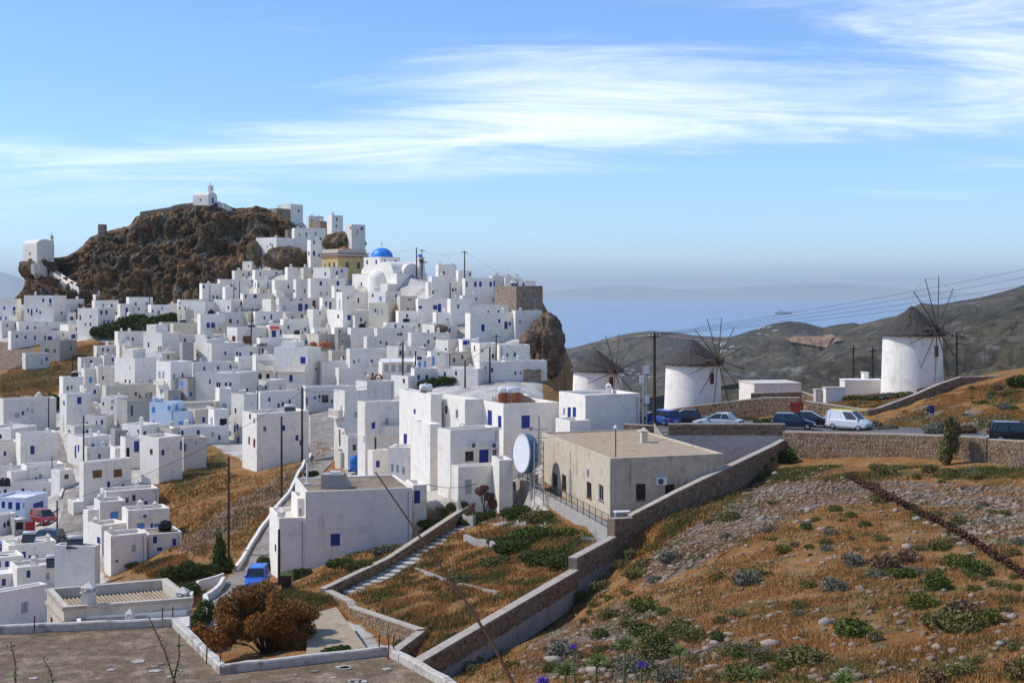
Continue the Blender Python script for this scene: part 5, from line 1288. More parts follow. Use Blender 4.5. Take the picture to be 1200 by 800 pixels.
# ---------------------------------------------------------------- windmills
def windmill(label, cx_, half, yt, yb, ya, D, hub, spoke, az, win=True, seed=0):
    rnd = random.Random(seed); r = half*D/F; zb = (EY-yb)/F*D; c = P(cx_, yb, D); c.y += r*0; root = empty('windmill', c); tag(root, label, 'windmill', 'windmills on the ridge')
    ht = (yb-yt)*D/F; ha = (yb-ya)*D/F; b = MB(); prof = [(r*1.06, -3.5), (r*1.04, 0), (r*1.01, ht*.35), (r*.985, ht*.75), (r*.97, ht)]
    b.lathe(prof, 40); tw = b.build('tower', M['whitewash'], root, smooth=True)
    b = MB(); n_ = 44
    dh = ha-ht; prof = [(r*1.09, ht-.2), (r*1.08, ht+.03), (r*.755, ht+dh*.33), (r*.775, ht+dh*.30), (r*.43, ht+dh*.64), (r*.45, ht+dh*.61), (r*.13, ht+dh*.93), (r*.06, ha-.03), (0, ha)]
    b.lathe(prof, n_)
    for v in b.v:
        a = math.atan2(v.y, v.x); j = 1+.03*noise.noise(Vector((math.cos(a)*9, math.sin(a)*9, v.z*2)))+.015*rnd.uniform(-1, 1); v.x *= j; v.y *= j; v.z += rnd.uniform(-.04, .04)
    b.lathe([(r*.9, ht-.1), (r*1.085, ht-.2)], n_)
    b.build('thatched_cap', M['thatch'], root)
    ax = Vector((math.sin(R(az)), -math.cos(R(az)), .10)).normalized(); H_ = P(*hub)-c
    b = MB(); b.tube([H_-ax*(r*1.0), H_+ax*.8], [.17, .13], 8); b.build('shaft', M['sailwood'], root)
    b = MB(); b.tube([H_-ax*.12, H_+ax*.12], .28, 10); hb = b.build('hub', M['sailwood'], root)
    u = ax.cross(Vector((0, 0, 1))).normalized(); v = ax.cross(u).normalized()
    for k in range(12):
        a = 2*math.pi*(k+.3*rnd.random()*.2)/12+.26; d = u*math.cos(a)+v*math.sin(a); L_ = spoke*rnd.uniform(.95, 1.04)
        b = MB(); b.tube([H_, H_+d*L_*.5+ax*.05, H_+d*L_], [.065, .05, .038], 5); b.build('sail_arm', M['sailwood'], root)
    # ropes between arm tips
    b = MB()
    for k in range(12):
        a0_, a1_ = 2*math.pi*k/12+.26, 2*math.pi*(k+1)/12+.26; p0 = H_+(u*math.cos(a0_)+v*math.sin(a0_))*spoke*.96; p1 = H_+(u*math.cos(a1_)+v*math.sin(a1_))*spoke*.96; b.tube([p0, p1], .011, 3, cap=False)
        b.tube([H_+ax*.8, p0], .009, 3, cap=False)
    b.build('rigging', M['sailwood'], root)
    for k in range(2):
        b = MB(); t_ = R(az)+R(-8 if k == 0 else -28); rr = r*.985; p = Vector((math.sin(t_)*rr, -math.cos(t_)*rr)); e_ = Vector((math.cos(t_), math.sin(t_)))
        if win: place_unit('shut_r' if k == 0 else 'frame_k', 'window', root, (p.x, p.y, ht*(.72 if k == 0 else .2)), e_, .55 if k == 0 else .5, 1.2 if k == 0 else .5, .05)
    return root
windmill('white windmill behind the flat white houses, its cap lowest', 700, 28.8, 433, 478, 411, 160, (721, 435, 156), 4.6, 38, seed=1)
windmill('white windmill with dark thatched cap behind the parked silver saloon', 812, 32.5, 425, 484, 398, 142, (841, 422, 138), 4.75, 42, seed=2)
windmill('white windmill with red shutter and thatched cap above the parked van', 1069, 34.3, 391, 460, 359, 140, (1098, 385, 136), 5.7, 42, seed=3)
mb = MB(); c = P(1098,385,136)   # tail beam of the right-hand mill
def box_thing(name, label, cat, xl, xc, xr, yt, yb, D, th, m, mtop=None, group=None, cap=None):
    A = P(xc, yb, D); th = R(th)-math.atan((xc-CX)/F); dr = Vector((math.cos(th), math.sin(th))); dl = Vector((-math.sin(th), math.cos(th))); tx = lambda q: (q-CX)/F
    wr = (tx(xr)*A.y-A.x)/(dr.x-tx(xr)*dr.y); wl = (tx(xl)*A.y-A.x)/(dl.x-tx(xl)*dl.y)
    if xl == xc: wl = 4.
    root = empty(name, A); tag(root, label, cat, group); h_ = (yb-yt)*D/F; q = [(0, 0), tuple(dr*wr), tuple(dr*wr+dl*wl), tuple(dl*wl)]
    b = MB(); b.prism(q, -1.5, h_); b.build('wall', M[m], root)
    b = MB(); b.prism(inset(q, -.06), h_, h_+.10); b.build('roof', M[mtop or m], root); return root
box_thing('flat_roof_store', 'low flat-roofed white store between the middle and right windmills', 'store', 866, 884, 939, 450, 466, 150, 20, 'whitewash', 'roof_cream')
box_thing('flat_roof_store', 'low white store built against the right-hand windmill', 'store', 984, 990, 1036, 446, 461, 143, 14, 'whitewash', 'roof_white')
box_thing('water_tank', 'small white block on the roof of the windmill store', 'tank', 1009, 1012, 1018, 437, 444.5, 145, 20, 'whitewash')
box_thing('bench', 'low white masonry bench near the right-hand windmill', 'bench', 964, 968, 990, 455, 464, 136, 20, 'whitewash', 'concrete_light')
box_thing('bench', 'squat round-edged stone seat left of the masonry bench', 'bench', 953, 956, 966, 457, 463, 137, 20, 'concrete_light')
box_thing('utility_shed', 'small rusty brown shed behind the utility mast', 'shed', 727, 733, 752, 482, 498, 121, 25, 'stone_house', 'concrete')
box_thing('chimney_block', 'cream chimney with pointed cap behind the beige building', 'chimney', 750, 752, 759, 506, 520, 106, 15, 'cream')
b = MB(); A = P(754.5,506,106); b.add([(-.36, -.36, .1), (.36, -.36, .1), (.36, .36, .1), (-.36, .36, .1), (0, 0, .4)], [(0, 3, 2, 1), (0, 1, 4), (1, 2, 4), (2, 3, 4), (3, 0, 4)]); o = b.build('cap', M['cream'], None, loc=A)
pr = [q for q in bpy.data.objects if q.name.startswith('chimney_block')][0]; o.parent = pr; o.location = A-pr.location
# red gate by the road
root = empty('gate', P(934, 490, 129)); tag(root, 'red slatted wooden gate beside the stone wall above the parked cars', 'gate')
for k in range(7):
    mb = MB(); x = -.42+.14*k; mb.box(x-.055, x+.055, -.03, .03, .1, 1.55+.1*math.sin(k*math.pi/6)); mb.build('slat', M['red'], root)
for z in (.35, 1.25): mb = MB(); mb.box(-.5, .5, .031, .07, z, z+.1); mb.build('rail', M['red'], root)
for s in (-1, 1): mb = MB(); mb.box(.56*s-.06, .56*s+.06, -.06, .06, -.5, 1.7); mb.build('post', M['rust'], root)
# steps down from the car park by the beige building
root = empty('stairway', P(768, 512, 115)); tag(root, 'short concrete steps with a sloping side wall down from the car park', 'stairs')
for k in range(6): mb = MB(); mb.box(.2+.35*k*.4, 1.6+.35*k*.4, -.3*k-.3, -.3*k, -2.5, .6-.3*k); mb.build('step', M['concrete_light'], root)
mb = MB(); mb.prism([(-.1, .2), (-.1, 0), (.9, -2.4), (1.1, -2.4)], -3, [1.3, 1.3, -.5, -.5]); mb.build('side_wall', M['wallcap'], root)
# ---------------------------------------------------------------- vehicles
def paint(name, col, rough=.28, metal=.0):
    m = mat(name, col, rough=rough, var=.05, scale=3, spec=.6, metal=metal); b = m.node_tree.nodes['Principled BSDF']; b.inputs['Coat Weight'].default_value = .6; b.inputs['Coat Roughness'].default_value = .08; return m
for n_, c_ in dict(car_blue=(.02, .13, .55), car_navy=(.012, .022, .06), car_dark=(.012, .016, .018), car_silver=(.45, .48, .50), car_white=(.72, .74, .74), car_red=(.35, .02, .02), car_vanred=(.28, .03, .025), car_hatchblue=(.03, .10, .36), car_black=(.008, .009, .012), car_teal=(.02, .05, .075)).items(): paint(n_, c_)
mat('tyre', (.015, .015, .015), rough=.8, var=.1); mat('lamp_red', (.5, .01, .01), rough=.2, var=0, spec=.6); mat('lamp_clear', (.7, .7, .68), rough=.1, var=0, spec=.7); mat('plate_white', (.75, .75, .72), var=0); mat('car_glass', (.02, .03, .035), rough=.05, var=0, spec=.8); mat('yellow', (.65, .5, .03), rough=.5, var=.1)
CAR = {   # length, width, height, belt, bonnet start, windscreen top, roof end, tail: fractions along the length from the rear
 'hatch':  dict(L=3.95, W=1.70, H=1.47, belt=.92, bon=.74, nose=.70, ws=.52, rt=.10, rb=.02, rear=.90),
 'saloon': dict(L=4.45, W=1.74, H=1.43, belt=.92, bon=.70, nose=.68, ws=.50, rt=.24, rb=.12, rear=.92),
 'suv':    dict(L=4.30, W=1.80, H=1.66, belt=1.05, bon=.74, nose=.85, ws=.56, rt=.07, rb=.01, rear=1.0),
 'jeep':   dict(L=3.60, W=1.62, H=1.68, belt=1.02, bon=.70, nose=.90, ws=.60, rt=.05, rb=.0, rear=1.0),
 'van':    dict(L=3.95, W=1.72, H=1.75, belt=1.02, bon=.82, nose=.82, ws=.62, rt=.04, rb=.0, rear=1.0)}
def car(kind, colour, label, px, py, D, head, z=None, name='parked_car', cat='car', group='parked cars'):
    k = CAR[kind]; L, W, H = k['L'], k['W'], k['H']; p = P(px, py, D)
    if z is not None: p.z = z(p.x, p.y)
    root = empty(name, p, R(head)); tag(root, label, cat, group); X = lambda f: (f-.5)*L; hw = W/2; bz = .24; belt = k['belt']
    # lower body lofted along the length
    st = [(0, .42, k['rear']*belt*.92, .86), (.02, .30, k['rear']*belt, .93), (.10, bz, k['rear']*belt*1.0, .98), (.25, bz, belt, 1.0), (.5, bz, belt, 1.0), (k['bon'], bz, belt, 1.0), ((k['bon']+.96)/2, bz, (belt+k['nose'])/2+.03, .98), (.95, .28, k['nose'], .92), (.985, .32, k['nose']-.07, .84), (1.0, .42, k['nose']-.2, .76)]
    vs = []; fs = []
    for f, z0, z1, w_ in st:
        h_ = hw*w_; vs += [(X(f), -h_*.93, z0), (X(f), -h_, z0+.15), (X(f), -h_, z1-.16), (X(f), -h_*.93, z1-.03), (X(f), -h_*.6, z1), (X(f), h_*.6, z1), (X(f), h_*.93, z1-.03), (X(f), h_, z1-.16), (X(f), h_, z0+.15), (X(f), h_*.93, z0)]
    n = 10
    for i in range(len(st)-1):
        for j in range(n): fs.append((i*n+j, i*n+(j+1) % n, (i+1)*n+(j+1) % n, (i+1)*n+j))
    fs += [tuple(reversed(range(n))), tuple((len(st)-1)*n+j for j in range(n))]
    fs = [tuple(reversed(f)) for f in fs]
    body = mesh_obj('body', vs, fs, M[colour], root, smooth=False)
    xb0, xb1, xt0, xt1 = X(k['rb'])+.05, X(k['bon'])+.02, X(k['rt']), X(k['ws']); hb, ht = hw*.92, hw*.76; zb, zt = belt-.04, H-.05
    b4 = [Vector((xb0, -hb, zb)), Vector((xb1, -hb, zb)), Vector((xb1, hb, zb)), Vector((xb0, hb, zb))]; t4 = [Vector((xt0, -ht, zt)), Vector((xt1, -ht, zt)), Vector((xt1, ht, zt)), Vector((xt0, ht, zt))]
    for nm, i, j in (('side_window', 0, 1), ('windscreen', 1, 2), ('side_window', 2, 3), ('rear_window', 3, 0)):
        m_ = 'car_glass'
        if kind == 'van' and nm != 'windscreen':
            mb = MB()
            if nm == 'rear_window': mb.quad(b4[i], b4[j], t4[j], t4[i]); mb.build('rear_door', M[colour], root); continue
            A_, B_, C_, D_ = b4[i], b4[j], t4[j], t4[i]; s_ = .62 if i == 0 else .38
            q0, q1 = A_.lerp(B_, s_), D_.lerp(C_, s_)
            if i == 0: mb.quad(A_, q0, q1, D_); g_ = MB().quad(q0, B_, C_, q1)
            else: mb.quad(q0, B_, C_, q1); g_ = MB().quad(A_, q0, q1, D_)
            mb.build('side_panel', M[colour], root); g_.build('side_window', M[m_], root); continue
        MB().quad(b4[i], b4[j], t4[j], t4[i]).build(nm, M[m_], root)
    pil = [(b4[i], t4[i], .045) for i in range(4)]
    for a_, b_ in ((0, 1), (3, 2)):
        pil.append((b4[a_].lerp(b4[b_], .48), t4[a_].lerp(t4[b_], .5), .035))
        if L > 3.9: pil.append((b4[a_].lerp(b4[b_], .10), t4[a_].lerp(t4[b_], .12), .05))
    for q0, q1, r_ in pil: mb = MB(); mb.tube([q0, q1], r_, 5); mb.build('pillar', M[colour], root)
    mb = MB(); r4 = [Vector((v.x*1.0, v.y*1.03, zt-.02)) for v in t4]; r5 = [Vector((v.x*.9+.05*(xt0+xt1), v.y*.85, H)) for v in t4]
    mb.add(r4+r5, [(0, 1, 5, 4), (1, 2, 6, 5), (2, 3, 7, 6), (3, 0, 4, 7), (4, 5, 6, 7), (3, 2, 1, 0)]); mb.build('roof', M[colour], root)
    wr = .31 if kind in ('hatch', 'saloon', 'van') else .35
    for fx in (.19, .81):
        for s_ in (-1, 1):
            b = MB(); b.lathe([(0, -.10), (wr*.7, -.10), (wr, -.07), (wr, .07), (wr*.7, .10), (0, .10)], 18); w_ = b.build('wheel', M['tyre'], root); w_.rotation_euler = (R(90), 0, 0); w_.location = (X(fx), s_*(hw-.09), wr)
            b = MB(); b.lathe([(0, -.02), (wr*.55, -.02), (wr*.6, .0), (0, .03)], 12); q = b.build('rim', M['metal'], w_); q.location = (0, 0, -s_*.105)
    for s_ in (-1, 1):
        mb = MB(); mb.box(X(.955), X(.992), s_*hw*.72-.16, s_*hw*.72+.16, k['nose']-.24, k['nose']-.10); mb.build('headlight', M['lamp_clear'], root)
        mb = MB(); mb.box(X(-.006), X(.03), s_*hw*.78-.11, s_*hw*.78+.11, belt*k['rear']-.36, belt*k['rear']-.12); mb.build('tail_light', M['lamp_red'], root)
        mb = MB(); mb.box(xb1-.22, xb1-.08, s_*(hw+.02)-.08, s_*(hw+.02)+.08, belt-.02, belt+.12); mb.build('mirror', M[colour], root)
    for f in (1.004, -.004): mb = MB(); mb.box(X(f)-.012, X(f)+.012, -.26, .26, .42, .54); mb.build('licence_plate', M['plate_white'], root)
    mb = MB(); mb.box(X(.975), X(1.006), -hw*.45, hw*.45, .30, .42); mb.build('grille', M['grille'], root)
    return root
gz = lambda x, y: ground_z(x, y)+.07
car('jeep', 'car_blue', 'small bright blue off-roader parked on the concrete lane', 301, 693, 102.5, -88, gz)
car('hatch', 'car_hatchblue', 'blue hatchback with red tail lights beside the tall utility pole', 775, 497, 121.5, 128, road_z)
car('saloon', 'car_dark', 'dark green saloon between the blue hatchback and the silver saloon', 801, 497, 122, 172, road_z)
car('saloon', 'car_silver', 'silver saloon parked in front of the rocky wall', 841, 497, 118, 158, road_z)
car('hatch', 'car_navy', 'dark blue hatchback half hidden by the parapet end', 930, 499, 117.5, -12, road_z)
car('saloon', 'car_black', 'black saloon beside the white van', 952, 500, 121, -20, road_z)
v_ = car('van', 'car_white', 'small white delivery van with yellow ladder on its roof rack', 995, 503, 117.5, -38, road_z, 'parked_van', 'van')
car('suv', 'car_black', 'black SUV parked on the road above the stone parapet', 1192, 514, 101, -14, road_z)
car('van', 'car_vanred', 'old dark red van before the blue arched door', 51, 607, 158, -42, gz, 'parked_van', 'van')
car('suv', 'car_teal', 'dark blue SUV parked below the village lane', 53, 633, 150, 168, gz)
car('hatch', 'car_red', 'dark red hatchback before the white wall with a blue round sign', 382, 483, 227, 175, gz)
car('hatch', 'car_hatchblue', 'blue car cut by the picture edge beside white roofs', -2, 645, 147, 100, gz)
p = P(995,503,117.5); root = empty('ladder', Vector((p.x, p.y, road_z(p.x, p.y)+1.80)), R(-38)); tag(root, 'yellow ladder lying on the roof of the white van', 'ladder')
for s_ in (-1, 1): mb = MB(); mb.box(-1.7, 1.5, s_*.25-.03, s_*.25+.03, 0, .06); mb.build('rail', M['yellow'], root)
for i in range(9): mb = MB(); mb.box(-1.6+.37*i-.02, -1.6+.37*i+.02, -.22, .22, .01, .05); mb.build('rung', M['yellow'], root)
# scooter by the wall
p = P(363,481,226); root = empty('scooter', Vector((p.x, p.y, gz(p.x, p.y))), R(60)); tag(root, 'dark motor scooter leaning by the white wall near the red hatchback', 'scooter')
for x_ in (-.6, .6): b = MB(); b.lathe([(0, -.06), (.2, -.06), (.26, 0), (.2, .06), (0, .06)], 14); q = b.build('wheel', M['tyre'], root); q.rotation_euler = (R(90), 0, 0); q.location = (x_, 0, .26)
mb = MB(); mb.prism([(-.75, -.14), (.1, -.16), (.1, .16), (-.75, .14)], [.35, .3, .3, .35], [.72, .62, .62, .72]); mb.tube([(.1, 0, .35), (.45, 0, .4), (.55, 0, .95)], [.12, .1, .05], 6); mb.build('body', M['car_black'], root)
mb = MB(); mb.tube([(.5, -.33, 1.02), (.5, .33, 1.02)], .03, 6); mb.build('handlebar', M['metal_dark'], root); mb = MB(); mb.box(-.7, .05, -.14, .14, .72, .82); mb.build('seat', M['black_plastic'], root)
# ---------------------------------------------------------------- utility poles
def pole(label, px, yt, yb, D, r=.14, arm=True, m='pole_wood', on_ground=True, name='utility_pole', lean=0.):
    p = P(px, yb, D); top = (EY-yt)/F*D
    zg = ground_z(p.x, p.y) if on_ground else p.z
    base = Vector((p.x, p.y, min(zg, p.z)-.3)); root = empty(name, base); tag(root, label, 'pole', 'wooden utility poles'); h_ = top-base.z
    mb = MB(); mb.tube([(0, 0, 0), (lean*h_*.5, 0, h_*.5), (lean*h_, 0, h_)], [r, r*.85, r*.7], 8); mb.build('post', M[m], root)
    if arm:
        rz = R((px*37) % 60-30); c, s = math.cos(rz), math.sin(rz); mb = MB(); mb.tube([(-.7*c, -.7*s, h_-.35), (.7*c, .7*s, h_-.35)], .055, 6); mb.build('crossarm', M[m], root)
        for t_ in (-.6, -.2, .2, .6): mb = MB(); mb.lathe([(.03, 0), (.055, .05), (.03, .1), (.05, .14), (0, .18)], 8, (t_*c, t_*s, h_-.30)); mb.build('insulator', M['white_paint'], root)
    return Vector((p.x, p.y, top))
TOP = {}
for key, lab, px, yt, yb, D, r, arm in (
 ('road', 'tall dark utility pole at the edge of the car park', 767, 390, 498, 119, .17, 1), ('bankA', 'utility pole standing on the dry bank above the lane', 330, 488, 582, 142, .14, 0), ('bankB', 'taller utility pole behind the dry bank with a cable across', 354, 453, 546, 163, .16, 1),
 ('bankC', 'utility pole beside the tall green shrub on the bank', 268, 535, 657, 117, .13, 0), ('tree', 'utility pole rising behind the rust-coloured tree', 327, 620, 705, 99.5, .13, 0), ('wht', 'thin brown pole against the big white gable wall', 302, 453, 520, 188, .1, 0),
 ('pergA', 'red-brown pole leaning beside the timber pergola', 293, 361, 430, 262, .16, 0), ('awn', 'brown pole beside the white awning', 304, 408, 452, 240, .14, 0), ('upA', 'thin dark pole above the timber pergola', 274, 334, 372, 297, .13, 0), ('upB', 'tallest thin pole above the timber pergola', 280.5, 329, 372, 298, .13, 0),
 ('sky', 'tall dark pole on the skyline beside blue-shuttered windows', 544.5, 294, 346, 266, .16, 1), ('alley', 'red-brown pole at the foot of the stepped alley', 527.5, 331, 392, 250, .16, 0), ('verA', 'dark pole in front of the glazed veranda', 472, 400, 457, 216, .18, 0), ('verB', 'shorter dark pole beside the blue veranda sign', 487, 411, 457, 215, .16, 0),
 ('midA', 'short dark pole among the clipped hedge', 545, 422, 455, 210, .16, 0), ('midB', 'dark pole of the pair before the white terrace', 574, 406, 454, 213, .17, 0), ('midC', 'pole with crossarm beside the white terrace wall', 581.5, 392, 444, 219, .15, 1), ('stp', 'thin pole on the stepped white parapet', 533, 410, 432, 229, .09, 0),
 ('oldA', 'thin dark pole at the corner of the old cream house', 57, 466, 498, 207, .12, 0), ('oldB', 'dark pole before the house with brown shutters', 98, 487, 538, 178, .13, 0), ('lane', 'dark pole beside the dark red van', 67, 586, 628, 152, .12, 0), ('roof', 'slender pole over the white roofs by the lane', 61, 535, 560, 172, .09, 0),
 ('grA', 'dark pole on the dry grass bank', 85, 416, 450, 258, .15, 0), ('grB', 'short dark pole above the dry grass bank', 114, 414, 440, 262, .14, 0), ('hillA', 'pole below the rocky hill behind the white houses', 175, 338, 362, 310, .13, 0), ('hillB', 'pole beside the upper white house wall', 246, 334, 354, 302, .13, 0), ('hillC', 'pole against the bluish wall of the diagonal-parapet house', 306.5, 292, 320, 318, .14, 0),
 ('millA', 'short pole behind the windmill store', 1000, 405, 448, 165, .16, 1), ('millB', 'second short pole behind the windmill store', 1022.5, 407, 448, 164, .17, 1), ('millC', 'pole behind the sails of the right-hand windmill', 1121, 390, 446, 150, .17, 1), ('ch', 'grey pole beside the church bell turret', 488, 290, 312, 279, .16, 0), ('ch2', 'pale pole with bent top beside the palm', 494.5, 292, 312, 281, .12, 1),
 ('cliff', 'small pole below the bare cliff', 661.5, 408, 440, 212, .09, 0)):
    TOP[key] = pole(lab, px, yt, yb, D, r, arm, lean=.035 if key == 'pergA' else 0.)
# grey lattice mast with fittings by the car park
mast0 = P(755, 498, 120); mast0.z = ground_z(mast0.x, mast0.y); root = empty('antenna_mast', mast0); tag(root, 'grey metal mast with white boxes beside the car park', 'mast'); hm = (EY-428)/F*120-mast0.z
for a in range(3): mb = MB(); t_ = a*2*math.pi/3; mb.tube([(.3*math.cos(t_), .3*math.sin(t_), 0), (.16*math.cos(t_), .16*math.sin(t_), hm)], .045, 6); mb.build('leg', M['metal'], root)
mb = MB()
for i in range(14):
    z0, z1 = hm*i/14, hm*(i+1)/14
    for a in range(3): t0, t1 = a*2*math.pi/3, (a+1)*2*math.pi/3; r0, r1 = .3-.14*i/14, .3-.14*(i+1)/14; mb.tube([(r0*math.cos(t0), r0*math.sin(t0), z0), (r1*math.cos(t1), r1*math.sin(t1), z1)], .018, 4)
mb.build('bracing', M['metal'], root)
for z, s in ((hm-.4, 1), (hm-1.3, -1), (hm-3.2, 1)): mb = MB(); mb.box(.25*s-.2, .25*s+.2, -.35, -.15, z-.35, z+.35); mb.build('antenna_box', M['white_paint'], root)
# lattice mast and giant dish beside the beige building
b0 = P(631.5, 585, 105.5); root = empty('lattice_mast', b0); tag(root, 'rusty square lattice mast at the corner of the beige building', 'mast'); hm = (585-517)*105.5/F; s_ = .38
for x_ in (-s_, s_):
    for y_ in (-s_, s_): mb = MB(); mb.tube([(x_, y_, -.6), (x_, y_, hm)], .04, 5); mb.build('leg', M['concrete'], root)
mb = MB()
for i in range(8):
    z0, z1 = hm*i/8, hm*(i+1)/8; c = [(-s_, -s_), (s_, -s_), (s_, s_), (-s_, s_)]
    for k in range(4):
        a, b = c[k], c[(k+1) % 4]; mb.tube([(*a, z0), (*b, z1)] if (i+k) % 2 else [(*b, z0), (*a, z1)], .022, 4); mb.tube([(*a, z1), (*b, z1)], .025, 4)
mb.build('bracing', M['concrete'], root)
mb = MB(); mb.tube([(0, 0, hm-1.5), (0, 0, hm+2.1)], .07, 8); mb.build('top_tube', M['metal'], root)
for z in (hm+.3, hm+1.0): mb = MB(); mb.tube([(-.7, 0, z), (.7, 0, z)], .03, 5); mb.box(-.8, -.5, -.1, .1, z-.1, z+.2); mb.build('antenna', M['metal'], root)
dc = P(611, 531, 109.5); root = empty('satellite_dish', dc); tag(root, 'giant white satellite dish with dark blue rim seen edge-on', 'dish')
axd = Vector((-.90, -.43, .05)).normalized(); qd = axd.to_track_quat('Z', 'Y'); rd = 1.62
def dishpart(nm, mb, m, sm=True): o = mb.build(nm, M[m], root, smooth=sm); o.rotation_euler = qd.to_euler(); return o
mb = MB(); mb.lathe([(0, .0), (rd*.6, .0), (rd, .02)], 40); dishpart('face', mb, 'white_paint', False)
mb = MB(); mb.lathe([(rd+.02, .04), (rd+.03, -.75), (rd*.9, -.95), (rd*.4, -1.2), (0, -1.25)], 40); dishpart('back_shell', mb, 'teal')
mb = MB(); mb.lathe([(rd+.01, .06), (rd+.07, .04), (rd+.07, -.06), (rd+.03, -.08)], 40); dishpart('rim', mb, 'concrete_light')
for z in (-.3, -.6): mb = MB(); mb.lathe([(rd+.03, z+.03), (rd+.07, z), (rd+.03, z-.03)], 40); dishpart('rib', mb, 'teal')
mb = MB(); mb.tube([-axd*.9, -axd*1.0+Vector((0, 0, -4))], .14, 8); mb.tube([-axd*1.0+Vector((0, 0, -1.2)), Vector((1.2, .6, -3.5))], .07, 6); mb.build('stand', M['metal'], root)
# street lamp on the beige roof, blue road sign
b0 = P(721.5, 537, 96.5); root = empty('lamp_post', b0); tag(root, 'rusty lamp post with white globe on the beige roof', 'lamp')
mb = MB(); mb.tube([(0, 0, -.5), (0, 0, 2.2)], .045, 6); mb.build('post', M['rust'], root); mb = MB(); mb.lathe([(.05, 2.18), (.16, 2.26), (.17, 2.36), (.1, 2.46), (0, 2.5)], 12); mb.build('globe', M['white_paint'], root, smooth=True)
b0 = P(1092, 512, 114.5); b0.z = ground_z(b0.x, b0.y); root = empty('road_sign', b0); tag(root, 'small blue and dark road sign on a post below the shrubs', 'sign')
mb = MB(); mb.tube([(0, 0, -.3), (0, 0, 2.3)], .035, 6); mb.build('post', M['metal'], root); mb = MB(); mb.box(-.2, .2, -.05, -.03, 1.6, 2.3); mb.build('panel', M['blue'], root); mb = MB(); mb.box(-.45, -.25, -.05, -.03, 1.75, 2.05); mb.build('side_panel', M['black_plastic'], root)
for px, py, D in ((1182, 517, 98.8), (1160, 514, 100.5)):
    q = P(px, py, D); mb = MB(); mb.tube([(0, 0, -.6), (0, 0, 1.3)], .05, 8); o = mb.build('bollard', M['black_plastic'], None, loc=q); tag(o, 'thin dark post on the parapet beside the black SUV', 'post', 'posts on the parapet')
# ---------------------------------------------------------------- wires
mat('wire', (.03, .03, .03), rough=.6, var=0)
def wire(label, a, b, sag=.6, r=.022, n=14):
    a = Vector(a); b = Vector(b); pts = []
    for i in range(n+1): t_ = i/n; p = a.lerp(b, t_); p.z -= sag*4*t_*(1-t_); pts.append(p-a)
    mb = MB(); mb.tube(pts, r, 4, cap=False); o = mb.build('overhead_wire', M['wire'], loc=a); tag(o, label, 'wire', 'overhead wires'); return o
for k in range(4):
    wire('thin power line sweeping up to the right from the car park pole', TOP['road']+Vector((-.6+.4*k, 0, -.2)), P(1290, 296+11*k, 150), .5, .020)
    wire('thin power line running past the right-hand windmill', TOP['millC']+Vector((-.6+.4*k, 0, -.2)), P(1300, 318+9*k, 190), 1.0, .018)
wire('sagging cable from the tall bank pole down to the lane houses', TOP['bankB']+Vector((0, 0, -.6)), P(97, 581, 152), 1.2, .03); wire('cable from the tall bank pole to the ornate white house', TOP['bankB']+Vector((0, 0, -.5)), P(432, 452, 160), .4, .028)
wire('cable between the veranda pole and the pole pair', TOP['verA'], TOP['midB'], 1.6, .03); wire('cable between the pole pair and the stone house', TOP['midC'], P(648, 440, 212), .8, .028); wire('cable from the skyline pole to the church turret', TOP['sky'], TOP['ch'], 1.2, .022); wire('cable from the skyline pole to the house above the cliff', TOP['sky'], P(615, 330, 262), .8, .02)
wire('cable from the hedge pole to the pole pair', TOP['midA'], TOP['midC'], .8, .03); wire('cable from the car park pole to the white house roof', TOP['road'], P(660, 425, 135), .8, .024); wire('loose cable hanging along the white garden wall', P(500, 567, 113), P(560, 566, 111), .35, .03)
wire('thin wire from the church turret to the yellow building', TOP['ch'], P(428, 296, 292), .8, .02)
# ---------------------------------------------------------------- vegetation
def leaf_mat(name, cols):
    m = island_mat(name, cols, rough=.75, bump=0, grain=.2); b = m.node_tree.nodes['Principled BSDF']; b.inputs['Specular IOR Level'].default_value = .2
    return m
leaf_mat('leaf_green', [(.04, .065, .010), (.075, .105, .018), (.055, .085, .014), (.13, .15, .03)]); leaf_mat('leaf_dark', [(.035, .05, .011), (.07, .09, .02), (.05, .068, .015), (.12, .13, .035)])
leaf_mat('leaf_olive', [(.09, .09, .028), (.16, .14, .045), (.12, .115, .035), (.21, .17, .06)]); leaf_mat('leaf_grey', [(.13, .125, .085), (.20, .19, .14), (.16, .15, .105), (.09, .09, .055)])
leaf_mat('leaf_rust', [(.42, .14, .035), (.55, .20, .045), (.28, .10, .028), (.16, .12, .035), (.48, .16, .035)]); leaf_mat('leaf_brown', [(.12, .075, .04), (.17, .11, .055), (.09, .055, .03)]); leaf_mat('leaf_pink', [(.30, .12, .11), (.20, .09, .07), (.10, .07, .03)])
leaf_mat('leaf_yellowgreen', [(.10, .11, .02), (.16, .15, .03), (.07, .085, .018)])
leaf_mat('grass_dry', [(.40, .18, .055), (.30, .125, .038), (.50, .28, .11), (.36, .18, .055), (.44, .22, .07)]); leaf_mat('grass_green', [(.05, .075, .015), (.10, .11, .025), (.16, .14, .04), (.07, .09, .02)])
leaf_mat('flower', [(.75, .72, .6), (.70, .55, .10), (.75, .73, .62)])
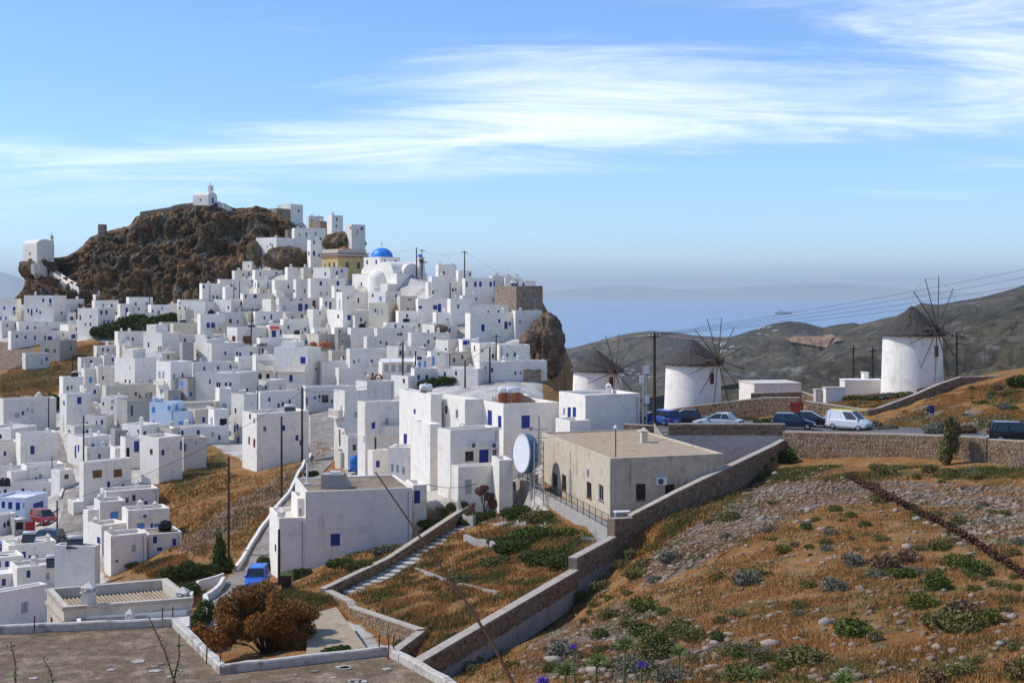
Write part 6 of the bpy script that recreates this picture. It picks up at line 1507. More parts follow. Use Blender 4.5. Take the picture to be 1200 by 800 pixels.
def leaves(blobs, n, size, rng, up=.25, shell=.55):
    """small leaf quads through the volume of several ellipsoids; returns verts, faces"""
    vol = np.array([b[3]*b[4]*b[5] for b in blobs])**.7; pick = rng.choice(len(blobs), n, p=vol/vol.sum()); B = np.array(blobs)[pick]
    d = rng.normal(size=(n, 3)); d /= np.linalg.norm(d, axis=1)[:, None]; rr = shell+(1-shell)*rng.random(n)**.6; rr *= (1+.18*np.sin(d[:, 0]*7+B[:, 0]*3)*np.cos(d[:, 1]*6+d[:, 2]*8))
    c = B[:, :3]+d*B[:, 3:6]*rr[:, None]
    a = rng.normal(size=(n, 3)); a[:, 2] += up; a /= np.linalg.norm(a, axis=1)[:, None]; b = np.cross(a, rng.normal(size=(n, 3))); b /= np.linalg.norm(b, axis=1)[:, None]+1e-9
    s = size*(.6+.8*rng.random(n))[:, None]
    v = np.stack([c-a*s, c+b*s*.45, c+a*s, c-b*s*.45], 1).reshape(-1, 3); f = np.arange(4*n).reshape(-1, 4)
    return v, f
def np_mesh(name, v, f, m):
    me = bpy.data.meshes.new(name); k = f.shape[1]; me.vertices.add(len(v)); me.vertices.foreach_set('co', v.astype(np.float32).ravel()); me.loops.add(f.size); me.loops.foreach_set('vertex_index', f.astype(np.int32).ravel())
    me.polygons.add(len(f)); me.polygons.foreach_set('loop_start', np.arange(0, f.size, k, dtype=np.int32)); me.polygons.foreach_set('loop_total', np.full(len(f), k, dtype=np.int32)); me.materials.append(M[m]); me.update(); me.validate(); return me
def tree(name, label, cat, px, py, D, blobs, n, size, m, trunk_h=None, m2=None, group=None, seed=1, gz_=True):
    """blobs in metres round the foot"""
    p = P(px, py, D)
    if gz_: p.z = ground_z(p.x, p.y)
    root = empty(name, p); tag(root, label, cat, group); rng = np.random.default_rng(seed)
    v, f = leaves(blobs, n, size, rng); link('crown', np_mesh('crown', v, f, m), root)
    if m2: v, f = leaves(blobs, n//4 if len(blobs) < 12 else n//2, size, rng); link('crown', np_mesh('crown', v, f, m2), root)
    mb = MB(); r0 = (.05+.03*max(b[3] for b in blobs))*(1 if len(blobs) < 12 else .55)
    for b in blobs:
        mid = Vector((b[0]*.4, b[1]*.4, b[2]*.55)); mb.tube([(0, 0, -.3), mid, (b[0], b[1], b[2])], [r0, r0*.7, r0*.25], 6)
        for k in range(4 if len(blobs) < 12 else 2): q = rng.normal(size=3)*.6; mb.tube([mid, (b[0]+q[0]*b[3], b[1]+q[1]*b[4], b[2]+q[2]*b[5]*.6)], [r0*.45, r0*.12], 5)
    mb.build('trunk', M['trunk'], root); return root
_r = random.Random(8); TAM = []
for _ in range(46):
    a_, q_, z_ = _r.uniform(0, 6.28), _r.random()**.5, _r.random()
    TAM.append((2.75*q_*math.cos(a_), 1.9*q_*math.sin(a_), (.25+3.7*z_)*(1-.35*q_*q_), _r.uniform(.5, .95), _r.uniform(.5, .9), _r.uniform(.4, .7)))
tree('tamarisk_tree', 'spreading rust-orange tamarisk tree behind the near roof', 'tree', 312, 768, 74, TAM, 60000, .06, 'leaf_rust', m2='leaf_olive', seed=1)
tree('tamarisk_tree', 'small rust-brown bush beside the low pale lane wall', 'bush', 236, 760, 78, [(0, 0, .9, 1.0, .8, .9), (-.5, .3, .6, .8, .7, .6)], 3500, .08, 'leaf_rust', m2='leaf_dark', seed=2)
tree('cypress', 'tall narrow green shrub on the bank above the lane', 'shrub', 257, 668, 112, [(0, 0, 1.2, .62, .6, 1.2), (.1, 0, 2.3, .5, .5, 1.0), (0, 0, 3.1, .3, .3, .7), (.5, 0, .8, .8, .7, .8)], 5500, .10, 'leaf_green', seed=3)
tree('bush', 'wide dark green hedge bush left of the tall narrow shrub', 'bush', 226, 672, 110, [(-1.6, 0, .7, 1.3, .8, .7), (0, 0, .9, 1.4, .8, .8), (1.4, .2, .8, 1.1, .8, .7)], 5500, .10, 'leaf_dark', m2='leaf_green', seed=4)
tree('bush', 'bright green rounded bush at the small yard wall', 'bush', 214, 690, 100, [(0, 0, .8, 1.0, .8, .8), (.7, .2, 1.0, .7, .6, .6)], 4200, .09, 'leaf_green', seed=5)
tree('climbing_vine', 'dense green climber between the ribbed-roof house and the lane wall', 'plant', 233, 722, 84, [(0, 0, .9, .55, .6, .9), (.2, 1.2, 1.2, .6, .8, .8), (-.2, -.8, .4, .6, .6, .6)], 5200, .08, 'leaf_green', seed=6)
tree('bush', 'round dark green shrub against the white house corner by the lane', 'bush', 310, 664, 113, [(0, 0, .8, .72, .7, .8), (-.2, 0, 1.1, .5, .5, .5)], 3600, .09, 'leaf_dark', m2='leaf_green', seed=7)
for k, (px, py, D, w_, h_) in enumerate(((118,393,290,2.4,2.6),(133,392,290,3.0,3.2),(150,393,291,3.2,4.2),(160,390,292,2.6,3.8),(176,392,288,3.2,3.8),(190,388,286,2.6,4.2),(197,380,288,2.0,3.2))):
    tree('leafy_tree', 'dark green bushy tree in the row between white houses', 'tree', px, py, D, [(0, 0, h_*.55, w_, w_*.8, h_*.5), (w_*.4, 0, h_*.8, w_*.6, w_*.6, h_*.35)], 3600, .26, 'leaf_dark', m2='leaf_green', group='row of dark trees', seed=20+k)
tree('bush', 'dark green bush at the foot of the dry grass bank', 'bush', 60, 470, 226, [(0, 0, 1.4, 1.9, 1.4, 1.5), (-2.4, 0, .8, 1.6, 1.2, .9)], 4200, .2, 'leaf_dark', m2='leaf_green', seed=31)
tree('bush', 'dark round bush against the weathered off-white wall', 'bush', 427, 449, 224, [(0, 0, 1.2, 1.1, 1.0, 1.1)], 2600, .16, 'leaf_dark', seed=32)
tree('bush', 'rusty dry bush beside the glazed veranda', 'bush', 439, 449, 223, [(0, 0, .9, 1.4, 1.0, .9), (.6, 0, 1.5, .8, .8, .8)], 2400, .15, 'leaf_rust', seed=33)
for k, px in enumerate((496, 508, 520, 532, 552, 560)):
    tree('hedge_bush', 'clipped dark green hedge bush in the row below the white parapets', 'bush', px, 453, 212+k*.4, [(0, 0, .7, 1.1, .8, .75)], 1500, .15, 'leaf_dark', group='hedge row', seed=40+k)
# palm by the church
p = P(494, 318, 278); root = empty('palm_tree', p); tag(root, 'small palm tree behind the church gable', 'tree'); mb = MB(); mb.tube([(0, 0, 0), (.1, 0, 2.0)], .2, 8); mb.build('trunk', M['trunk'], root)
for k in range(18):
    a = k*2.399; el = .2+.9*((k*7) % 5)/5; mb = MB(); vs = []; fs = []
    for i in range(7):
        t_ = i/6; r_ = 1.9*t_; q = Vector((.1+r_*math.cos(a)*math.cos(el), r_*math.sin(a)*math.cos(el), 2.0+r_*math.sin(el)-.9*t_*t_)); sd_ = Vector((-math.sin(a), math.cos(a), 0))*.28*math.sin(math.pi*min(t_+.12, 1)); vs += [q-sd_, q+sd_]
    for i in range(6): fs.append((2*i, 2*i+1, 2*i+3, 2*i+2))
    mb.add(vs, fs); mb.build('frond', M['leaf_green'], root)
# weeds and bushes of the walled terrace
for k, (px, py, D, w_, h_, m_, lab) in enumerate((
 (600,650,94,1.5,.9,'leaf_dark','dark leafy bush in the middle of the walled terrace'),(622,640,96,1.7,1.0,'leaf_green','broad leafy green bush in the walled terrace below the walkway'),(580,672,91,1.2,.6,'leaf_olive','olive green weed clump near the broken kerb'),(640,665,88,1.9,.8,'leaf_dark','dark spreading shrub with small pale flowers'),(665,668,85,1.6,.8,'leaf_dark','dark shrub spilling towards the retaining wall'),(605,612,106,1.3,1.0,'leaf_green','green bush just below the top of the steps'),
 (630,618,102,1.4,.8,'leaf_olive','olive shrub under the walkway wall'),(690,650,87,1.0,.7,'leaf_green','bright green bush in the corner under the pipes'),(660,630,95,1.0,.5,'leaf_yellowgreen','yellow-green weeds at the foot of the walkway wall'),(585,640,98,.9,.5,'leaf_green','low green clump beside the short broken wall'),(545,682,88,1.2,.4,'leaf_olive','low olive weeds on the lower terrace'),(480,735,75,1.0,.5,'leaf_olive','olive weed tuft near the terrace corner'),
 (350,678,102,1.1,.7,'leaf_dark','dark shrub at the foot of the white wall'),(420,672,98,1.0,.7,'leaf_yellowgreen','bright yellow-green shrub beside the stair wall'),(398,668,101,1.1,.7,'leaf_green','green shrub between white wall and stair wall'),(448,652,102,.9,.6,'leaf_grey','silver-grey shrub on the slope beside the steps'),(432,630,108,1.3,.6,'leaf_green','green weeds below the blue shutter'),(478,622,109,1.2,.5,'leaf_olive','tall olive weeds along the white house wall'),(505,602,112,1.2,.6,'leaf_yellowgreen','yellow-green weeds near the small blue door'),(536,598,112,1.0,.8,'leaf_green','leafy green plant behind the curved grey wall'),
 (548,600,110,.9,.7,'leaf_dark','dark leafy plant below the oleander'),(920,516,110,1.0,1.1,'leaf_green','round green bush above the wall below the car park'),(893,548,108,1.0,.7,'leaf_green','green shrub at the foot of the wall'),(900,500,122,1.4,.7,'leaf_dark','dark green bush behind the stone parapet beside the cars'),(1023,500,119,.9,.7,'leaf_grey','grey-green bush beside the white van'),(1040,506,116,1.0,.5,'leaf_grey','low grey shrub at the road edge'),(1103,507,110,1.5,1.2,'leaf_grey','large grey-green bush on the bank beside the sapling'),(1130,507,109,1.1,.9,'leaf_brown','brown dry shrub on the bank by the road'),
 (1195,452,124,1.3,1.1,'leaf_dark','large dark shrub at the crest of the dry bank'),(1000,467,136,1.0,.5,'leaf_yellowgreen','yellow-green weeds beside the masonry bench'),(1018,468,135,1.1,.5,'leaf_olive','olive weeds below the right-hand windmill'),(1040,466,134,1.2,.6,'leaf_grey','grey-green clump at the windmill foot'),(1060,466,133,1.0,.5,'leaf_olive','olive clump along the windmill wall'),(975,472,131,1.4,.4,'leaf_yellowgreen','low yellow-green growth behind the road wall'),(1085,460,133.5,.8,.5,'leaf_olive','small olive tuft behind the curving wall'),(880,466,141,1.2,.5,'leaf_olive','olive weeds by the low kerb wall'),
 (800,478,139,.8,.9,'leaf_olive','olive shrub at the foot of the middle windmill'),(842,474,138,.6,.9,'leaf_brown','dry brown shrub under the middle windmill sails'),(875,489,131,1.3,.5,'leaf_brown','dry brown growth on the rock below the wall'),(155,655,127,.7,.5,'leaf_olive','small weed clump by the white store'),(208,668,114,1.2,.5,'leaf_grey','grey low bush on the bank edge'),(365,560,150,.8,.6,'leaf_dark','dark weeds under the bank pole'),(150,565,163,1.1,.6,'leaf_green','leafy plants between the white houses'),(395,760,70,.8,.5,'leaf_green','green weeds beside the concrete slab'),(447,766,68,.6,.5,'leaf_green','green weeds at the foot of the return wall'))):
    tree('bush', lab, 'bush', px, py, D, [(0, 0, h_*.45, w_, w_*.8, h_*.5), (w_*.4, w_*.2, h_*.6, w_*.6, w_*.6, h_*.45), (-w_*.5, 0, h_*.4, w_*.55, w_*.5, h_*.4)], int(1900+900*w_), .085 if D < 130 else .12, m_, seed=60+k)
tree('oleander', 'oleander bush with dusty pink flower heads in the white courtyard', 'bush', 568, 592, 110.2, [(-.35, 0, 2.5, .5, .4, .35), (.45, 0, 2.0, .45, .4, .4), (.0, 0, 2.8, .4, .3, .25), (.7, 0, 1.4, .4, .4, .5)], 2600, .07, 'leaf_pink', m2='leaf_olive', seed=50)
tree('bush', 'low green plants under the oleander', 'bush', 562, 594, 110, [(0, 0, .4, .8, .4, .45), (.9, 0, .5, .5, .4, .5)], 1800, .08, 'leaf_green', seed=52)
tree('sapling', 'slender green sapling in front of the pale parapet wall', 'tree', 1113, 545, 100.5, [(0, 0, 1.6, .8, .5, .9), (.2, 0, 2.7, .7, .5, .8), (-.3, 0, .7, .6, .4, .7), (0, 0, 3.3, .4, .3, .5)], 2600, .10, 'leaf_olive', seed=51)
# cushion shrubs: six shapes shared by all
CUSH = []
for k, m_ in enumerate(('leaf_grey', 'leaf_olive', 'leaf_green', 'leaf_brown', 'leaf_yellowgreen', 'leaf_grey', 'leaf_olive')):
    rng = np.random.default_rng(200+k); bl = [(0, 0, .22, .5, .5, .30)]+[(rng.uniform(-.4, .4), rng.uniform(-.4, .4), rng.uniform(.12, .3), rng.uniform(.22, .36), rng.uniform(.22, .36), rng.uniform(.18, .28)) for _ in range(4)]
    v, f = leaves(bl, 950, .055, rng, shell=.6); CUSH.append(np_mesh('shrub', v, f, m_))
LABC = ['grey-green cushion shrub on the dry slope', 'olive green cushion shrub on the dry slope', 'fresh green low shrub on the dry slope', 'brown withered low shrub on the dry slope', 'yellow-green low shrub on the dry slope']
LI = [0, 1, 2, 3, 4, 0, 1]
GROUND_BVH = BVHTree.FromPolygons([Vector(v) for v in np.c_[GXX.ravel(), GYY.ravel(), GZ.ravel()].tolist()], fc.tolist())
def march(px, py, d0=20., d1=140.):
    """distance at which the view ray meets the ground"""
    h_ = GROUND_BVH.ray_cast(P(px, py, d0), P(px, py, 1.0).normalized())
    return h_[0].y if h_[0] and h_[0].y < d1 else None
NEARBY = [(960,548,'below the pale road parapet'),(1040,552,'below the road parapet left of the sapling'),(1125,556,'at the foot of the slender sapling'),(1190,560,'below the parapet end by the black SUV'),(880,565,'beside the sloping stone wall'),(790,615,'beside the corner of the beige building'),(740,660,'below the square stone pier'),(660,720,'beside the long retaining wall'),(590,775,'near the foot of the long retaining wall'),
 (1000,575,'at the tip of the dark dried stalk'),(1080,610,'beside the middle of the dark dried stalk'),(1170,680,'beyond the thick end of the dark dried stalk'),(1050,480,'on the bank above the white van'),(1110,490,'around the blue road sign'),(1180,465,'on the crest of the bank above the black SUV'),(930,640,'on the open orange grass'),(840,680,'on the stony patch of the slope'),(760,740,'behind the tall pale green flower heads'),(700,780,'among the purple flowers'),(880,770,'behind the feathery flower head'),(990,730,'around the lone tall flower stem'),(1080,760,'on the grassy foot of the slope'),(1160,770,'on the grassy foot of the slope below the stalk')]
SL = [[(500,800),(740,645),(920,548),(1200,552),(1200,800)], [(1030,498),(1095,462),(1200,445),(1200,490)]]
rnd = random.Random(11); spots = []
clus = []
while len(spots) < 250:
    if rnd.random() < .30 or not clus: px, py = rnd.uniform(500, 1215), rnd.uniform(445, 800); clus.append((px, py))
    else: c_ = rnd.choice(clus); px, py = c_[0]+rnd.gauss(0, 22), c_[1]+rnd.gauss(0, 9)
    if not any(inpoly(px, py, s) for s in SL): continue
    D = march(px, py)
    if D is None: continue
    q = P(px, py, D)
    if any((q.x-o_[0])**2+(q.y-o_[1])**2 < (.45*o_[2]+.2)**2 for o_ in spots): continue
    dense = .5+.5*noise.noise(Vector((q.x*.12, q.y*.12, 5)))
    if rnd.random() > dense+.25: continue
    s_ = rnd.choice((.3, .4, .5, .6, .7, .8, 1.0, 1.3)); k = rnd.choices(range(7), (1.8, 4.0, 2.2, 2.4, 2.4, 1.0, 3.5))[0]
    spots.append((q.x, q.y, s_)); o = link('shrub', CUSH[k]); o.location = (q.x, q.y, ground_z(q.x, q.y)-.04); o.scale = (s_*rnd.uniform(.85, 1.2), s_*rnd.uniform(.85, 1.2), s_*rnd.uniform(.8, 1.15)); o.rotation_euler = (0, 0, rnd.uniform(0, 6.28))
    u_, v_ = pxy(q.x, q.y, o.location.z); sw = 'tiny' if s_ < .55 else 'small' if s_ < .75 else 'medium' if s_ < 1.0 else 'large'
    plc = min(NEARBY, key=lambda t: (t[0]-u_)**2+(1.5*(t[1]-v_))**2)[2]; lb = f"{sw} {LABC[LI[k]].split(' on ')[0]} {plc}"; tag(o, lb, 'shrub', 'shrubs: '+lb)
# ---------------------------------------------------------------- loose stones of the slope
def gzv(x, y):
    i = np.clip(np.searchsorted(gx, x)-1, 0, len(gx)-2); j = np.clip(np.searchsorted(gy, y)-1, 0, len(gy)-2); u = (x-gx[i])/(gx[i+1]-gx[i]); v = (y-gy[j])/(gy[j+1]-gy[j])
    return (GZ[j, i]*(1-u)+GZ[j, i+1]*u)*(1-v)+(GZ[j+1, i]*(1-u)+GZ[j+1, i+1]*u)*v
bm = bmesh.new(); bmesh.ops.create_icosphere(bm, subdivisions=1, radius=1); ICV = np.array([v.co[:] for v in bm.verts]); ICF = np.array([[v.index for v in f.verts] for f in bm.faces]); bm.free()
def zone_at(x, y, polys):
    px, py = CX+F*x/y, EY-F*gzv(np.array([x]), np.array([y]))[0]/y; return any(inpoly(px, py, q) for q in polys)
rng = np.random.default_rng(5); pos = []
SCREE = [(ROCKY[1], 3000), (ROCKY[2], 600), (ROCKY[3], 700), (ROCKY[4], 500), (ROCKY[5], 450), (ROCKY[6], 600), ([(740,650),(930,550),(1200,555),(1200,800),(560,800)], 1300)]
for poly, cnt in SCREE:
    xs_ = [q[0] for q in poly]; ys_ = [q[1] for q in poly]; got = 0
    while got < cnt:
        px, py = rnd.uniform(min(xs_), max(xs_)), rnd.uniform(min(ys_), max(ys_))
        if not inpoly(px, py, poly): continue
        D = march(px, py, 25, 165)
        got += 1
        if D: q = P(px, py, D); pos.append((q.x+rng.normal()*.3, q.y+rng.normal()*.3))
pos = np.array(pos); n = len(pos); sz = .04+.17*rng.random(n)**2.6; zz = gzv(pos[:, 0], pos[:, 1])
def stones(n, sz):
    an = rng.random(n)*6.28; sc = np.stack([sz*rng.uniform(.8, 1.7, n), sz*rng.uniform(.7, 1.1, n), sz*rng.uniform(.45, .8, n)], 1); V = ICV[None]*sc[:, None]*(1+rng.normal(size=(n, len(ICV), 1))*.14)
    x = V[:, :, 0]*np.cos(an)[:, None]-V[:, :, 1]*np.sin(an)[:, None]; y = V[:, :, 0]*np.sin(an)[:, None]+V[:, :, 1]*np.cos(an)[:, None]; return np.stack([x, y, V[:, :, 2]], 2)
V = stones(n, sz); V[:, :, 0] += pos[:, :1]; V[:, :, 1] += pos[:, 1:]; V[:, :, 2] += (zz+sz*.15)[:, None]
Fc = (ICF[None]+(np.arange(n)*len(ICV))[:, None, None]).reshape(-1, 3); o = link('loose_stones', np_mesh('loose_stones', V.reshape(-1, 3), Fc, 'scree')); tag(o, 'loose pale stones scattered over the dry slope', 'stones', kind='stuff')
bould = []
for k in range(24):
    poly = SCREE[k % 4][0]; px, py = np.mean([q[0] for q in poly])+rng.normal()*110, np.mean([q[1] for q in poly])+rng.normal()*22
    D = march(px, py, 25, 140)
    if not D or not any(inpoly(px, py, s) for s in SL): continue
    q = P(px, py, D); s_ = rng.uniform(.2, .36); v = stones(1, np.array([s_]))[0]; o = link('boulder', np_mesh('boulder', v, ICF, 'scree')); o.location = (q.x, q.y, ground_z(q.x, q.y)+s_*.12); u_, v_ = pxy(q.x, q.y, o.location.z); lb = 'pale angular boulder '+min(NEARBY, key=lambda t: (t[0]-u_)**2+(1.5*(t[1]-v_))**2)[2]; tag(o, lb, 'boulder', 'boulders: '+lb)
# ---------------------------------------------------------------- grass
def grass(name, label, polys, count, h_, m, seed, w_=.018, spread=.22, d1=175., clump=None):
    rng = np.random.default_rng(seed); r2 = random.Random(seed); P2 = []
    tuft = 9
    tries = 0
    while len(P2) < count//tuft and tries < count:
        tries += 1
        poly = polys[r2.randrange(len(polys))]; xs_ = [q[0] for q in poly]; ys_ = [q[1] for q in poly]; px, py = r2.uniform(min(xs_), max(xs_)), r2.uniform(min(ys_), max(ys_))
        if not inpoly(px, py, poly): continue
        D = march(px, py, 25, d1)
        if not D: continue
        q = P(px, py, D)
        if clump and noise.noise(Vector((q.x*clump, q.y*clump, seed))) < -.02: continue
        P2.append((q.x, q.y, D))
    P2 = np.repeat(np.array(P2), tuft, 0); n = len(P2); x = P2[:, 0]+rng.normal(size=n)*spread; y = P2[:, 1]+rng.normal(size=n)*spread; z = gzv(x, y)-.02
    hh = h_*rng.uniform(.5, 1.25, n); wd = w_*(P2[:, 2]/60).clip(.8, 2.2)*rng.uniform(.7, 1.3, n); a = rng.random(n)*6.28; ln = rng.normal(size=(n, 2))*.35*hh[:, None]
    v = np.stack([np.stack([x-wd*np.cos(a), y-wd*np.sin(a), z], 1), np.stack([x+wd*np.cos(a), y+wd*np.sin(a), z], 1), np.stack([x+ln[:, 0], y+ln[:, 1], z+hh], 1)], 1).reshape(-1, 3)
    o = link(name, np_mesh(name, v, np.arange(3*n).reshape(-1, 3), m)); tag(o, label, 'grass', kind='stuff')
GR_HILL = [[(500,800),(620,740),(760,640),(920,548),(1200,550),(1200,800)]]*3+[[(1030,500),(1100,462),(1200,440),(1200,505)], [(930,474),(1030,478),(1100,455),(1060,459),(985,464)]]
GR_TERR = [[(400,690),(455,668),(590,588),(640,602),(705,634),(670,672),(580,728),(490,778),(480,765),(490,745)]]
GR_BANK = [[(150,590),(235,520),(270,555),(300,560),(375,515),(385,525),(345,575),(290,640),(255,660),(215,645),(180,650),(200,610)], [(0,440),(60,410),(130,400),(120,415),(60,462),(0,470)]]
GR_WALL = [[(330,692),(385,700),(402,727),(360,735),(318,722)],[(150,665),(215,650),(240,690),(205,685)],[(735,625),(800,598),(905,535),(912,545),(800,625),(745,655)],[(335,690),(500,600),(540,590),(570,585),(454,655),(380,690)]]
grass('dry_grass', 'short dry orange grass over the right-hand slope', GR_HILL, 150000, .17, 'grass_dry', 1, clump=.35)
grass('green_weeds', 'patches of green weeds on the right-hand slope', [[(860,565),(925,545),(1200,548),(1200,560)], [(740,645),(915,540),(930,552),(780,650)]]+GR_HILL, 60000, .20, 'grass_green', 2, clump=.22)
grass('terrace_grass', 'dry orange grass on the walled terrace', GR_TERR, 36000, .28, 'grass_dry', 3, clump=.5); grass('terrace_weeds', 'green weeds on the walled terrace', GR_TERR, 26000, .30, 'grass_green', 4, clump=.4)
grass('bank_grass', 'dry grass on the banks between the houses', GR_BANK, 26000, .35, 'grass_dry', 5, spread=.4, d1=300., w_=.02); grass('bank_weeds', 'green grass on the banks between the houses', GR_BANK, 12000, .35, 'grass_green', 6, spread=.4, d1=300., w_=.02, clump=.15)
grass('yard_weeds', 'weeds on the slope beside the steps', GR_WALL, 34000, .32, 'grass_green', 7, clump=.3); grass('yard_grass', 'dry grass on the slope beside the steps', GR_WALL, 30000, .3, 'grass_dry', 8)
# ---------------------------------------------------------------- things on roofs and walls
def house_at(px, py, tol=16):
    c = [h for h in HOUSES if h['xl']-1 < px < h['xr']+1 and h['yt']-tol < py < h['yb']]; return min(c, key=lambda h: abs(h['yt']-py)+.02*h['D']) if c else None
def roof_point(px, py, h=None):
    h = h or house_at(px, py); z = h['z0']+h['rt']; c = h['foot']
    if py-EY > 25:
        D = -z*F/(py-EY); q = P(px, py, D); q = Vector((q.x, q.y, z))
        if inpoly(q.x, q.y, h['poly']): return q
    t_ = (px-CX)/F; return Vector((c.x*.5+.5*t_*c.y, c.y, z))
def roof_hut(h, k):
    rnd = random.Random(k); c = h['foot']-Vector(h['base'][:2]); e, f = h['dr'], h['dl']; a, b = h['wr'], h['wl']
    q = c+e*rnd.uniform(-.15, .15)*a+f*rnd.uniform(.05, .22)*b; mb = MB(); hx, hy = min(a*.3, 1.8), min(b*.25, 1.5); mb.obox(tuple(q), e, f, hx, hy, h['rt']-.05, h['rt']+rnd.uniform(.9, 2.0)); mb.build('roof_hut', M[WALLM[h['col']]], h['root'])
mat('tank_black', (.012, .012, .013), rough=.4, var=.1); mat('panel_dark', (.02, .022, .03), rough=.15, var=.1, spec=.6); mat('tank_white', (.72, .72, .7), rough=.35, var=.06); mat('bluetank', (.03, .14, .45), rough=.4, var=.1)
def water_tank(p, label, m='tank_black', r=.55, l_=1.4, upright=False):
    root = empty('water_tank', p); tag(root, label, 'tank'); b = MB(); prof = [(0, -l_/2), (r*.7, -l_/2), (r, -l_/2+.12), (r, -.08), (r*.96, -.04), (r, 0), (r, l_/2-.12), (r*.7, l_/2), (0, l_/2)]; b.lathe(prof, 18); o = b.build('barrel', M[m], root, smooth=True)
    if upright: o.location = (0, 0, l_/2)
    else: o.rotation_euler = (0, R(90), R(15)); o.location = (0, 0, r+.1)
    b = MB(); b.lathe([(0, .0), (.2, .0), (.2, .08), (0, .1)], 10); c = b.build('lid', M[m], root); c.location = (0, 0, (l_ if upright else 2*r+.08))
    b = MB(); b.box(-l_*.45, l_*.45, -r*.6, r*.6, -.05, .12); b.build('cradle', M['metal_dark'], root); return root
def solar(p, label, rz=20., s=1.):
    root = empty('solar_water_heater', p, R(rz)); tag(root, label, 'water heater'); b = MB(); b.add([(-.9*s, -.9*s, .15), (.9*s, -.9*s, .15), (.9*s, .5*s, 1.0*s), (-.9*s, .5*s, 1.0*s), (-.9*s, -.87*s, .08), (.9*s, -.87*s, .08), (.9*s, .53*s, .93*s), (-.9*s, .53*s, .93*s)], [(0, 1, 2, 3), (7, 6, 5, 4), (0, 4, 5, 1), (1, 5, 6, 2), (2, 6, 7, 3), (3, 7, 4, 0)]); b.build('collector', M['panel_dark'], root)
    b = MB(); b.lathe([(0, -.85*s), (.2*s, -.85*s), (.27*s, -.78*s), (.27*s, .78*s), (.2*s, .85*s), (0, .85*s)], 16); o = b.build('tank', M['tank_white'], root, smooth=True); o.rotation_euler = (0, R(90), 0); o.location = (0, .65*s, 1.2*s)
    b = MB()
    for x in (-.8*s, .8*s): b.tube([(x, -.85*s, 0), (x, -.85*s, .15)], .025, 5); b.tube([(x, .65*s, 0), (x, .65*s, 1.0*s)], .025, 5); b.tube([(x, -.85*s, .02), (x, .65*s, .9*s)], .02, 5)
    b.build('frame', M['metal'], root); return root
def antenna(p, label, h_=3.):
    root = empty('antenna', p); tag(root, label, 'antenna'); b = MB(); b.tube([(0, 0, -.3), (0, 0, h_)], .03, 5); b.build('mast', M['metal'], root); b = MB(); b.tube([(-.5, 0, h_-.2), (.5, .2, h_-.2)], .018, 4)
    for k in range(5): b.tube([(-.45+.22*k, -.3, h_-.2), (-.45+.22*k, .3, h_-.2)], .012, 4)
    b.build('elements', M['metal'], root)
for px, py, lab in ((472,374,'black water tank behind the low white parapet above the off-white walls'),(418,388,'black water tank on the roof above the bare cement wall'),(349,388,'pair of black tanks left part on the white roof'),(343,387,'black tank beside the white-topped tank on the white roof'),(197,627,'black water tank on the brown-roofed yard store'),(91,447,'black water tank below the small light blue window'),(248,366,'black tank lying on the white roof near the pergola')):
    water_tank(roof_point(px, py), lab, r=.5, l_=1.3)
for px, py, D in ((3, 569, 172), (8, 569, 171)):
    p = P(px, py, D); water_tank(p, 'upright black barrel beside the low white roofs', r=.45, l_=1.0, upright=True)['group'] = 'black barrels'
p = roof_point(506, 458); water_tank(p, 'white water tank on legs on the brown flat roof', 'tank_white', .4, 1.3)
p = P(416, 540, 146); p.z = ground_z(p.x, p.y)+.3; water_tank(p, 'upright blue tank beside the white house corner', 'bluetank', .6, 1.7, True)
h3 = house_at(600, 473)
for px, py, lab, rz in ((85,637,'big solar water heater on the white roof below the lane',15),(63,664,'solar water heater with silver tank on the long white roof',25),(33,641,'solar water heater on the low white roof beside the SUV',10),(598,334,'solar water heater on the skyline roof above the stone house',20),(357,479,'solar panel on the roof of the big white gable house',15),(300,388,'solar water heater on the white house with a brown shutter',20),(220,372,'solar heater on the cream house near the green trees',20)):
    hh = house_at(px, py)
    if hh: solar(roof_point(px, py, hh), lab, rz, .8)
for k, (px, py) in enumerate(((578,468),(596,466))):
    p = roof_point(px, py, h3); p.z = h3['z0']+h3['rt']; root = empty('water_heater', p, R(15)); tag(root, 'white water heater tank on a terracotta brick stand', 'water heater', 'heater tanks on brick stands')
    b = MB(); b.box(-.75, .75, -.3, .3, 0, 1.0); b.build('brick_stand', M['terracotta'], root); b = MB(); b.lathe([(0, -.7), (.25, -.7), (.34, -.6), (.34, .6), (.25, .7), (0, .7)], 16); o = b.build('tank', M['tank_white'], root, smooth=True); o.rotation_euler = (0, R(90), 0); o.location = (0, 0, 1.35)
    b = MB(); b.box(.45, .6, -.45, -.3, 0, 1.1); b.box(-.6, -.45, -.45, -.3, 0, 1.1); b.build('bracket', M['redbrown'], root)
p = roof_point(613, 471, h3); mb = MB(); mb.prism([(-1.2, -.8), (1.2, -.8), (1.2, .8), (-1.2, .8)], 0, [1.4, .1, .1, 1.4]); tag(mb.build('stair_head', M['stone_house'], loc=p), 'sloping brown stair cover beside the terracotta heater stands', 'stair cover')
for px, py in ((561,322),(595,325),(571,330),(611,330),(363,255),(547,330),(388,250),(505,324),(580,322)):
    hh = house_at(px, py+6, 20)
    if hh: antenna(roof_point(px, py, hh), 'thin television antenna on a white roof against the sky' , 3.2)['group' if 0 else 'x'] if 0 else None
for o in bpy.data.objects:
    if o.name.startswith('antenna') and o.parent is None and 'mast' not in o.name: o['group'] = 'rooftop antennas'
for k, h in enumerate(HOUSES):
    if random.Random(k+500).random() < .3 and h['wr'] > 5 and h['wl'] > 3.5 and h['D'] > 130 and h['yt'] > 300 and h['col'] != 's': roof_hut(h, k)
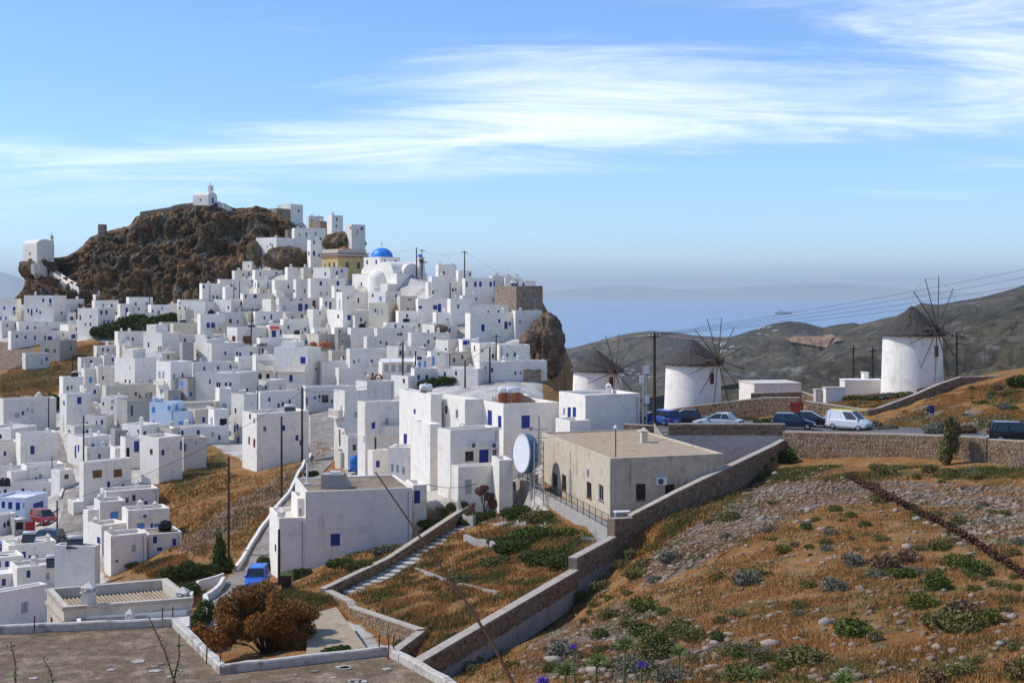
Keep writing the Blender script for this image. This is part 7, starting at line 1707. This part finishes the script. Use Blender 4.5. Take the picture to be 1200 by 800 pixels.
# wall-mounted parts
def wall_pos(h, px, py):
    i = 0 if px >= h['xc'] else 3; a3 = Vector(h['poly'][i]); b3 = Vector(h['poly'][(i+1) % 4]); e = (b3-a3).normalized(); t_ = (px-CX)/F; u = (t_*a3.y-a3.x)/(e.x-t_*e.y); q = a3+e*u; return Vector((q.x, q.y, (EY-py)/F*q.y))-h['base'], e
def ac_unit(h, px, py):
    p, e = wall_pos(h, px, py); n_ = Vector((e.y, -e.x)); o = MB(); o.box(-.4, .4, -.32, 0, -.28, .28); ob = o.build('air_conditioner', M['white_paint'], h['root']); ob.location = p+Vector((n_.x, n_.y, 0))*.02; ob.rotation_euler = (0, 0, math.atan2(e.y, e.x))
    f = MB(); f.lathe([(0, 0), (.2, 0), (.22, .02), (0, .03)], 16); g_ = f.build('fan_grille', M['grille'], ob); g_.rotation_euler = (R(90), 0, 0); g_.location = (-.1, -.325, 0)
def find(xc, yt): return min(HOUSES, key=lambda h: abs(h['xc']-xc)+abs(h['yt']-yt))
hC, hE, hB, hF, hA = find(528, 504), find(668, 493), find(715, 537), find(358, 576), find(505, 462)
for h, px, py in ((hC, 554, 521), (hC, 578, 521), (hE, 676, 514), (hB, 774, 563), (hB, 646, 583), (find(117, 588), 131, 612), (find(150, 598), 170, 604)): ac_unit(h, px, py)
def balcony(h, x0, x1, ytop, ybot, depth=1.1, bal=True, m='whitewash'):
    a, e = wall_pos(h, x0, ybot); b, _ = wall_pos(h, x1, ybot); n_ = Vector((e.y, -e.x, 0)); L_ = (b-a).length; hh = (ybot-ytop)*h['D']/F; e3 = Vector((e.x, e.y, 0)); o = empty('balcony_ref', (0, 0, 0)); bpy.data.objects.remove(o)
    mb = MB(); c = a+e3*L_/2+n_*(depth/2+.01); mb.obox((c.x, c.y), Vector((e.x, e.y)), Vector((-e.y, e.x)), L_/2, depth/2, a.z-.16, a.z); bo = mb.build('balcony', M[m], h['root'])
    f = MB(); c2 = a+e3*L_/2+n_*(depth-.06)
    if bal:
        f.obox((c2.x, c2.y), Vector((e.x, e.y)), Vector((-e.y, e.x)), L_/2, .06, a.z+hh-.12, a.z+hh)
        for i in range(int(L_/.32)): q = a+e3*(.16+.32*i)+n_*(depth-.06); f.obox((q.x, q.y), Vector((e.x, e.y)), Vector((-e.y, e.x)), .055, .05, a.z, a.z+hh-.12)
    else: f.obox((c2.x, c2.y), Vector((e.x, e.y)), Vector((-e.y, e.x)), L_/2, .06, a.z, a.z+hh)
    for t_ in (.05, L_-.05): q = a+e3*t_+n_*depth/2; f.obox((q.x, q.y), Vector((e.x, e.y)), Vector((-e.y, e.x)), .05, depth/2-.13, a.z, a.z+hh)
    f.build('balustrade', M[m], bo)
h2b = find(361, 407); balcony(h2b, 323, 360, 427, 434); balcony(h2b, 323, 360, 449, 457)
balcony(find(404, 458), 392, 403, 478, 486, .9); balcony(find(428, 471), 445, 468, 498, 508, 1.2, False); balcony(find(63, 346), 56, 62, 355, 359, .8); balcony(find(20, 350), 14, 20, 364, 369, .8); balcony(find(200, 424), 184, 195, 445, 449, .7)
# pipes and grilles on the beige building
p, e = wall_pos(hB, 718.5, 575); mb = MB(); n_ = Vector((e.y, -e.x, 0))*.06; mb.tube([p+n_+Vector((0, 0, 2.0)), p+n_+Vector((0, 0, -2.0))], .05, 6); mb.build('drain_pipe', M['greypaint'], hB['root'])
p, e = wall_pos(hB, 689, 553); mb = MB(); mb.obox((p.x+n_.x, p.y+n_.y), e, Vector((-e.y, e.x)), .18, .12, p.z-.25, p.z+.25); mb.build('meter_box', M['greypaint'], hB['root'])
p = hB['base']+Vector((.4, -.9, 0)); q = P(728, 606, 93.3); box_thing('compressor', 'pale metal compressor box at the corner of the beige building', 'box', 720, 722, 738, 601, 609, 93.2, 15, 'metal', 'white_paint')
# roof gear of the white house with the blue shutter
p = P(395, 571, 111); p.z = hF['z0']+hF['rt']; root = empty('roof_cistern', p); tag(root, 'grey concrete cistern with sloping flank on the brown roof', 'cistern'); mb = MB(); mb.prism([(-1.3, -.6), (.6, -.6), (.6, .8), (-1.3, .8)], 0, 1.2); mb.prism([(.601, -.6), (1.2, -.6), (1.2, .8), (.601, .8)], 0, [1.15, .1, .1, 1.15]); mb.build('body', M['cement'], root)
mb = MB(); mb.tube([(-.6, .1, 1.32), (.3, .1, 1.32)], .14, 8); mb.build('pipe', M['white_paint'], root)
p = P(360, 568, 113); p.z = hF['z0']+hF['rt']; mb = MB(); mb.tube([(0, 0, 0), (0, 0, 1.9)], .09, 8); mb.box(-.3, .3, -.2, .2, 0, .06); tag(mb.build('vent_pipe', M['white_paint'], loc=p), 'white vent pipe on the brown roof beside the cistern', 'pipe')
# awnings, pergola, veranda
hr = find(316, 381); p, e = wall_pos(hr, 321, 384); n_ = Vector((e.y, -e.x)); mb = MB(); L_ = 1.0; q = [p+Vector((e.x*s*L_+n_.x*d, e.y*s*L_+n_.y*d, z)) for s, d, z in ((-1, .05, .25), (1, .05, .25), (1, 1.0, -.15), (-1, 1.0, -.15))]; mb.add(q+[v-Vector((0, 0, .06)) for v in q], [(0, 1, 2, 3), (7, 6, 5, 4), (0, 4, 5, 1), (1, 5, 6, 2), (2, 6, 7, 3), (3, 7, 4, 0)]); mb.build('awning', M['red'], hr['root'])
ha = find(300, 416); p, e = wall_pos(ha, 310, 428); n_ = Vector((e.y, -e.x)); mb = MB(); L_ = 1.6; q = [p+Vector((e.x*s*L_+n_.x*d, e.y*s*L_+n_.y*d, z)) for s, d, z in ((-1, .05, .9), (1, .05, .9), (1, 1.6, -.9), (-1, 1.6, -.9))]; mb.add(q+[v-Vector((0, 0, .06)) for v in q], [(0, 1, 2, 3), (7, 6, 5, 4), (0, 4, 5, 1), (1, 5, 6, 2), (2, 6, 7, 3), (3, 7, 4, 0)]); mb.build('awning', M['cream'], ha['root'])
p = P(276, 373, 288); root = empty('pergola', p); tag(root, 'dark timber pergola roof on thin posts above white terraces', 'pergola'); w_ = 28*288/F; mb = MB(); mb.box(0, w_, -.5, 2.5, 2.2, 2.34); mb.build('roof', M['cement'], root)
for i in range(6):
    for y_ in (-.4, 2.3):
        mb = MB(); x = .2+i*(w_-.4)/5; mb.tube([(x, y_, -1.5), (x, y_, 2.2)], .06, 6); mb.build('post', M['pole_wood'], root)
hv = find(448, 424); p, e = wall_pos(hv, 467, 423.5); n_ = Vector((e.y, -e.x)); mb = MB(); q = [p+Vector((e.x*s*3.3+n_.x*d, e.y*s*3.3+n_.y*d, z)) for s, d, z in ((-1, -.3, .55), (1, -.3, .55), (1, 1.4, .0), (-1, 1.4, .0))]; mb.add(q+[v-Vector((0, 0, .1)) for v in q], [(0, 1, 2, 3), (7, 6, 5, 4), (0, 4, 5, 1), (1, 5, 6, 2), (2, 6, 7, 3), (3, 7, 4, 0)]); mb.build('canopy', M['roof_white'], hv['root'])
hk = find(489, 418); p, e = wall_pos(hk, 491, 419.5); n_ = Vector((e.y, -e.x)); mb = MB(); mb.obox((p.x+n_.x*.12, p.y+n_.y*.12), e, Vector((-e.y, e.x)), .42, .05, p.z-.3, p.z+.3); mb.build('sign_panel', M['blue'], hk['root'])
hq = find(358, 453); p, e = wall_pos(hq, 369, 466); n_ = Vector((e.y, -e.x)); mb = MB(); mb.lathe([(0, 0), (.3, 0), (.3, .04), (0, .05)], 18); o = mb.build('round_sign', M['bluelight'], hq['root']); o.location = p+Vector((n_.x, n_.y, 0))*.03; o.rotation_euler = (R(90), 0, math.atan2(e.y, e.x))
# terracotta remains, brushwood, straw sunshade, red sheet
def lump(name, label, cat, px, py, D, w_, h_, m, seed):
    p = P(px, py, D); rng = random.Random(seed); bm = bmesh.new(); bmesh.ops.create_icosphere(bm, subdivisions=3, radius=1)
    for v in bm.verts: k = 1+.35*noise.noise(v.co*2.3+Vector((seed, 0, 0))); v.co = Vector((v.co.x*w_*k, v.co.y*w_*.5*k, max(v.co.z, -.2)*h_*k))
    me = bpy.data.meshes.new(name); bm.to_mesh(me); bm.free(); me.materials.append(M[m]); o = link(name, me, None, p); tag(o, label, cat); return o
lump('brick_heap', 'orange terracotta ruin lump on the cement roof', 'ruin', 381, 406, 254, 1.5, 1.1, 'terracotta', 3); lump('brick_wall', 'short orange terracotta wall stub beside the ruin lump', 'ruin', 367, 405, 255, .8, .8, 'terracotta', 4)
rng = np.random.default_rng(77); p = P(235, 471, 228); root = empty('brushwood_pile', p); tag(root, 'heap of dark brushwood against the bare cement house', 'brushwood'); mb = MB()
for k in range(160): q = Vector((rng.normal()*1.6, rng.normal()*.5, abs(rng.normal())*.9)); d = Vector(rng.normal(size=3))*.7; mb.tube([q-d, q+d], .035, 4, cap=False)
mb.build('sticks', M['trunk'], root)
p = P(307, 412, 252); root = empty('sunshade', p); tag(root, 'straw sunshade on a pole above the white terrace', 'sunshade'); mb = MB(); mb.tube([(0, 0, -1), (0, 0, 1.5)], .06, 6); mb.build('post', M['pole_wood'], root); mb = MB(); mb.lathe([(1.3, 1.15), (.6, 1.5), (0, 1.75)], 14); mb.build('shade', M['thatch'], root)
p = P(35.5, 624, 151); mb = MB(); mb.box(-.55, .55, -.05, .05, -.3, 1.3); mb.box(-.5, .5, -.09, -.051, .1, .2); mb.box(-.5, .5, -.09, -.051, .9, 1.0); tag(mb.build('metal_gate', M['red'], loc=p), 'faded red metal gate leaf beside the grey shed', 'gate')
# bin and plant pot by the lane
p = P(336, 714, 96); p.z = ground_z(p.x, p.y); root = empty('waste_bin', p); tag(root, 'dark green wheeled waste bin behind the rust-coloured tree', 'bin'); mb = MB(); mb.add([(-.35, -.3, .1), (.35, -.3, .1), (.35, .3, .1), (-.35, .3, .1), (-.42, -.38, 1.1), (.42, -.38, 1.1), (.42, .38, 1.1), (-.42, .38, 1.1)], [(0, 3, 2, 1), (4, 5, 6, 7), (0, 1, 5, 4), (1, 2, 6, 5), (2, 3, 7, 6), (3, 0, 4, 7)]); mb.build('body', M['car_dark'], root); mb = MB(); mb.prism([(-.45, -.42), (.45, -.42), (.45, .42), (-.45, .42)], 1.101, [1.16, 1.16, 1.3, 1.3]); mb.build('lid', M['leaf_dark'], root)
for s in (-1, 1): b = MB(); b.lathe([(0, -.04), (.12, -.04), (.12, .04), (0, .04)], 12); o = b.build('wheel', M['tyre'], root); o.rotation_euler = (0, R(90), 0); o.location = (.36*s, .25, .12)
p = P(227, 687, 100); p.z = ground_z(p.x, p.y); root = empty('plant_pot', p); tag(root, 'terracotta pot with a small green plant in the little yard', 'plant pot'); b = MB(); b.lathe([(0, 0), (.2, 0), (.3, .45), (.33, .5), (.27, .5), (0, .42)], 16); b.build('pot', M['terracotta'], root); v, f = leaves([(0, 0, .75, .35, .35, .35)], 400, .07, np.random.default_rng(9)); link('plant', np_mesh('plant', v, f, 'leaf_green'), root)
# ---------------------------------------------------------------- far things: ship, villas
D = 10500.; p = P(918, 0, D); p.z = SEA; root = empty('ferry', p, R(4)); tag(root, 'distant ferry on the blue sea', 'ship'); mb = MB(); mb.prism([(-70, -8), (55, -8), (72, 0), (55, 8), (-70, 8)], -2, 12); mb.build('hull', M['car_navy'], root); mb = MB(); mb.box(-60, 45, -7, 7, 12.1, 20); mb.box(-50, 30, -6, 6, 20.1, 25); mb.build('superstructure', M['white_paint'], root); mb = MB(); mb.box(-35, -25, -3, 3, 25.1, 34); mb.build('funnel', M['car_red'], root)
fr = random.Random(4)
for px, py, w_ in [(884,383,9),(893,385,10),(902,384,7),(909,388,8),(848,404,10),(858,407,8),(838,402,6),(925,398,5),(730,440,7),(738,438,6),(744,443,8),(722,436,6),(735,446,9),(690,438,20),(700,436,16),(716,443,7),(742,434,5),(748,439,6),(726,447,6),(848,412,9),(861,383,5),(1125,422,4),(1180,400,4),(1115,436,4),(942,402,7),(953,403,6),(890,391,5),(899,393,6),(852,400,5),(757,437,5),(762,442,6),(733,432,4),(712,434,5)]:
    h_ = far_hit(px, py)
    if h_ is None: continue
    m_ = h_.y/F; s_ = w_*m_*.75; root = empty('villa', h_-Vector((0, 0, 1))); tag(root, 'small white villa on the far hillside', 'villa', 'white villas on the far hills'); hh = s_*.26; mb = MB(); mb.box(-s_/2, s_/2, -s_*.3, s_*.3, -s_*.4, hh); mb.box(-s_*.25, s_*.45, -s_*.1, s_*.3, hh+.02, hh*1.7); mb.build('wall', M['offwhite'], root)
    for k in range(3): mb = MB(); x = -s_*.3+s_*.3*k; mb.box(x-s_*.05, x+s_*.05, -s_*.303, -s_*.3005, hh*.2, hh*.65); mb.build('window', M['glass_dark'], root)
# ---------------------------------------------------------------- person by the porch
p = P(279, 523, 192); p.z = ground_z(p.x, p.y)
root = empty('person', p, R(20)); tag(root, 'person in blue trousers standing by the white porch', 'person')
mat('skin', (.45, .25, .16), rough=.6, var=.05); mat('trousers', (.03, .06, .18), rough=.9, var=.1)
J = {'pel': (0, 0, .95, .15), 'ch': (0, -.02, 1.28, .17), 'nk': (0, 0, 1.5, .06), 'hd': (0, -.01, 1.6, .095), 'tp': (0, 0, 1.74, .09), 'lh': (.1, 0, .88, .1), 'lk': (.12, -.03, .48, .07), 'la': (.12, .02, .08, .05), 'lt': (.13, -.14, .04, .045), 'rh': (-.1, 0, .88, .1), 'rk': (-.11, .02, .48, .07), 'ra': (-.12, .06, .08, .05), 'rt': (-.13, -.1, .04, .045), 'ls': (.2, 0, 1.42, .065), 'le': (.28, .03, 1.14, .05), 'lw': (.26, -.12, .92, .04), 'rs': (-.2, 0, 1.42, .065), 're': (-.29, .04, 1.14, .05), 'rw': (-.25, -.14, .96, .04)}
E_ = [('pel', 'ch'), ('ch', 'nk'), ('nk', 'hd'), ('hd', 'tp'), ('pel', 'lh'), ('lh', 'lk'), ('lk', 'la'), ('la', 'lt'), ('pel', 'rh'), ('rh', 'rk'), ('rk', 'ra'), ('ra', 'rt'), ('ch', 'ls'), ('ls', 'le'), ('le', 'lw'), ('ch', 'rs'), ('rs', 're'), ('re', 'rw')]
ks = list(J); me = bpy.data.meshes.new('body'); me.from_pydata([J[k][:3] for k in ks], [(ks.index(a), ks.index(b)) for a, b in E_], []); me.materials.append(M['skin']); bo = link('body', me, root); sk = bo.modifiers.new('skin', 'SKIN'); bo.modifiers.new('sub', 'SUBSURF').levels = 1
for i, k in enumerate(ks): me.skin_vertices[0].data[i].radius = (J[k][3],)*2
me.skin_vertices[0].data[0].use_root = True
mb = MB(); 
for s, kk in ((1, 'l'), (-1, 'r')): mb.tube([(.09*s, 0, .96), J[kk+'k'][:3], (J[kk+'a'][0], J[kk+'a'][1], .12)], [.135, .095, .08], 10)
mb.tube([(0, 0, .86), (0, 0, 1.02)], .19, 12); mb.build('trousers', M['trousers'], root, smooth=True)
mb = MB(); mb.lathe([(.105, 1.6), (.11, 1.68), (.08, 1.78), (0, 1.82)], 12); mb.build('hair', M['leaf_brown'], root, smooth=True)
# ---------------------------------------------------------------- plants close to the camera
mat('stalk_brown', (.10, .05, .028), var=.3, scale=20); mat('stalk_green', (.14, .17, .06), var=.2, scale=20); mat('seedpod', (.11, .055, .03), var=.4, scale=25); mat('spike_green', (.20, .24, .07), var=.25, scale=20); mat('purple', (.18, .10, .42), var=.25, scale=20)
def near_stalk(label, pts, r0, r1, pods, m='stalk_brown', seed=1, podm='seedpod', pr=.022):
    w = [P(*q) for q in pts]; root = empty('dry_stalk', w[0]); tag(root, label, 'stalk'); w = [q-w[0] for q in w]; rnd = random.Random(seed); mb = MB(); n = len(w); mb.tube(w, [r0+(r1-r0)*i/(n-1) for i in range(n)], 7); mb.build('stem', M[m], root)
    if pods:
        V = stones(pods, np.full(pods, pr)); vs = []
        for i in range(pods):
            t_ = rnd.random()**.8; k = min(int(t_*(n-1)), n-2); q = w[k].lerp(w[k+1], t_*(n-1)-k); V[i] += np.array(q)+np.array([rnd.gauss(0, pr*1.15) for _ in range(3)])
        o = link('seed_pods', np_mesh('seed_pods', V.reshape(-1, 3), (ICF[None]+(np.arange(pods)*len(ICV))[:, None, None]).reshape(-1, 3), podm), root); tag(o, kind='stuff')
near_stalk('dark brown dried flower stalk covered in seed pods leaning over the slope', [(992,556,6.4),(1040,580,6.2),(1120,620,6.0),(1200,672,5.8),(1290,735,5.6),(1420,860,5.3),(1500,960,5.1)], .006, .014, 6500, seed=1, pr=.0065)
near_stalk('long thin bare brown stalk leaning to the left', [(440,553,5.2),(500,640,5.0),(540,695,4.9),(575,750,4.8),(604,805,4.7),(640,900,4.6)], .003, .0085, 0, seed=2)
near_stalk('thin dry twig branching beside the long bare stalk', [(515,672,5.0),(548,706,4.9),(580,760,4.8),(604,808,4.7)], .0015, .003, 0, seed=3)
for k, (x0, y0, x1, y1) in enumerate(((174,722,205,800),(210,742,203,800),(12,752,18,800),(50,770,62,802))): near_stalk('thin pinkish dry stem rising before the near roof', [(x0, y0, 7.5), ((x0+x1)/2+3, (y0+y1)/2, 7.4), (x1, y1, 7.3), (x1+10, y1+120, 7.2)], .003, .008, 25, 'stalk_brown', 10+k, 'spike_green', .008)
for o in bpy.data.objects:
    if o.name.startswith('dry_stalk') and 'pinkish' in o.get('label', ''): o['group'] = 'thin stems before the near roof'
def thistle(px, py, D, r, col='spike_green', seed=0):
    p = P(px, py, D); g0 = ground_z(p.x, p.y); root = empty('spiky_plant', Vector((p.x, p.y, g0))); hh = p.z-g0; rng = np.random.default_rng(seed)
    tag(root, 'feathery pale green flower head on a tall stem close by' if col == 'spike_green' else 'purple flower head on a slender stem close by', 'flower', 'flower heads on the near bank')
    mb = MB(); mb.tube([(rng.normal()*.03, 0, -.05), (rng.normal()*.03, 0, hh*.5), (0, 0, hh)], [.012, .01, .007], 6); mb.build('stem', M['stalk_green'], root)
    mb = MB()
    for i in range(60):
        d = rng.normal(size=3); d[2] = abs(d[2])*1.1+.1; d /= np.linalg.norm(d); q = Vector((0, 0, hh-.02)); mb.tube([q, q+Vector(d)*r*.6+Vector((0, 0, r*.1)), q+Vector(d)*r], [.006, .005, .001], 4, cap=False)
    mb.build('flower_head', M[col], root)
for k, (px, py, D, r, c) in enumerate(((733,757,9.5,.11,'spike_green'),(700,776,9.0,.09,'spike_green'),(663,787,8.6,.10,'spike_green'),(796,764,10,.09,'spike_green'),(880,792,9,.10,'spike_green'),(636,797,8.2,.05,'purple'),(752,778,9.4,.045,'purple'),(672,757,9.8,.04,'purple'),(990,797,8.5,.10,'spike_green'))): thistle(px, py, D, r, c, 300+k)
